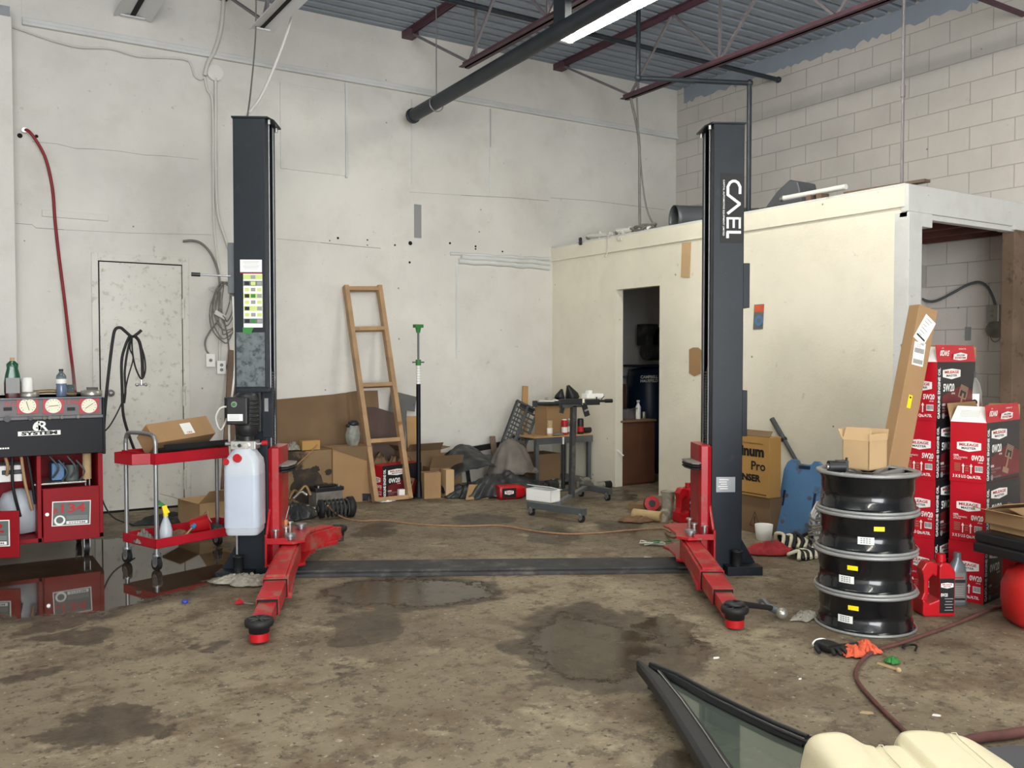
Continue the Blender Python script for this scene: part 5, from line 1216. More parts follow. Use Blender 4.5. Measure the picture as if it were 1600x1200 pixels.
# black trim, liners and hide-like sheet
q = MB()
def arch(u, v):
    a = R(8 + 164 * u); n1 = .05 * fbm(u * 6, v * 3, 2.0); r_ = .43 * (1 + n1) + .03 * math.sin(u * 17) * v
    return (-r_ * math.cos(a) * 1.08, -.38 + .40 * v + .04 * fbm(u * 5, v * 2, 7), max(.01, r_ * math.sin(a) * (1 + .12 * fbm(u * 4, 1, 5)) * (.62 + .38 * v)))
q.grid(60, 22, arch, 'poly_black')
tag(q.build('wheel_liner', loc=(Yp(728, 760, 7.95).x, 7.95, 0), solid=.005), 'arched black car wheel liner against the rear wall', 'car part')
crumple('plastic_sheet', 'crumpled black plastic spilling from under the arched liner', 'plastic sheet', (Yp(716, 770, 7.7).x + .06, 7.56, 0), .55, .35, .16, 'poly_black', seed=31, freq=2.2, n=48, edge=.22)
crumple('wheel_liner', 'black plastic undertray lying right of the small cartons', 'car part', (Yp(790, 775, 7.6).x - .1, 7.45, 0), 1.0, .45, .26, 'poly_black', seed=44, freq=1.6, n=48, edge=.25)
q = MB(); a = Yp(722, 705, 8.25); b_ = Yp(790, 695, 8.28); q.bar((a.x, 8.26, a.z), (b_.x + .1, 8.30, b_.z + .02), .03, .06, 'black_plastic'); q.bar((a.x + .03, 8.24, a.z), (a.x, 8.1, .02), .03, .05, 'black_plastic'); q.bar((b_.x + .08, 8.28, b_.z), (b_.x + .08, 8.2, .02), .03, .05, 'black_plastic')
single(q, 'bumper_strip', 'straight black bumper strip along the wall behind the liners', 'car part', (a.x, 8.1, 0))
g = thing('leather_apron', 'grey brown leathery sheet draped over the black undertray', 'sheet', (Yp(800, 720, 7.6).x, 7.62, .0))
q = MB()
def drape(u, v):
    a, b_ = u * 2 - 1, v * 2 - 1; rr_ = (a - .12 * b_) ** 2 * 1.0 + (b_ - .15) ** 2 * .8; peak = max(0, 1 - rr_ ** 1.1 * .85)
    fold = .016 * math.sin(math.atan2(b_ - .2, a + .1) * 9) * min(1, rr_ * 2) + .02 * fbm(a * 2, b_ * 2, 4)
    return (a * .24 + .03 * b_ + .02 * math.sin(v * 7), b_ * .20, .17 + .34 * peak + fold + .04 * a)
q.grid(36, 30, drape, 'leather_dusty'); q.build('sheet_body', g, solid=.006)
closed_box('cardboard_box', 'low carton holding up the draped leathery sheet', .3, .25, .12, 'cardboard_dark', (Yp(800, 720, 7.7).x, 7.66, 0))
# plastic lattice panel leaning on the bench
tl_, tr_, bl_ = Yp(809, 624, 8.0), Yp(841, 626, 8.0), Yp(776, 712, 7.9)
g = thing('lattice_panel', 'dark grey plastic lattice panel leaning beside the bench', 'panel', (bl_.x + .1, 7.85, .3))
o = g.location.copy(); ux = V((.22, -.03, 0)); lean = (tl_ - bl_); 
Lh = lean.length; lu = lean.normalized(); ux = (ux - lu * ux.dot(lu)).normalized(); F = frame((0, 0, 0), ux, lu)
q = MB(F); Wd = .27
o2 = bl_ - o; q.T = Matrix.Translation(o2) @ F
for x in (0, Wd * .5 - .012, Wd - .02): q.bx((x, 0, -.03), (x + .022, Lh, .0), 'grey_plastic')
q.bx((0, Lh - .02, -.03), (Wd, Lh, 0), 'grey_plastic'); q.bx((0, Lh - .075, -.03), (Wd, Lh - .065, 0), 'grey_plastic'); q.bx((.05, Lh - .065, -.02), (Wd - .05, Lh - .02, -.01), 'black_plastic'); q.bx((0, 0, -.03), (Wd, .02, 0), 'grey_plastic')
for k in range(11): q.bx((0, .05 + k * (Lh - .14) / 11, -.022), (Wd, .062 + k * (Lh - .14) / 11, -.004), 'grey_plastic')
for x in (.045, .075, .15, .185): q.bx((x, .02, -.022), (x + .008, Lh - .07, -.004), 'grey_plastic')
q.bx((0, 0, -.05), (.006, Lh, 0), 'grey_plastic'); q.bx((Wd - .006, 0, -.06), (Wd, Lh, 0), 'grey_plastic')
q.build('lattice', g)
q = MB(); q.bar((bl_.x + .05, 7.95, .02), (bl_.x + .13, 8.2, .5), .06, .02, 'old_wood'); single(q, 'wood_offcut', 'offcut propping the lattice panel', 'board', (bl_.x + .05, 7.95, .02))
q = MB(); a = Yp(822, 640, 8.3); q.bar((a.x - .05, 8.28, .02), (a.x + .03, 8.36, Yp(826, 603, 8.35).z), .07, .015, 'plywood', (0, 1, 0)); single(q, 'wood_board', 'pale strip of wood standing behind the lattice panel', 'board', (a.x, 8.3, 0))

# ------------------------------------------------------------------ bench by the partition and rolling stand
zb1 = Yp(900, 679, 7.62).z; bxl, bxr = Yp(836, 690, 7.62).x, 5.86
g = thing('workbench', 'small steel legged bench with a wooden top by the partition', 'bench', ((bxl + bxr) / 2, 7.8, 0)); w = bxr - bxl
q = MB(); q.bx((-w / 2, -.2, zb1 - .02), (w / 2, .28, zb1), 'plywood'); q.build('bench_top', g, bevel=.002)
for ya in (-.21, .27): q = MB(); q.bx((-w / 2, ya, zb1 - .08), (w / 2, ya + .015, zb1 - .012), 'grey_steel'); q.build('apron', g)
for x in (-w / 2 + .02, w / 2 - .03):
    for y in (-.19, .26):
        q = MB(); q.bx((x - .02, y - .003, 0), (x + .02, y + .003, zb1 - .02), 'grey_steel'); q.bx((x - .02, y, 0), (x - .014, y + .035, zb1 - .02), 'grey_steel'); q.build('leg', g)
q = MB(); q.bx((-w / 2, -.19, .04), (w / 2, .27, .055), 'grey_steel'); q.build('shelf', g)
p = Yp(871, 655, 7.75)
bxh = Yp(870, 633, 7.75).z - zb1 - .002
closed_box('cardboard_box', 'cardboard box on the bench behind the spray cans', .36, .2, bxh, 'cardboard', (p.x, 7.82, zb1 + .001), R(6))
ztb = zb1 + bxh + .003
q = MB(); q.bx((-.2, -.12, 0), (.26, .12, .03), 'black_plastic'); q.bx((-.19, -.13, .03), (.0, .03, .055), 'white'); q.bx((-.05, -.1, .03), (.1, .05, .045), 'tin'); tag(q.build('tool_tray', loc=(p.x, 7.80, ztb), rz=R(4), bevel=.004), 'black tray of small parts on the bench box', 'tray')
p = Yp(856, 614, 7.8); q = MB(); q.lathe([(.04, 0), (.045, .005), (.045, .022), (.02, .026)], 'tin', n=20); tag(q.build('tin', loc=(p.x - .0, 7.78, ztb + .056)), 'flat tin on top of the bench box tray', 'tin')
for px, dx, lb, h in ((874, .055, 'smaller left black funnel above the bench', .11), (895, .075, 'larger right black funnel above the bench', .16)):
    p = Yp(px, 615, 7.80); q = MB(TR(0, 0, 0, 0, -28 if px > 880 else 20, 10)); q.lathe([(dx * .25, h), (dx * .3, h * .92), (dx, h * .25), (dx * 1.02, 0), (dx * .9, 0.0), (dx * .2, h * .9)], 'black_plastic', n=24)
    tag(q.build('funnel', loc=(p.x, 7.80, ztb + .06)), lb, 'funnel', 'black funnels')
for px, y, r, h, bm, lm, lb in ((859, 7.64, .030, .165, 'cardboard_pale', 'silver', 'pale labelled spray can at the left of the bench'), (882, 7.66, .032, .165, 'oil_red', 'white', 'red and white spray can in the middle of the bench'),
                               (891, 7.70, .03, .165, 'tin', 'white', 'silver can next to the stand post'), (907, 7.66, .034, .165, 'black_plastic', 'ink_black', 'black and red spray can right of the stand post')):
    p = Yp(px, 670, y); cg = can((p.x, y, zb1 + .001), r, h, bm, lm, 'spray_can', lb, 'spray can', 'spray cans on the bench')
    q = MB(); q.lathe([(r + .0006, h * .15), (r + .0006, h * .5)], 'white' if px != 907 else 'ink_red', n=20); q.build('label_sticker', cg)
p = Yp(921, 670, 7.68); q = MB(); q.cyl((-.07, 0, .034), (.05, -.01, .036), .03, 'black_plastic', n=16); q.cyl((.05, -.01, .036), (.09, -.012, .036), .034, 'black_plastic', r1=.04, n=16); tag(q.build('flashlight', loc=(p.x - .01, 7.68, zb1 + .001)), 'black flashlight lying at the right end of the bench', 'flashlight')
crumple('rag', 'small pale rag on the bench between the spray cans', 'rag', (Yp(873, 674, 7.62).x, 7.63, zb1 + .001), .14, .06, .03, 'rag_grey', seed=9)

# rolling stand
pa, pb = P(826, 788, .09), P(914, 800, .09)
pc_ = P(954, 768, .09)
g = thing('rolling_stand', 'black steel stand on casters with a tall post and crossbar', 'stand', ((pa.x + pb.x) / 2, (pa.y + pb.y) / 2, 0)); o = g.location.copy()
q = MB(); q.bar(pa - o, pb - o, .05, .055, 'grey_plastic'); q.build('base_bar', g, bevel=.003)
pm = (pa + pb) / 2; off = P(893, 795, .09) - pm
back = P(905, 758, .09)
q = MB(); q.bar(P(908, 760, .10) - o, pc_ - o, .05, .055, 'grey_plastic'); q.build('base_bar', g, bevel=.003)
q = MB(); q.bar(P(872, 786, .105) - o, P(914, 762, .105) - o, .045, .035, 'galvanised'); q.build('cross_member', g, bevel=.003)
pp = P(893, 776, .1)
zt3 = Yp(893, 634, pp.y).z
q = MB(); q.bar((pp.x - o.x, pp.y - o.y, .09), (pp.x - o.x + .02, pp.y - o.y, zt3), .045, .045, 'dusty_black'); q.build('post', g, bevel=.003)
p2 = P(880, 766, .1); q = MB(); q.cyl((p2.x - o.x, p2.y - o.y, .1), (p2.x - o.x, p2.y - o.y, Yp(880, 694, p2.y).z), .018, 'black_plastic', n=12); q.cyl((p2.x - o.x, p2.y - o.y, .1), (p2.x - o.x, p2.y - o.y, Yp(880, 683, p2.y).z), .009, 'white_pvc', n=12); q.bx((p2.x - o.x - .08, p2.y - o.y - .04, .095), (p2.x - o.x + .1, p2.y - o.y + .04, .115), 'grey_plastic'); q.build('foot_pump', g)
q = MB(); a = Yp(893, 632, pp.y); q.bar((a.x - .12 - o.x, pp.y - o.y, zt3), (a.x + .10 - o.x, pp.y - o.y, zt3), .045, .03, 'dusty_black'); q.build('crossbar', g, bevel=.003)
for c_ in (pa.lerp(pb, .06), pa.lerp(pb, .94), pc_.lerp(P(908, 760, .10), .1), P(908, 760, .10)): caster(g, c_.x - o.x, c_.y - o.y, .065, .03)
# rifle shaped gun across the crossbar
gp = V((a.x, pp.y, zt3 + .016))
g = thing('air_rifle', 'black rifle-shaped toy lying across the rolling stand crossbar', 'toy gun', gp, RC * .4)
q = MB(); q.bx((-.12, -.018, .0), (.10, .018, .045), 'black_plastic'); q.bx((-.16, -.015, .005), (-.10, .015, .03), 'black_plastic'); q.build('receiver', g, bevel=.003)
q = MB(); q.bx((-.34, -.015, .0), (-.15, .015, .022), 'black_plastic'); q.bx((-.37, -.015, -.02), (-.33, .015, .035), 'black_plastic'); q.build('stock', g, bevel=.003)
q = MB(); q.bx((.12, -.024, -.012), (.27, .024, .04), 'black_plastic'); q.build('hand_guard', g, bevel=.006)
q = MB(); q.bx((.05, -.016, .008), (.12, .016, .045), 'dial_cream'); q.build('side_plate', g, bevel=.002)
q = MB(); q.cyl((.26, 0, .022), (.40, 0, .022), .012, 'black_plastic', n=12); q.cyl((.33, 0, .022), (.40, 0, .022), .018, 'black_plastic', n=12); q.build('barrel', g)
q = MB(); q.bar((.12, 0, -.005), (.155, 0, -.11), .024, .045, 'black_plastic', (1, 0, 0)); q.bar((.137, 0, -.05), (.143, 0, -.065), .026, .04, 'silver', (1, 0, 0)); q.build('magazine', g)
q = MB(); q.bar((-.08, 0, 0), (-.10, 0, -.08), .022, .035, 'black_plastic', (1, 0, 0)); q.build('grip', g)
q = MB(); q.bx((.24, -.004, .04), (.25, .004, .06), 'black_plastic'); q.bar((.29, 0, .035), (.32, 0, .065), .005, .008, 'black_plastic', (0, 1, 0)); q.build('sight', g)
q = MB(); q.bx((-.09, -.04, 0), (.1, .04, .04), 'white'); q.bx((-.06, -.03, .04), (-.02, .02, .07), 'white'); p = Yp(925, 620, pp.y + .0); 
tag(q.build('small_box', loc=(p.x, pp.y + .0, zt3 + .064), bevel=.003), 'white plastic box balanced on the toy rifle', 'box')
p = P(850, 782, .118); g = closed_box('cardboard_box', 'open white box resting on the rolling stand base', .27, .13, .10, 'white', (p.x - .01, p.y, .119), math.atan2(pb.y - pa.y, pb.x - pa.x), flaps=(('r', 5, .02), ('b', 165, .13)))
# red jug lying and scraps
p = P(804, 780); g = thing('oil_jug', 'red plastic jug lying on its side before the liners', 'jug', (p.x, p.y + .08, 0), R(-14))
q = MB(); M = Matrix.Translation((0, 0, .0)); q.T = TR(-.13, 0, .065, 0, 90, 0)
q.rings([rrect(.12, .18, .03, .0), rrect(.128, .19, .035, .02), rrect(.128, .19, .035, .20), rrect(.10, .12, .03, .26), rrect(.05, .05, .02, .28)], 'jug_red'); q.build('jug_body', g)
q = MB(); q.T = TR(-.13, 0, .065, 0, 90, 0); q.cyl((0, 0, .28), (0, 0, .31), .024, 'cap_red', n=14); q.build('cap', g)
q = MB(); q.bx((-.11, -.097, .02), (.03, -.0955, .11), 'oil_black'); badge(q, frame((-.04, -.097, .07), (1, 0, 0), (0, 0, 1)), .09); q.build('label_sticker', g)
leanp = P(745, 778)
q = MB(); q.add([(-.17, -.08, .004), (.06, -.12, .004), (.09, .0, .12), (-.07, .03, .13)], [(0, 1, 2, 3)], 'cardboard'); q.add([(.09, .0, .12), (.06, -.12, .004), (.16, .02, .10), (.20, .04, .0)], [(0, 1, 3, 2)], 'cardboard_dark')
tag(q.build('cardboard_sheet', loc=(leanp.x, leanp.y, 0), solid=.004), 'folded scrap of brown cardboard on the floor before the liners', 'cardboard sheet')
q = MB(); p = P(726, 778); q.box((0, 0, .012), (.06, .03, .02), 'white', Matrix.Rotation(.5, 4, 'Z')); tag(q.build('paper_scrap', loc=(p.x, p.y, 0)), 'tiny white scrap beside the folded cardboard', 'scrap')
# car parts on the floor under the bench
def partpile(name, label, p, seed, mt, n=7, s=.06, cat='car part'):
    rr = random.Random(seed); q = MB()
    q.cyl((-s, 0, s * .9), (s * 1.1, s * .3, s * .9), s * .85, mt, n=16); q.cyl((s * 1.1, s * .3, s * .9), (s * 1.5, s * .42, s * .9), s * .5, 'tin', n=14)
    for k in range(n):
        a = rr.uniform(0, 2 * PI); x, y = math.cos(a) * s * rr.uniform(.4, 1.1), math.sin(a) * s * rr.uniform(.4, 1)
        if k % 2: q.cyl((x, y, 0.002), (x * 1.2, y * 1.2, s * rr.uniform(.8, 2)), s * .22, mt if k % 3 else 'tin', n=10)
        else: q.box((x, y, s * .6), (s * .6, s * .4, s * 1.1), mt, Matrix.Rotation(a, 4, 'Z'))
    return tag(q.build(name, loc=(p.x, p.y, 0)), label, cat)
partpile('pump', 'dark green greasy pump lying under the bench', P(858, 752), 3, 'bottle_green', 9, .075)
partpile('alternator', 'silver alternator behind the rolling stand', P(912, 762), 5, 'tin', 9, .06)
partpile('starter_motor', 'dark metal motor left of the rolling stand post', P(862, 766), 7, 'dusty_black', 8, .06)
partpile('car_part', 'greasy bracket casting between the red jug and the stand', P(845, 768), 9, 'dusty_black', 8, .05)
partpile('car_part', 'silver hose fitting at the foot of the jack stand', P(873, 760), 10, 'tin', 8, .04)
q = MB(); q.cyl((-.08, 0, .04), (.05, -.02, .04), .038, 'paper_grey', n=16); q.cyl((.05, -.02, .04), (.13, -.03, .042), .04, 'black_plastic', n=16); p = P(940, 765); tag(q.build('oil_filter', loc=(p.x, p.y + .05, 0)), 'grey and black cylinder lying by the doorway wall', 'car part')
q = MB(); a = P(868, 752, .02); q.cyl((0, 0, 0.002), (0, 0, .17), .009, 'tin', n=10); q.cyl((0, -.006, .2), (0, .006, .2), .042, 'rag_grey', n=20); q.cyl((0, 0, .002), (0, 0, .012), .03, 'tin', n=14); tag(q.build('round_mirror', loc=(a.x - .02, a.y - .02, 0)), 'small round disc on a stem beside the green pump', 'mirror')
closed_box('cardboard_box', 'dark carton under the bench left end', .3, .3, .28, 'cardboard_dark', (Yp(838, 720, 7.9).x + .02, 7.85, .056), R(2))
crumple('sheet', 'dark cloth heap spilling out under the bench', 'cloth', P(842, 752), .5, .3, .13, 'brown_board', seed=17, freq=2.4)

# ------------------------------------------------------------------ strut, battery and rubber parts left of the ladder
p = P(512, 793); g = thing('car_battery', 'white and black car battery by the stained carton', 'battery', (p.x + .0, p.y + .05, 0), R(6))
q = MB(); q.bx((-.13, -.08, 0), (.13, .08, .15), 'rag_grey'); q.build('case', g, bevel=.005)
q = MB(); q.bx((-.14, -.09, .15), (.14, .09, .185), 'black_plastic'); q.bx((-.10, -.03, .185), (.10, .03, .20), 'black_plastic'); q.build('lid', g, bevel=.006)
for x in (-.1, .1): q = MB(); q.cyl((x, -.06, .185), (x, -.06, .205), .01, 'tin', n=10); q.build('terminal', g)
a, b_ = P(497, 797, .075), P(549, 790, .09); a.z, b_.z = .082, .095
g = thing('coil_strut', 'black coil spring strut lying on the floor before the battery', 'car part', ((a.x + b_.x) / 2, (a.y + b_.y) / 2 - .03, 0)); L = (b_ - a).length / 2
M = Matrix.Translation((0, 0, .088)) @ Matrix.Rotation(math.atan2(b_.y - a.y, b_.x - a.x), 4, 'Z') @ Matrix.Rotation(PI / 2, 4, 'Y')
q = MB(M); N = 6; q.tube([(.068 * math.cos(t * PI / 5), .068 * math.sin(t * PI / 5), -L + .04 + t * (2 * L - .08) / (10 * N)) for t in range(10 * N + 1)], .010, 'dusty_black', 8, 1); q.build('spring', g)
q = MB(M); q.cyl((0, 0, -L - .02), (0, 0, L), .03, 'dusty_black', n=16); q.build('damper', g)
q = MB(M); q.lathe([(.03, -L - .01), (.078, -L + .0), (.078, -L + .03), (.04, -L + .035)], 'black_rubber', n=24); q.lathe([(.04, L - .05), (.086, L - .045), (.088, L), (.05, L + .02), (.02, L + .03)], 'black_rubber', n=24); q.build('spring_seat', g)
p = P(465, 812); crumple('rubber_mat', 'black rubber and bracket pile right of the left lift post', 'car part', (p.x, p.y + .12, 0), .42, .38, .14, 'poly_black', seed=22, freq=2.6)
q = MB(); q.tube([(-.1, -.02, .0), (-.05, 0, .07), (.0, .02, .05), (.06, .01, .1), (.09, -.03, .02)], .014, 'bronze', 8); q.tube([(-.07, -.05, .01), (.0, -.04, .06), (.05, -.05, .03)], .012, 'tin', 8); p = P(468, 800); tag(q.build('car_bracket', loc=(p.x, p.y, .12)), 'bent bronze coloured bracket on the rubber pile', 'car part')
q = MB(); rr = random.Random(2)
for k in range(9): q.box((rr.uniform(-.05, .05), rr.uniform(-.04, .04), .02 + .006 * k), (.06, .03, .02), 'tin' if k % 2 else 'white', Matrix.Rotation(rr.uniform(0, 3), 4, 'Z'))
p = P(486, 805); tag(q.build('foil_scrap', loc=(p.x, p.y, 0)), 'crumpled silver foil left of the coil strut', 'scrap')
partpile('car_part', 'dark casting on the floor between strut and ladder', P(572, 783), 12, 'dusty_black', 6, .045)
# orange extension cord over the floor
q = MB(); pts = [Yp(497, 693, 7.85), Yp(486, 706, 7.80), Yp(465, 725, 7.68), Yp(446, 742, 7.5)]
pts = [V((p.x, p.y, max(p.z, .01))) for p in pts]
q.tube(pts, .007, 'cord_orange', 8); q.bar(pts[-1] - V((.07, .02, .03)), pts[-1], .03, .015, 'rag_grey'); single(q, 'extension_cord', 'tan cord trailing over the stained carton to a grey plug', 'cord', pts[0])
q = MB(); pts = [P(512, 790, .16), P(522, 800, .06), P(540, 810, .008)] + [P(px, py, .007) for px, py in ((565, 814), (600, 813), (650, 819), (720, 822), (780, 821), (830, 829), (880, 834), (930, 833), (990, 828), (1035, 826), (1048, 832))]
q.tube(pts, .0065, 'cord_orange', 8); single(q, 'extension_cord', 'long tan cord snaking across the floor between the lift posts', 'cord', P(720, 822, .007))
# ------------------------------------------------------------------ compressor room seen through the doorway
cy = P(1000, 757).y; cxr = Yp(1023, 700, cy).x; ztc = Yp(1000, 656, cy).z
g = thing('cabinet', 'brown wooden cabinet standing inside the dark doorway', 'cabinet', (cxr - .35, cy, 0))
q = MB(); q.bx((-.12, 0.012, 0), (.35, .45, ztc - .02), 'cabinet_wood'); q.build('body', g)
q = MB(); q.bx((-.13, -.02, ztc - .02), (.36, .46, ztc), 'cardboard_dark'); q.build('top', g, bevel=.003)
for x0, x1 in ((-.118, .128), (.132, .35)):
    q = MB(); q.bx((x0, 0, .02), (x1, .012, ztc - .03), 'cabinet_wood'); q.build('door', g, bevel=.002)
p = Yp(999, 650, cy + .1); g = thing('bottle', 'white pump bottle on the cabinet in the dark room', 'bottle', (p.x, cy + .12, ztc)); q = MB(); q.lathe([(.026, 0), (.028, .01), (.028, .13), (.014, .16), (.012, .18), (.018, .18), (.018, .2)], 'white', n=16); q.build('bottle_body', g)
p = Yp(1008, 650, cy + .1); can((p.x, cy + .12, ztc), .022, .075, 'tin', 'silver', 'drink_can', 'small silver can beside the white bottle in the dark room', 'can')
p = Yp(983, 648, cy + .2); closed_box('cardboard_box', 'grey carton on the cabinet inside the dark room', .16, .14, .1, 'grey_board', (p.x, cy + .22, ztc), R(15), flaps=(('f', 20, .06),))
q = MB(); a = Yp(970, 705, 7.2); q.bar((XP + .02, 7.235, a.z + .01), (XP + .075, 7.20, a.z - .05), .012, .012, 'white'); single(q, 'door_handle', 'short pale lever sticking out of the doorway jamb', 'handle', (XP + .02, 7.235, a.z))
ty = min(cy + .75, 8.1); tx = Yp(1016, 600, ty).x
g = thing('air_compressor', 'dark blue upright air compressor inside the dark room', 'air compressor', (tx, ty, 0)); zt4 = Yp(1010, 574, ty - .2).z
q = MB(); q.lathe([(.12, .05), (.24, .12), (.26, .2), (.26, zt4 - .12), (.24, zt4 - .03), (.1, zt4)], 'tank_navy', n=28); q.build('tank', g)
q = MB(); q.bx((-.25, -.2, zt4), (.25, .2, zt4 + .03), 'tank_navy'); q.cyl((-.12, -.05, zt4 + .18), (.12, -.05, zt4 + .18), .1, 'dusty_black', n=20); q.bx((-.16, -.12, zt4 + .25), (.02, .06, zt4 + .5), 'dusty_black'); q.cyl((.1, -.12, zt4 + .3), (.1, -.06, zt4 + .3), .17, 'dusty_black', n=24); q.build('pump', g, bevel=.01)
q = MB()
for k in range(3): q.bx((-.2 + .14 * k, -.19, 0), (-.17 + .14 * k, -.16, .12), 'tank_navy')
q.build('foot', g)
q = MB(); zz4 = Yp(1010, 592, ty - .26).z
lx = Yp(1000, 590, ty - .262).x - tx
for t_, dz in (('CAMPBELL', .022), ('HAUSFELD', -.022)): q.text(t_, frame((lx + .135, -.264, zz4 + dz), (1, 0, 0), (.12, 0, 1)), .26, .034, 'white', .03)
q.build('lettering', g)
p = Yp(985, 590, 8.3); q = MB(); q.bx((-.15, 0, 0), (.15, .14, .02), 'grey_board'); single(q, 'wall_shelf', 'small grey shelf in the dark room left of the compressor', 'shelf', (0, 0, 0)).location = (p.x, 8.22, p.z)
q = MB(); q.bx((-.2, 0, 0), (.2, .3, Yp(985, 600, 8.0).z), 'cabinet_wood'); tag(q.build('crate', loc=(Yp(982, 620, 8.0).x - .22, 8.02, 0)), 'dim brown crate behind the cabinet in the dark room', 'crate')

# ------------------------------------------------------------------ marks and fittings on the partition
def patch(name, label, pxs, mt, cat, th=.004):
    q = MB(); f = [Wp(px, py, .002) for px, py in pxs]; n_ = len(f); t = V((-th, 0, 0))
    q.add(f + [v + t for v in f], [tuple(reversed(range(n_))), tuple(range(n_, 2 * n_))] + [(i, (i + 1) % n_, n_ + (i + 1) % n_, n_ + i) for i in range(n_)], mt)
    return single(q, name, label, cat, f[0])
patch('cardboard_patch', 'torn tan cardboard patch high on the partition', [(1066, 380), (1080, 378), (1078, 434), (1064, 433)], 'cardboard_pale', 'patch')
patch('cardboard_patch', 'brown cardboard patch with a black top beside the right post', [(1077, 546), (1083, 543), (1091, 543), (1096, 547), (1095, 584), (1085, 588), (1077, 583)], 'cardboard', 'patch')
g = patch('product_card', 'small orange and blue hanging card on the partition right of the post', [(1179, 476), (1194, 475), (1192, 514), (1177, 515)], 'grey_board', 'card')
q = MB(); p0, p1 = Wp(1179, 477, .0075), Wp(1193, 487, .0075); q.quad([p0 - g.location, V((p0.x, p1.y, p0.z)) - g.location, p1 - g.location, V((p0.x, p0.y, p1.z)) - g.location], 'rag_orange')
c = Wp(1186, 501, .008) - g.location; q.cyl(c, c - V((.006, 0, 0)), .045, 'creeper_blue', n=18); q.cyl(c, c - V((.007, 0, 0)), .02, 'grey_board', n=14); q.build('print', g)
p = Wp(907, 377, .03); q = MB(); q.box((0, 0, 0), (.03, .035, .085), 'black_plastic'); q.cyl((-.016, 0, .02), (-.018, 0, .02), .012, 'grey_plastic', n=12); q.cyl((-.016, 0, -.015), (-.018, 0, -.015), .012, 'grey_plastic', n=12); tag(q.build('wall_sensor', loc=p, bevel=.012), 'small black rounded unit fixed near the partition top', 'sensor')
for pts, lb in (([(952, 362), (950, 372), (949, 392), (946, 400)], 'short hooked wire hanging over the partition top above the doorway'), ([(968, 364), (964, 370), (966, 376), (970, 374)], 'tiny wire curl on the partition top right of the hooked wire')):
    q = MB(); q.tube([Wp(px, py, .03) for px, py in pts], .006, 'cable_white', 6); q.box(Wp(*pts[-1], .03), (.02, .02, .02), 'cable_white'); single(q, 'wire', lb, 'wire', Wp(*pts[0], .03))
ZR = ZP + .021
def roofp(px, x): p = onp(px, 340, 0, x); return p
# things lying on the store roof
rr = random.Random(8)
for i, (px, L, an, x, lb) in enumerate(((938, .38, 5, 5.97, 'pale pipe offcut nearest the wall corner on the store roof'), (962, .42, -15, 6.02, 'second pale pipe offcut on the store roof'), (985, .34, 12, 6.0, 'pale pipe with tee fitting beside the hanging cables'),
                                     (1010, .3, -30, 6.05, 'short pale pipe just right of the hanging cables'))):
    p = onp(px, 352, 0, x); q = MB(); a = R(90 + an); c_, s_ = math.cos(a), math.sin(a)
    q.cyl((-c_ * L / 2, -s_ * L / 2, .03), (c_ * L / 2, s_ * L / 2, .06), .028, 'cable_white', n=12); q.cyl((-c_ * L / 2, -s_ * L / 2, .03), (-c_ * L / 2 * .85, -s_ * L / 2 * .85, .032), .028, 'cable_white', n=12); q.cyl((0, 0, .005), (0, 0, .085), .018, 'cable_white', n=10); q.sphere((c_ * L / 2, s_ * L / 2, .045), .028, 'rag_grey', 10)
    tag(q.build('pipe_offcut', loc=(x, p.y, ZR)), lb, 'pipe', 'pipe offcuts on the store roof')
q = MB(); p = onp(1005, 345, 0, 6.0)
for k in range(4): q.tube([(.05 * math.cos(t * PI / 4 + k), (.10 + .03 * k) * math.sin(t * PI / 4 + k), .02 + .05 * abs(math.sin(t * PI / 4))) for t in range(8)], .009, 'cable_grey', 6, 4, closed=True)
q.tube([(0, .3, .012), (.02, .1, .06), (0, -.1, .03), (.03, -.35, .015)], .010, 'rag_grey', 6)
tag(q.build('electrical_cable', loc=(6.0, p.y, ZR)), 'tangle of grey cable lying on the store roof edge', 'cable')
p = onp(1040, 330, 0, 6.25); p2 = onp(1160, 330, 0, 6.25)
q = MB(); q.T = Matrix.Translation((0, 0, .135)); n_ = 26
rings_ = []
y = 0.0; Ld = p.y - p2.y
for k in range(25):
    r_ = .13 + (.004 if k in (6, 7, 14, 15, 21) else 0); rings_.append([V((r_ * math.cos(2 * PI * j / n_), -Ld * k / 24, r_ * math.sin(2 * PI * j / n_))) for j in range(n_)])
q.rings(rings_, 'grey_steel', cap=False); o = tag(q.build('air_duct', loc=(6.22, p.y - .15, ZR), rz=R(70), solid=.003), 'round grey sheet metal duct lying on the store roof', 'duct')
p = onp(1170, 330, 0, 6.3); p3 = onp(1252, 310, 0, 6.3)
q = MB(); L3 = p.y - p3.y
q.prism([(0, 0), (L3 * .3, .08), (L3 * .55, .22), (L3 * .78, .30), (L3 * .93, .27), (L3 * 1.0, .12), (L3, 0)], -.12, .12, 'grey_steel', Matrix(((0, 0, 1, 0), (-1, 0, 0, 0), (0, 1, 0, 0), (0, 0, 0, 1)))); tag(q.build('duct_elbow', loc=(6.42, p.y, ZR), bevel=.01), 'grey sloped duct section on the store roof behind the right post', 'duct')
q = MB(); q.bx((-.12, -.9, 0), (.1, .5, .012), 'black_plastic'); q.bx((-.1, -.7, .012), (.06, .35, .02), 'dusty_black'); p = onp(1180, 322, 0, 6.05); tag(q.build('flat_panel', loc=(6.03, p.y, ZR), rz=R(3)), 'thin dark panel lying along the store roof edge', 'panel')
a, b_ = onp(1221, 301, 0, 6.1), onp(1322, 300, 0, 6.1)
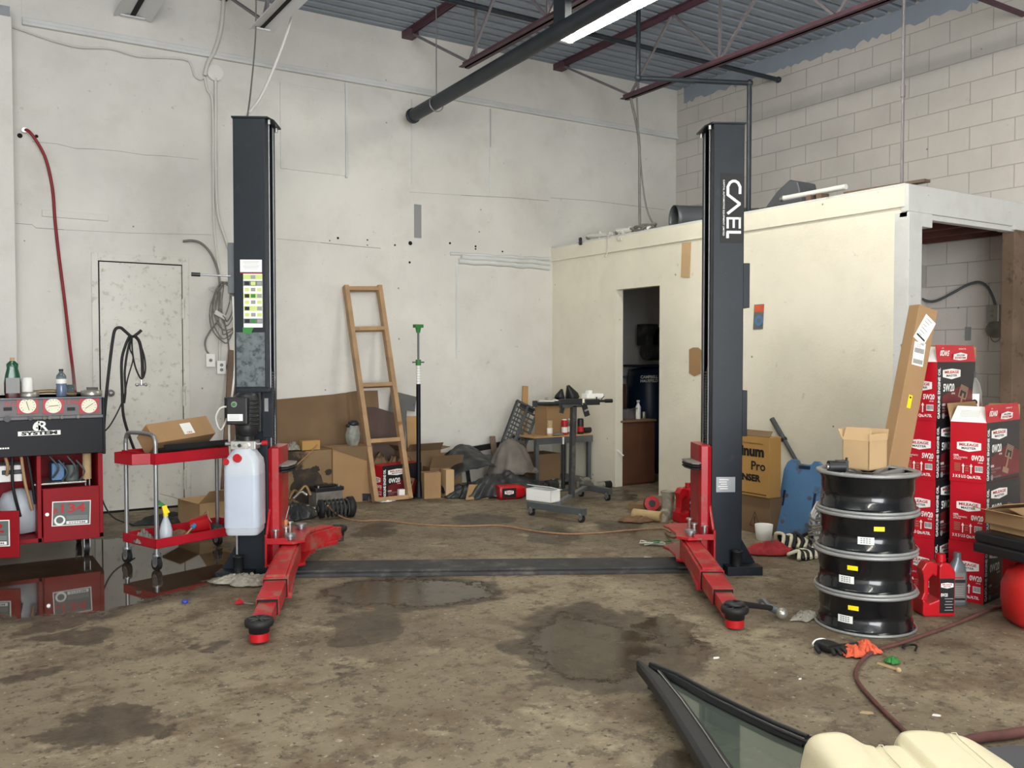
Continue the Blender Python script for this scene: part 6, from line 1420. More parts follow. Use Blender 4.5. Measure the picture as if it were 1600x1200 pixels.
q = MB(); q.cyl((0, 0, .10), (0, b_.y - a.y, .10), .022, 'white_pvc', n=14); q.cyl((0, 0, .10), (0, -.03, .10), .026, 'tin', n=14); q.bx((-.05, -.35, 0), (.05, -.30, .078), 'old_wood'); q.bx((-.05, b_.y - a.y + .2, 0), (.05, b_.y - a.y + .25, .078), 'old_wood'); tag(q.build('fluorescent_tube', loc=(6.1, a.y, ZR)), 'white tube lying across blocks on the store roof', 'tube')
q = MB(); p = onp(1392, 296, 0, 6.0); q.bx((-.04, -.3, 0), (.04, .35, .02), 'old_wood'); tag(q.build('wood_offcut', loc=(5.97, p.y, ZR), rz=R(4)), 'flat strip of old wood on the roof edge by the corner post', 'board')

# ------------------------------------------------------------------ inside the open store
bp = Wr(1553, 490, .04); g = thing('lamp_fitting', 'dusty bare bulb fitting on the block wall of the open store', 'lamp', bp)
q = MB(); q.bx((-.03, -.055, -.075), (.04, .055, .075), 'tin'); q.build('box', g, bevel=.004)
q = MB(); q.lathe([(.03, .0), (.05, -.01), (.075, -.05), (.078, -.08), (.06, -.12), (.02, -.14)], 'rag_grey', c=(-.03, -.03, -.07), n=22); q.build('globe', g)
q = MB()
for dz in (.02, -.02): q.cyl((-.03, 0, dz), (-.033, 0, dz), .014, 'ink_grey', n=12)
q.build('socket', g)
q = MB(); q.tube([Wr(px, py, .05) for px, py in ((1425, 455), (1437, 465), (1452, 471), (1466, 469), (1490, 457), (1512, 445), (1530, 441), (1543, 449), (1552, 466), (1556, 482))], .012, 'grey_steel', 8); single(q, 'electrical_cable', 'armoured grey cable arching across the store block wall to the lamp', 'cable', Wr(1490, 457, .05))
q = MB(); q.tube([Wr(px, py, .06) for px, py in ((1547, 512), (1547, 525), (1553, 534), (1562, 530), (1565, 515))], .004, 'cable_grey', 6); single(q, 'wire', 'thin wire loop below the store lamp', 'wire', Wr(1547, 512, .06))
a, b_ = Wr(1508, 511), Wr(1517, 532); m = MB(); m.bx((XR - .003, b_.y, b_.z), (XR, a.y, a.z), 'ink_grey'); struct('trim_14', m)

# ------------------------------------------------------------------ between the right post and the wheels
def side_carton(name, label, corner, ly, dx, h, z, mt, texts):
    g = thing(name, label, 'box', (corner.x, corner.y, z)); q = MB(); q.bx((0, 0, 0), (dx, ly, h), mt); q.build('carton_body', g, bevel=.004)
    q = MB()
    for t, yc, zc, w, hh, bold, sl in texts: q.text(t, frame((-.001, yc, zc), (0, -1, 0), (0, -sl, 1)), w, hh, 'ink_black', bold)
    if texts: q.build('print', g)
    return g
cn = P(1203, 838)
g = side_carton('cardboard_box', 'lower brown carton with a warning triangle behind the right post', V((cn.x, cn.y, 0)), .55, .14, .285, 0, 'cardboard_dark', [('!', .15, .10, .01, .06, .03, 0)])
q = MB(); strip_pts = [(.15, .165), (.10, .055), (.20, .055), (.15, .165)]
for i in range(3): q.bar((-.001, strip_pts[i][0], strip_pts[i][1]), (-.001, strip_pts[i + 1][0], strip_pts[i + 1][1]), .003, .001, 'ink_black', (1, 0, 0))
q.build('print', g)
g = side_carton('cardboard_box', 'tan condenser carton with black lettering stacked behind the right post', V((cn.x - .02, cn.y - .005, 0)), .60, .13, .46, .287, 'cardboard_gold',
    [('Platinum', .25, .345, .40, .085, .05, .0), ('Pro', .105, .235, .14, .07, .02, .25), ('CONDENSER', .31, .14, .46, .055, .05, .1), ('The Professional Choice', .16, .405, .2, .012, .0, .1)])
q = MB(); q.box((-.001, .42, .285), (.001, .30, .004), 'ink_black'); q.box((-.001, .30, .02), (.001, .55, .006), 'ink_black'); q.build('print', g)
q = MB(); q.quad([(0, 0, .46), (0, .6, .46), (.06, .6, .50), (.06, .02, .50)], 'cardboard_dark'); q.build('flap', g, solid=.004)
# creeper
a, b_ = P(1208, 836), P(1271, 846); wdt = (b_ - a).length; g = thing('mechanics_creeper', 'blue plastic mechanics creeper leaning upright against the partition', 'creeper', (b_.x + .0, b_.y, 0), math.atan2(a.y - b_.y, a.x - b_.x) + PI)
zc_ = .57; lean_ = 17
g.rotation_euler[2] = math.atan2(b_.y - a.y, b_.x - a.x); g.location = (a.x, a.y, 0)
T_ = TR(0, 0, 0.012, -lean_, 0, 0)
q = MB(T_); w = wdt
# seen from the front: local x runs along the foot, z up the board
q.prism([(0, .03), (.03, 0), (w - .03, 0), (w, .03), (w, .44), (w - .02, .56), (w - .05, .585), (w * .72, .585), (w * .66, .555), (w * .38, .555), (w * .32, .585), (.05, .585), (.02, .56), (0, .50)], -.0, .035, 'creeper_blue', Matrix(((1, 0, 0, 0), (0, 0, 1, 0), (0, 1, 0, 0), (0, 0, 0, 1)))); q.build('board', g, bevel=.008)
q = MB(T_)
for x, z in ((.06, .10), (w - .07, .10), (.06, .30), (w - .08, .30)): q = MB(T_); q.cyl((x, .002, z), (x, -.003, z), .016, 'grey_steel', n=16); q.build('bolt_hole', g)
for x in (.03, w - .05): q = MB(T_); q.bx((x, -.003, .22 if x < .1 else .16), (x + .018, .002, .34), 'tank_navy'); q.build('slot', g)
q = MB(T_); q.bx((w * .38, -.003, .515), (w * .66, .002, .54), 'tank_navy'); q.build('slot', g)
a, b_ = Wp(1206, 654, .03), Wp(1272, 768, .02)
q = MB(); m_ = a.lerp(b_, .28); q.cyl(a, m_, .021, 'trim_grey', n=12); q.cyl(m_, b_, .016, 'trim_grey', n=12); q.cyl(m_, m_ + (b_ - a).normalized() * .02, .026, 'black_plastic', n=12); e_ = V((5.80, b_.y - .12, .02)); q.cyl(b_, e_, .014, 'white_pvc', n=12)
single(q, 'telescopic_pole', 'grey telescopic pole leaning on the partition above the blue creeper', 'pole', e_)
p = P(1200, 845); g = thing('plastic_tub', 'small white tub behind the red rag', 'tub', (p.x, p.y + .04, 0)); q = MB(); q.lathe([(.05, 0), (.055, .003), (.066, .115), (.063, .115), (.052, .006)], 'white_pvc', n=24); q.build('tub_body', g)
p = P(1218, 835); q = MB(); q.box((0, 0, .12), (.07, .05, .10), 'rag_grey', Matrix.Rotation(.3, 4, 'Y')); q.box((0.01, 0, .04), (.05, .05, .08), 'paper_grey', Matrix.Rotation(-.2, 4, 'Y')); tag(q.build('paper_scrap', loc=(p.x - .02, p.y + .12, 0)), 'grey paper wad wedged left of the blue creeper', 'scrap')
p = P(1156, 822); q = MB(); q.lathe([(.02, 0), (.075, .012), (.08, .03), (.06, .04)], 'white_pvc', n=24, M=Matrix.Rotation(R(75), 4, 'Y')); tag(q.build('plastic_lid', loc=(p.x + .0, p.y, .09)), 'round white lid peeping out right of the right lift post', 'lid')
p = P(1208, 866); crumple('rag', 'crumpled red rag on the floor in front of the white tub', 'rag', (p.x, p.y + .03, 0), .34, .22, .10, 'rag_red', seed=51, rz=RC, freq=1.8)
def zigzag(name, label, p, w, d, h, seed, rz):
    rr = random.Random(seed); q = MB()
    for k in range(9):
        x = -w / 2 + w * k / 8; pts = [(x, -d / 2 + rr.uniform(-.01, .01), .012), (x + .03, -d / 6, h * rr.uniform(.5, 1)), (x - .01, d / 6, h * rr.uniform(.6, 1)), (x + .02, d / 2, .02)]
        q.tube(pts, .013, 'dial_cream' if k % 2 == 0 else 'black_rubber', 6, 4)
    return tag(q.build(name, loc=(p.x, p.y, 0), rz=rz), label, 'strap', 'striped ratchet strap bundles')
zigzag('strap_bundle', 'black and cream striped strap bundle right behind the red rag', P(1240, 855), .22, .16, .10, 1, RC); zigzag('strap_bundle', 'smaller striped strap bundle between the red rag and the wheels', P(1256, 872), .2, .12, .06, 2, RC + .5)
q = MB(); rr = random.Random(3); c0 = P(1276, 858)
for k in range(7):
    r_ = .06 + .012 * rr.random(); q.tube([(r_ * math.cos(t * PI / 5 + k) + rr.uniform(-.01, .01), (r_ * .6) * math.sin(t * PI / 5 + k), .015 + .035 * k + .02 * math.sin(t * PI / 5) + rr.uniform(0, .008)) for t in range(10)], .008, 'rag_grey', 6, 3, closed=True)
for k in range(3): q.tube([(.03 * k - .04, 0, .02), (.05 - .03 * k, .02, .12), (-.03 + .02 * k, .03, .22), (.03, .02, .33 - .04 * k)], .008, 'white_pvc', 6)
tag(q.build('rope', loc=(c0.x, c0.y, 0)), 'tangled pale rope piled beside the wheel stack', 'rope')

# ------------------------------------------------------------------ stack of four wheels
wc = camxy((1357 - 800) / 1400 * 4.5, 4.5); WH = .1965
def wheel(loc, rz, tilt, label, first=None):
    if first: r = copy_tree(first)
    else:
        r = thing('car_wheel', label, 'wheel', loc)
        q = MB(); q.lathe([(.232, 0.0), (.240, .002), (.241, .010), (.232, .016), (.225, .022), (.224, .045), (.217, .052), (.217, .095), (.2215, .106), (.2225, .155), (.229, .165), (.231, .177)], 'wheel_black', n=56)
        q.lathe([(.215, .01), (.208, .03), (.205, .10), (.213, .15), (.22, .165)], 'wheel_black', n=56)
        # open barrel: remove caps by building tubes only
        q.f = [f for f in q.f if len(f) == 4]; q.m = q.m[:len(q.f)]; q.sm = [True] * len(q.f)
        q.build('barrel', r)
        q = MB(); q.lathe([(.228, .176), (.245, .178), (.250, .185), (.247, .193), (.236, .196), (.226, .195), (.214, .186)], 'rim_grey', n=56); q.f = [f for f in q.f if len(f) == 4]; q.m = q.m[:len(q.f)]; q.sm = [True] * len(q.f); q.build('rim_lip', r)
        q = MB(); q.lathe([(.226, .014), (.240, .013), (.2445, .007), (.2425, .001), (.234, .0005), (.224, .004)], 'rim_grey', n=56); q.f = [f for f in q.f if len(f) == 4]; q.m = q.m[:len(q.f)]; q.sm = [True] * len(q.f); q.build('inner_lip', r)
        q = MB(); q.cyl((0, 0, .135), (0, 0, .170), .075, 'rim_grey', n=28); q.cyl((0, 0, .170), (0, 0, .172), .03, 'black_plastic', n=20)
        q.build('hub', r, bevel=.004)
        for k in range(5):
            q = MB()
            for s in (-1, 1):
                a = 2 * PI * k / 5 + s * .16; b2 = 2 * PI * k / 5 + s * .22
                q.bar((.06 * math.cos(a), .06 * math.sin(a), .158), (.222 * math.cos(b2), .222 * math.sin(b2), .181), .026, .022, 'rim_grey')
            q.build('spoke', r, bevel=.003)
    r.location = loc; r.rotation_euler = (R(tilt[0]), R(tilt[1]), rz); r['label'] = label; r['group'] = 'alloy wheels in the stack'
    return r
specs = [(3, (.004, 0), (0, 0), 'top wheel of the stack, the one carrying the torn carton'), (2, (.0, .0), (0, 0), 'second wheel from the top, white label centred under a yellow tag'),
         (1, (-.01, .0), (0, 0), 'third wheel down, white label at left below a yellow tag'), (0, (-.004, .0), (0, 0), 'bottom wheel of the stack, resting on the floor')]
w0 = None; wheels = []
for i, (lv, off, ti, lb) in enumerate(specs):
    loc = V((wc.x + off[0], wc.y + off[1], lv * WH + .001)); w_ = wheel(loc, R(20 * i), ti, lb, w0)
    if w0 is None: w0 = w_
    wheels.append(w_)
def on_barrel(w_, px, py, ww, hh, mt, z, rr_=.221, nm='yellow_tag'):
    # small curved sticker on the barrel facing the room
    p = D(px, py, 4.28); a0 = math.atan2(p.y - w_.location.y, p.x - w_.location.x) - w_.rotation_euler[2]; da = ww / rr_ / 2
    q = MB(); n_ = 6; rg = []
    for dz in (-hh / 2, hh / 2): rg.append([V((rr_ * math.cos(a0 - da + 2 * da * k / n_), rr_ * math.sin(a0 - da + 2 * da * k / n_), z + dz)) for k in range(n_ + 1)])
    for k in range(n_): q.quad([rg[0][k], rg[0][k + 1], rg[1][k + 1], rg[1][k]], mt)
    if mt == 'label_white':
        for j in range(3):
            q2 = []; zz_ = z + hh * (.28 - .27 * j)
            for k in range(1, n_ - 1): q.quad([V(((rr_ + .0006) * math.cos(a0 - da + 2 * da * kk / n_), (rr_ + .0006) * math.sin(a0 - da + 2 * da * kk / n_), zz_ + d_)) for kk, d_ in ((k, -.003), (k + .7, -.003), (k + .7, .003), (k, .003))], 'ink_grey')
    q.build(nm, w_)
for w_, (yx, yy), (lx_, ly_) in ((wheels[1], (1374, 828), (1353, 844)), (wheels[2], (1328, 888), (1312, 905)), (wheels[3], (1329, 954), (1307, 970))):
    on_barrel(w_, yx, yy, .05, .022, 'sticker_yellow', .130, .2222); on_barrel(w_, lx_, ly_, .075, .036, 'label_white', .070, .2225, 'size_label')
ztw = 3 * WH + .197
g = closed_box('cardboard_box', 'torn open small carton standing on the top wheel', .17, .145, .145, 'cardboard_pale', (wc.x + .02, wc.y + .03, ztw), RC + R(38), flaps=(('l', 115, .07), ('b', 60, .06), ('f', 96, .035), ('r', 72, .055)))
q = MB(); q.cyl((-.04, 0, .03), (.04, 0, .03), .03, 'black_plastic', n=16); q.cyl((-.048, 0, .03), (-.04, 0, .03), .015, 'silver', n=14); q.box((.03, .01, .035), (.05, .05, .05), 'black_plastic'); q.cyl((.05, .0, .04), (.05, 0, .075), .006, 'black_plastic', n=8); p = camxy((1304 - 800) / 1400 * 4.48, 4.44)
tag(q.build('sensor_motor', loc=(p.x, p.y, ztw - .01), rz=RC), 'small black motor part at the left rim of the top wheel', 'car part')

# ------------------------------------------------------------------ oil cartons on the right
BZ = R(8)
def carton_at(cn, grade, lv, lb, grp, opened=False, rz=BZ, dx=0, dy=0):
    c, s = math.cos(rz), math.sin(rz); x, y = CW / 2 + dx, CD / 2 + dy
    return oil_carton(grade, (cn.x + x * c - y * s, cn.y + x * s + y * c, lv * (CH + .001)), rz, lb, grp, opened)
fc = camxy((1543 - 800) / 1400 * 4.85, 4.85)
carton_at(fc, '0W20', 2, 'open-topped carton marked 0W20 on the near stack of oil cartons', '0W20 oil cartons', True, R(9))
carton_at(fc, '0W20', 1, 'middle carton of the near stack marked 0W20', '0W20 oil cartons', rz=R(8), dx=.004)
carton_at(fc, '0W20', 0, 'bottom carton of the near stack, beside the grey oil bottle', '0W20 oil cartons', rz=R(9), dx=-.004)
bc = camxy((1464 - 800) / 1400 * 4.98, 4.98)
g = carton_at(bc, '5W20', 3, 'top carton of the far stack, its red lid standing up, marked 5W20', '5W20 oil cartons', True, R(7))
carton_at(bc, '5W20', 2, 'carton second from the top of the far stack marked 5W20', '5W20 oil cartons', rz=R(9), dx=-.003)
carton_at(bc, '5W20', 1, 'carton third from the top of the far stack, red side against the wheels', '5W20 oil cartons', rz=R(8))
carton_at(bc, '5W20', 0, 'lowest carton of the far stack behind the red oil jug', '5W20 oil cartons', rz=R(8), dx=-.004)
sc_ = fc + V((.52 * math.cos(R(8)) - .20 * math.sin(R(8)) + .01, .42 * math.sin(R(8)) + .21 + .01, 0))
for k in range(3): carton_at(sc_, '5W20', k, 'oil carton hidden in the rear stack under the silver bottle', 'rear oil cartons')
nc = P(1560, 953); nr = R(6); c, s = math.cos(nr), math.sin(nr)
n0 = V((nc.x + .19 * s + .005, nc.y - .19 * c - .015, 0)); carton_at(n0, '0W20', 0, 'red oil carton under the black tool case at the right edge', '0W20 oil cartons', rz=nr)
def jug(label, loc, rz, group='red oil jugs', sc=1.0):
    g = thing('oil_jug', label, 'jug', loc, rz, group)
    q = MB(); F = Matrix(((1, 0, 0, 0), (0, 0, 1, 0), (0, 1, 0, 0), (0, 0, 0, 1))); d = .055
    q.prism([(-.085, .01), (-.075, 0), (.075, 0), (.085, .01), (.085, .235), (.06, .27), (.05, .28), (.012, .28), (.0, .265), (-.0, .09), (-.05, .07), (-.085, .09)], -d, d, 'jug_red', F)
    q.prism([(-.085, .08), (-.055, .075), (-.045, .11), (-.045, .19), (-.02, .215), (.0, .20), (.01, .265), (-.03, .285), (-.06, .28), (-.085, .24), (-.075, .215), (-.07, .18), (-.07, .12)], -d * .6, d * .6, 'jug_red', F)
    q.build('jug_body', g, bevel=.009)
    q = MB(); q.cyl((.032, 0, .278), (.032, 0, .318), .025, 'jug_red', n=20)
    q.cyl((.032, 0, .287), (.032, 0, .292), .028, 'jug_red', n=20); q.build('cap', g)
    q = MB(); q.bx((.002, -d - .0015, .02), (.078, -d, .20), 'oil_black'); badge(q, frame((.04, -d - .0018, .165), (1, 0, 0), (0, 0, 1)), .066)
    q.text('0W20', frame((.025, -d - .002, .115), (1, 0, 0), (0, 0, 1)), .036, .018, 'white', .02)
    for k in range(5): q.box((.05, -d - .002, .095 - k * .015), (.045 - .01 * (k % 2), .001, .004), 'ink_grey')
    q.build('label_sticker', g); return g
p = P(1470, 962); j1 = jug('red oil jug standing before the far carton stack by the wheels', (p.x, p.y + .04, 0), RC + R(2))
p = P(1074, 816); j2 = jug('red oil jug standing left of the right lift post', (p.x, p.y + .03, 0), RC + R(25))
p = P(1503, 946); g = thing('oil_bottle', 'grey one litre oil bottle right of the red jug', 'bottle', (p.x + .0, p.y + .03, 0), RC)
q = MB(); q.rings([rrect(.09, .055, .018, 0), rrect(.094, .06, .02, .006), rrect(.094, .06, .02, .17), rrect(.07, .055, .02, .22), rrect(.04, .04, .018, .245), rrect(.034, .034, .016, .26)], 'bottle_grey'); q.build('bottle_body', g)
q = MB(); q.cyl((0, 0, .258), (0, 0, .285), .019, 'bottle_grey', n=18); q.build('cap', g)
q = MB(); q.bx((-.036, -.0315, .02), (.03, -.030, .18), 'rag_grey'); q.bx((-.036, -.032, .125), (.03, -.030, .142), 'ink_black'); q.bx((-.036, -.032, .03), (.03, -.030, .042), 'ink_black'); q.bx((-.03, -.032, .15), (.02, -.030, .156), 'ink_red')
for k in range(5): q.bx((-.03, -.032, .055 + k * .012), (.02, -.030, .059 + k * .012), 'ink_grey')
q.build('label_sticker', g)
pb2 = Wr(1521, 620); bl_ = camxy((1518 - 800) / 1400 * 5.30, 5.30, 3 * (CH + .001) + .001)
g = thing('oil_bottle', 'silver oil bottle standing behind the cartons against the block wall', 'bottle', bl_, RC)
q = MB(); q.rings([rrect(.10, .06, .02, 0), rrect(.11, .07, .025, .01), rrect(.11, .07, .025, .15), rrect(.09, .06, .025, .20), rrect(.04, .04, .018, .24)], 'silver'); q.build('bottle_body', g)
q = MB(); q.bx((-.04, -.0365, .03), (.03, -.035, .14), 'white'); q.cyl((0, -.035, .09), (0, -.038, .09), .018, 'ink_black', n=16); q.build('label_sticker', g)
q = MB(); q.cyl((0, 0, .235), (0, 0, .27), .025, 'grey_steel', n=16); q.build('cap', g)
# long leaning carton
bt, tp = camxy((1366 - 800) / 1400 * 4.78, 4.78), camxy((1450 - 800) / 1400 * 4.99, 4.99, 1.625)
g = thing('cardboard_box', 'tall narrow cardboard carton leaning on the far oil cartons', 'box', bt); o = g.location.copy()
ax = (tp - bt); Lc = ax.length; F = frame((0, 0, 0), (RT + FH * .28), ax.normalized())
yv = ax.normalized(); xv = (RT * 1.0 + FH * .42); xv = (xv - yv * xv.dot(yv)).normalized(); zv = xv.cross(yv)
F = Matrix.Identity(4)
for i, a_ in enumerate((xv, yv, zv)):
    for k in range(3): F[k][i] = a_[k]
q = MB(F); q.bx((-.07, .02, -.075), (.07, Lc, 0), 'cardboard'); q.build('carton_body', g, bevel=.004)
q = MB(F); q.T = F @ Matrix.Translation((0, Lc - .13, 0.001)) @ Matrix.Rotation(R(-22), 4, 'Z')
q.quad([(-.045, -.08, 0), (.045, -.08, 0), (.045, .08, 0), (-.045, .08, 0)], 'white')
for k in range(6): q.quad([(-.03, .06 - k * .02, .0006), (.02 - .01 * (k % 3), .06 - k * .02, .0006), (.02 - .01 * (k % 3), .064 - k * .02, .0006), (-.03, .064 - k * .02, .0006)], 'ink_grey')
q.quad([(-.035, -.055, .0006), (.035, -.055, .0006), (.035, -.045, .0006), (-.035, -.045, .0006)], 'ink_black'); q.build('shipping_label', g)
q = MB(F); q.T = F @ Matrix.Translation((-.01, Lc - .27, 0.001)) @ Matrix.Rotation(R(4), 4, 'Z')
q.quad([(-.042, -.065, 0), (.042, -.065, 0), (.042, .065, 0), (-.042, .065, 0)], 'white')
for k in range(17):
    x = -.034 + k * .0042; q.quad([(x, .005, .0006), (x + .0022, .005, .0006), (x + .0022, .032, .0006), (x, .032, .0006)], 'ink_black'); q.quad([(x, -.055, .0006), (x + .0022, -.055, .0006), (x + .0022, -.03, .0006), (x, -.03, .0006)], 'ink_black')
for k in range(3): q.quad([(-.03, .052 - k * .007, .0006), (.01, .052 - k * .007, .0006), (.01, .054 - k * .007, .0006), (-.03, .054 - k * .007, .0006)], 'ink_grey')
q.build('shipping_label', g)
q = MB(F); q.T = F @ Matrix.Translation((-.01, Lc - .54, 0.001)); q.quad([(-.014, -.037, 0), (.014, -.037, 0), (.014, .037, 0), (-.014, .037, 0)], 'sticker_yellow'); q.quad([(-.006, .018, .0006), (.006, .018, .0006), (.006, .028, .0006), (-.006, .028, .0006)], 'ink_black'); q.build('yellow_tag', g)
# black tool case with flat cartons
zc1 = CH + .002; pc = camxy((1580 - 800) / 1400 * 4.50, 4.50)
g = thing('tool_case', 'black plastic tool case lying on the red carton at the right edge', 'tool case', (pc.x + .24, pc.y - .02, zc1), R(-12))
q = MB(); q.bx((-.27, -.16, 0), (.27, .16, .055), 'black_plastic'); q.build('case_base', g, bevel=.012)
q = MB(); q.bx((-.265, -.155, .056), (.265, .155, .11), 'black_plastic'); q.build('case_lid', g, bevel=.012)
o = g.location
closed_box('cardboard_box', 'thin bare cardboard slab directly on the black tool case', .40, .24, .035, 'cardboard', (o.x + .03, o.y + .01, zc1 + .112), R(-16))
g = closed_box('cardboard_box', 'shallow open carton with shipping label on top of the tool case', .42, .26, .07, 'cardboard', (o.x + .01, o.y + .01, zc1 + .149), R(-14), flaps=(('l', 12, .09), ('f', 168, .12), ('b', 160, .12), ('r', 20, .1)))
q = MB(); q.bx((-.02, -.1315, .005), (.12, -.1302, .06), 'label_white')
for k in range(5): q.box((.04, -.132, .052 - k * .010), (.11 - .02 * (k % 3), .001, .003), 'ink_grey')
q.build('shipping_label', g)
# red fuel can at the right edge
p = P(1650, 985); g = thing('fuel_can', 'red plastic fuel can at the right edge of the floor', 'fuel can', (p.x + .03, p.y + .08, 0), RC)
q = MB(); q.rings([rrect(.26, .22, .08, 0), rrect(.33, .28, .10, .03), rrect(.36, .31, .12, .12), rrect(.36, .31, .12, .20), rrect(.31, .27, .10, .26), rrect(.20, .18, .07, .31), rrect(.10, .10, .04, .32)], 'petrol_red'); q.build('can_body', g)
q = MB(); q.cyl((-.03, -.03, .30), (-.075, -.06, .355), .03, 'black_plastic', n=18); q.build('cap', g)
q = MB(); q.tube([(-.02, .02, .30), (.0, .03, .35), (.08, .03, .36), (.12, .03, .27)], .014, 'petrol_red', 10); q.build('handle', g)

# ------------------------------------------------------------------ bits on the floor
q = MB(); pts = [P(px, py, .012) for px, py in ((1572, 948), (1545, 953), (1500, 972), (1450, 990), (1410, 1004), (1378, 1013), (1356, 1024), (1341, 1040), (1337, 1056), (1345, 1072), (1366, 1096), (1392, 1122), (1418, 1148), (1432, 1168), (1425, 1176), (1400, 1172), (1380, 1165))]
q.tube(pts, .009, 'hose_dusty', 8); single(q, 'air_hose', 'dusty red air hose winding past the wheel stack to the seat', 'hose', P(1378, 1013, .012))
q = MB(); pts = [P(px, py, .02) for px, py in ((1490, 1163), (1530, 1153), (1570, 1148), (1600, 1143), (1680, 1130))]
q.tube(pts, .018, 'hose_dusty', 10); single(q, 'hose', 'thick reddish hose on the floor above the grey seat panel', 'hose', P(1570, 1148, .02))
def glove(label, p, rz):
    g = thing('work_glove', label, 'glove', (p.x, p.y, 0), rz)
    q = MB(); q.rings([rrect(.07, .035, .016, 0), rrect(.085, .04, .018, .03), rrect(.09, .04, .018, .07), rrect(.085, .036, .016, .09)], 'black_rubber'); q.T = Matrix.Identity(4)
    q.v = [V((v.x, v.z, v.y + .022)) for v in q.v]; q.build('palm', g, sub=1)
    for k, (x, L, a) in enumerate(((-.033, .065, 8), (-.011, .075, 2), (.012, .07, -5), (.034, .058, -14))):
        q = MB(); dx = math.sin(R(-a)); q.tube([(x, .085, .02), (x + dx * L * .5, .085 + L * .55, .03), (x + dx * L, .085 + L * .95, .014)], .0105, 'black_rubber', 8, r1=.009); q.build('finger', g)
    q = MB(); q.tube([(.04, .03, .02), (.07, .05, .026), (.085, .085, .015)], .012, 'black_rubber', 8, r1=.010); q.build('thumb', g)
    q = MB(); q.tube([(.042 * math.cos(t * PI / 6), -.002, .022 + .019 * math.sin(t * PI / 6)) for t in range(12)], .004, 'white', 6, 2, closed=True); q.build('cuff', g)
    return g
glove('black knit work glove with white cuff on the floor by the wheels', P(1281, 1012), RC + R(205))
q = MB(); a, b_ = P(1306, 1012, .016), P(1346, 1008, .016); q.cyl(a, b_, .016, 'black_rubber', n=14); single(q, 'rubber_tube', 'short black rubber tube between the glove and the wheel stack', 'tube', a)
crumple('rag', 'orange torn rag wrapped around the air hose', 'rag', P(1334, 1024, .0), .12, .12, .05, 'rag_orange', seed=61, freq=1.6, edge=.4)
crumple('rag', 'second orange shred just behind the hose bend', 'rag', P(1355, 1018, .0), .09, .12, .05, 'rag_orange', seed=66, freq=1.6, edge=.4)
q = MB(); a, b_ = P(1371, 1036, .006), P(1404, 1047, .006); q.bar(a, b_, .010, .008, 'tan_foam'); q.sphere(b_, .012, 'tan_foam', 8); single(q, 'wood_stick', 'thin pale stick on the floor right of the orange rag', 'stick', a)
crumple('wrapper', 'small green wrapper beside the pale stick', 'wrapper', P(1394, 1036), .07, .06, .03, 'green', seed=71, freq=2)
for px, py, w, lb, mt in ((1354, 1115, .05, 'pale flat chip on the floor above the cream seat', 'tan_foam'), (1463, 1119, .03, 'tiny white chip on the floor right of the hose', 'white'), (289, 942, .035, 'small blue bottle cap beside the wet patch', 'blue_cap'),
                          (1119, 1029, .03, 'white fleck on the dry floor right of the big wet patch', 'white'), (991, 808, .07, 'white torn paper before the dark doorway', 'white'), (1012, 872, .06, 'pale scrap on the floor behind the cover plate', 'white'),
                          (578, 951, .05, 'brown flake at the edge of the left puddle', 'brown_rust'), (1250, 1062, .015, 'tiny white crumb near the glass panel', 'white')):
    p = P(px, py); q = MB()
    if mt == 'blue_cap': q.lathe([(.016, 0), (.018, .002), (.017, .014), (.01, .016)], mt, n=16)
    else: q.prism([(-w / 2, -w * .15), (w * .1, -w * .2), (w / 2, -w * .05), (w * .4, w * .18), (-w * .3, w * .2)], .001, .006, mt)
    tag(q.build('bottle_cap' if mt == 'blue_cap' else 'scrap', loc=(p.x, p.y, 0), rz=RC + rr.uniform(-.5, .5)), lb, 'bottle cap' if mt == 'blue_cap' else 'scrap')
q = MB(); q.add([(-.02, 0, .002), (.0, .03, .02), (.04, -.01, .006), (.0, -.03, .002)], [(0, 1, 2, 3)], 'cap_red'); q.tube([(.035, -.01, .006), (.07, -.015, .004), (.09, -.02, .004)], .003, 'tin', 6); p = P(372, 943); tag(q.build('plastic_flag', loc=(p.x, p.y, 0), rz=RC, solid=.002), 'small red plastic flag on the floor left of the front arm', 'scrap')
q = MB(); q.tube([(0, 0, .01), (.04, .02, .02), (.05, .06, .012), (.01, .07, .008), (-.02, .04, .01)], .005, 'black_rubber', 6); p = P(1430, 1020); tag(q.build('cable_loop', loc=(p.x, p.y, 0)), 'tiny black cable loop right of the orange rags', 'wire')
crumple('leaves', 'dried grey green scraps left of the bottom wheel', 'debris', P(1260, 966), .18, .12, .035, 'paper_grey', seed=77, freq=4, edge=.6)
# clutter by the doorway
q = MB(); a, b_ = P(990, 803, .04), P(1034, 808, .04); q.cyl(a, b_, .045, 'tan_foam', n=14); single(q, 'foam_roll', 'tan foam roll on the floor before the doorway', 'foam roll', a)
q = MB(); a, b_ = P(984, 790, .03), P(1052, 794, .03); q.bar(a, b_, .12, .05, 'cardboard_dark'); single(q, 'wood_offcut', 'brown offcut behind the tan foam roll', 'board', a)
q = MB(); p = P(1018, 790, .06); q.cyl((0, 0, 0), (-.02, -.03, .01), .065, 'cap_red', n=24); q.cyl((-.02, -.03, .01), (-.022, -.033, .011), .03, 'black_plastic', n=18); q.cyl((.004, .006, 0), (0, 0, 0), .07, 'black_plastic', n=24); tag(q.build('hub_cap', loc=(p.x, p.y, .075)), 'red round disc propped on the clutter by the doorway', 'disc')
g = thing('rubber_boot', 'grey rubber boot slumped beside the red oil jug', 'boot', P(1044, 810), RC + R(150))
q = MB(); q.rings([rrect(.09, .12, .03, .0), rrect(.095, .13, .03, .06), rrect(.085, .10, .03, .12), rrect(.10, .11, .035, .20), rrect(.12, .12, .035, .23)], 'paper_grey'); q.build('shaft', g)
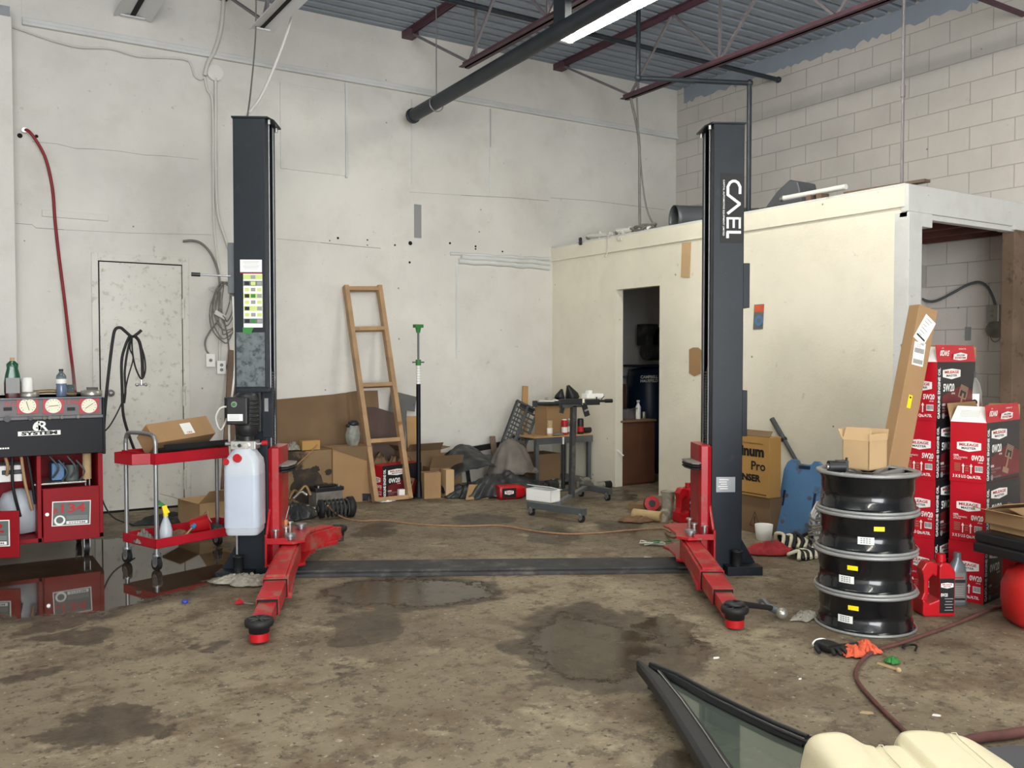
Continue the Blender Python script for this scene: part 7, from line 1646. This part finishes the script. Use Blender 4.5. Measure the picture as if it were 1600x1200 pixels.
q = MB(); q.rings([rrect(.09, .24, .035, .0, 0, .07), rrect(.085, .22, .035, .06, 0, .06), rrect(.05, .14, .02, .09, 0, .03)], 'paper_grey'); q.build('foot', g)
crumple('rag', 'flat brown rag in front of the foam roll', 'rag', P(1010, 812), .5, .28, .05, 'brown_rust', seed=81, freq=2.4)
crumple('rubber_pad', 'black rubber pad before the red jug by the post', 'pad', P(1053, 824), .16, .12, .04, 'poly_black', seed=84)
q = MB(); rr = random.Random(12)
for k in range(5): q.tube([(rr.uniform(-.12, .12), rr.uniform(-.06, .06), .008), (rr.uniform(-.12, .12), rr.uniform(-.06, .06), .03), (rr.uniform(-.12, .12), rr.uniform(-.06, .06), .02), (rr.uniform(-.12, .12), rr.uniform(-.06, .06), .008)], .0045, 'green' if k % 2 else 'cable_white', 6)
p = P(1025, 852); tag(q.build('wire_scraps', loc=(p.x, p.y, 0), rz=RC), 'green and white wire scraps left of the right front arm', 'wire')
q = MB(); q.tube([P(1040, 833, .01), P(1052, 840, .05), P(1075, 832, .12), P(1088, 816, .10), P(1098, 808, .2)], .008, 'brown_rust', 8); single(q, 'extension_cord', 'brown cord looping over the right lift arm bracket', 'cord', P(1052, 840, .05))

# ------------------------------------------------------------------ foreground: door window frame, cream seat, grey panel
def gp(px, py, z): return P(px, py, z)
g = thing('car_door', 'black car door window frame with tinted glass in the foreground', 'car door', P(1130, 1140)); o = g.location.copy()
ZG = .10
A = [gp(px, py, ZG) - o for px, py in ((998, 1040), (1022, 1062), (1058, 1108), (1092, 1158), (1122, 1205), (1152, 1250))]
q = MB()
def ribbon(q, pts, w, h, mt, bias=0.0):
    rg = []
    for i, p in enumerate(pts):
        t = (pts[min(i + 1, len(pts) - 1)] - pts[max(i - 1, 0)]).normalized(); s_ = V((-t.y, t.x, 0)).normalized(); ww = w if isinstance(w, (int, float)) else w[i]
        rg.append([p + s_ * (ww * (a + bias)) + V((0, 0, h * b)) for a, b in ((-.5, -.5), (.5, -.5), (.5, .3), (.3, .5), (-.3, .5), (-.5, .3))])
    q.rings(rg, mt, True, False)
ribbon(q, A, [.02, .055, .075, .085, .09, .09], .045, 'black_plastic'); q.build('pillar_trim', g, bevel=.003)
q = MB(); ribbon(q, [p + V((.045, .02, .005)) for p in A[1:]], .012, .035, 'glass_seal'); ribbon(q, [p + V((.032, .014, .026)) for p in A[1:]], .004, .004, 'silver'); q.build('glass_seal', g)
Bp = [gp(px, py, ZG) - o for px, py in ((1016, 1046), (1060, 1064), (1110, 1092), (1160, 1117), (1210, 1141), (1262, 1163))]
q = MB(); ribbon(q, [p - V((0, 0, .027)) for p in Bp], [.03, .055, .06, .06, .06, .06], .10, 'glass_seal'); ribbon(q, [p + V((.0, .0, .026)) for p in Bp], .016, .01, 'black_plastic'); ribbon(q, [p + V((-.018, -.03, .012)) for p in Bp[1:]], .012, .02, 'black_rubber'); q.build('upper_rail', g, bevel=.004)
C2 = [gp(px, py, ZG) - o for px, py in ((1262, 1163), (1278, 1180), (1300, 1215), (1320, 1250))]
q = MB(); ribbon(q, [p - V((0, 0, .027)) for p in C2], .03, .10, 'glass_seal'); q.build('lower_rail', g, bevel=.004)
gl = [gp(px, py, ZG - .005) - o for px, py in ((1040, 1062), (1110, 1096), (1160, 1121), (1258, 1167), (1275, 1185), (1318, 1250), (1160, 1250), (1125, 1200), (1095, 1155), (1062, 1105))]
q = MB(); q.quad(gl, 'tinted_glass'); q.build('window_glass', g, solid=.004)
# seat
def cp(px, d, z=0): r = (px - 800) / 1400 * d; return camxy(r, d, z)
so = cp(1405, 2.55); g = thing('car_seat', 'cream leather car seat lying in the foreground', 'car seat', so, RC)
Wd_ = .57
def seat(u, v):
    x = (u - .5) * Wd_; y = -.60 * (v)                           # y towards the camera
    t = abs(x) / (Wd_ / 2)
    if x < 0: bol = .075 * math.exp(-((x + .20) / .075) ** 4)
    else: bol = .085 * math.exp(-((x - .10) / .115) ** 4)
    z = .256 + bol * .36 - .04 * t ** 8
    rim = max(0.0, 1 - v / .10); z -= .15 * (1 - math.sqrt(max(0, 1 - rim ** 2)))
    seam = .010 * math.exp(-((x + .075) / .006) ** 2) + .008 * math.exp(-((x + .055) / .005) ** 2) + .012 * math.exp(-((x + .0) / .006) ** 2) + .006 * math.exp(-((x - .13) / .005) ** 2)
    back = .03 * (1 if x < 0 else 1.2) * math.sin(min(1, max(0, bol * 12)) * PI / 2)
    ed = max(0, t - .9) / .1
    return (x, y + back - .10 * max(0, x / Wd_ * 2) ** 2, (z - seam) * (1 - .75 * ed ** 2))
q = MB(); q.grid(90, 40, seat, 'cream_leather')
q.build('seat_cover', g)
q = MB(); q.bx((-Wd_ / 2 + .02, -.58, 0), (Wd_ / 2 - .03, -.07, .12), 'trim_grey'); q.build('seat_base', g, bevel=.02)
q = MB()
for xs in (-.065, .13, .145): q.tube([V(seat(.5 + xs / Wd_, v / 12)) + V((0, 0, .0015)) for v in range(13)], .0018, 'dial_cream', 5, 2)
q.build('stitching', g)
pg0 = cp(1545, 2.72); q = MB(); q.prism([(-.05, .02), (.12, .06), (.45, .0), (.45, -.5), (.08, -.5), (.0, -.12)], .0, .14, 'trim_grey'); tag(q.build('seat_panel', loc=pg0, rz=RC, bevel=.02), 'dark grey carpeted panel at the bottom right corner', 'panel')
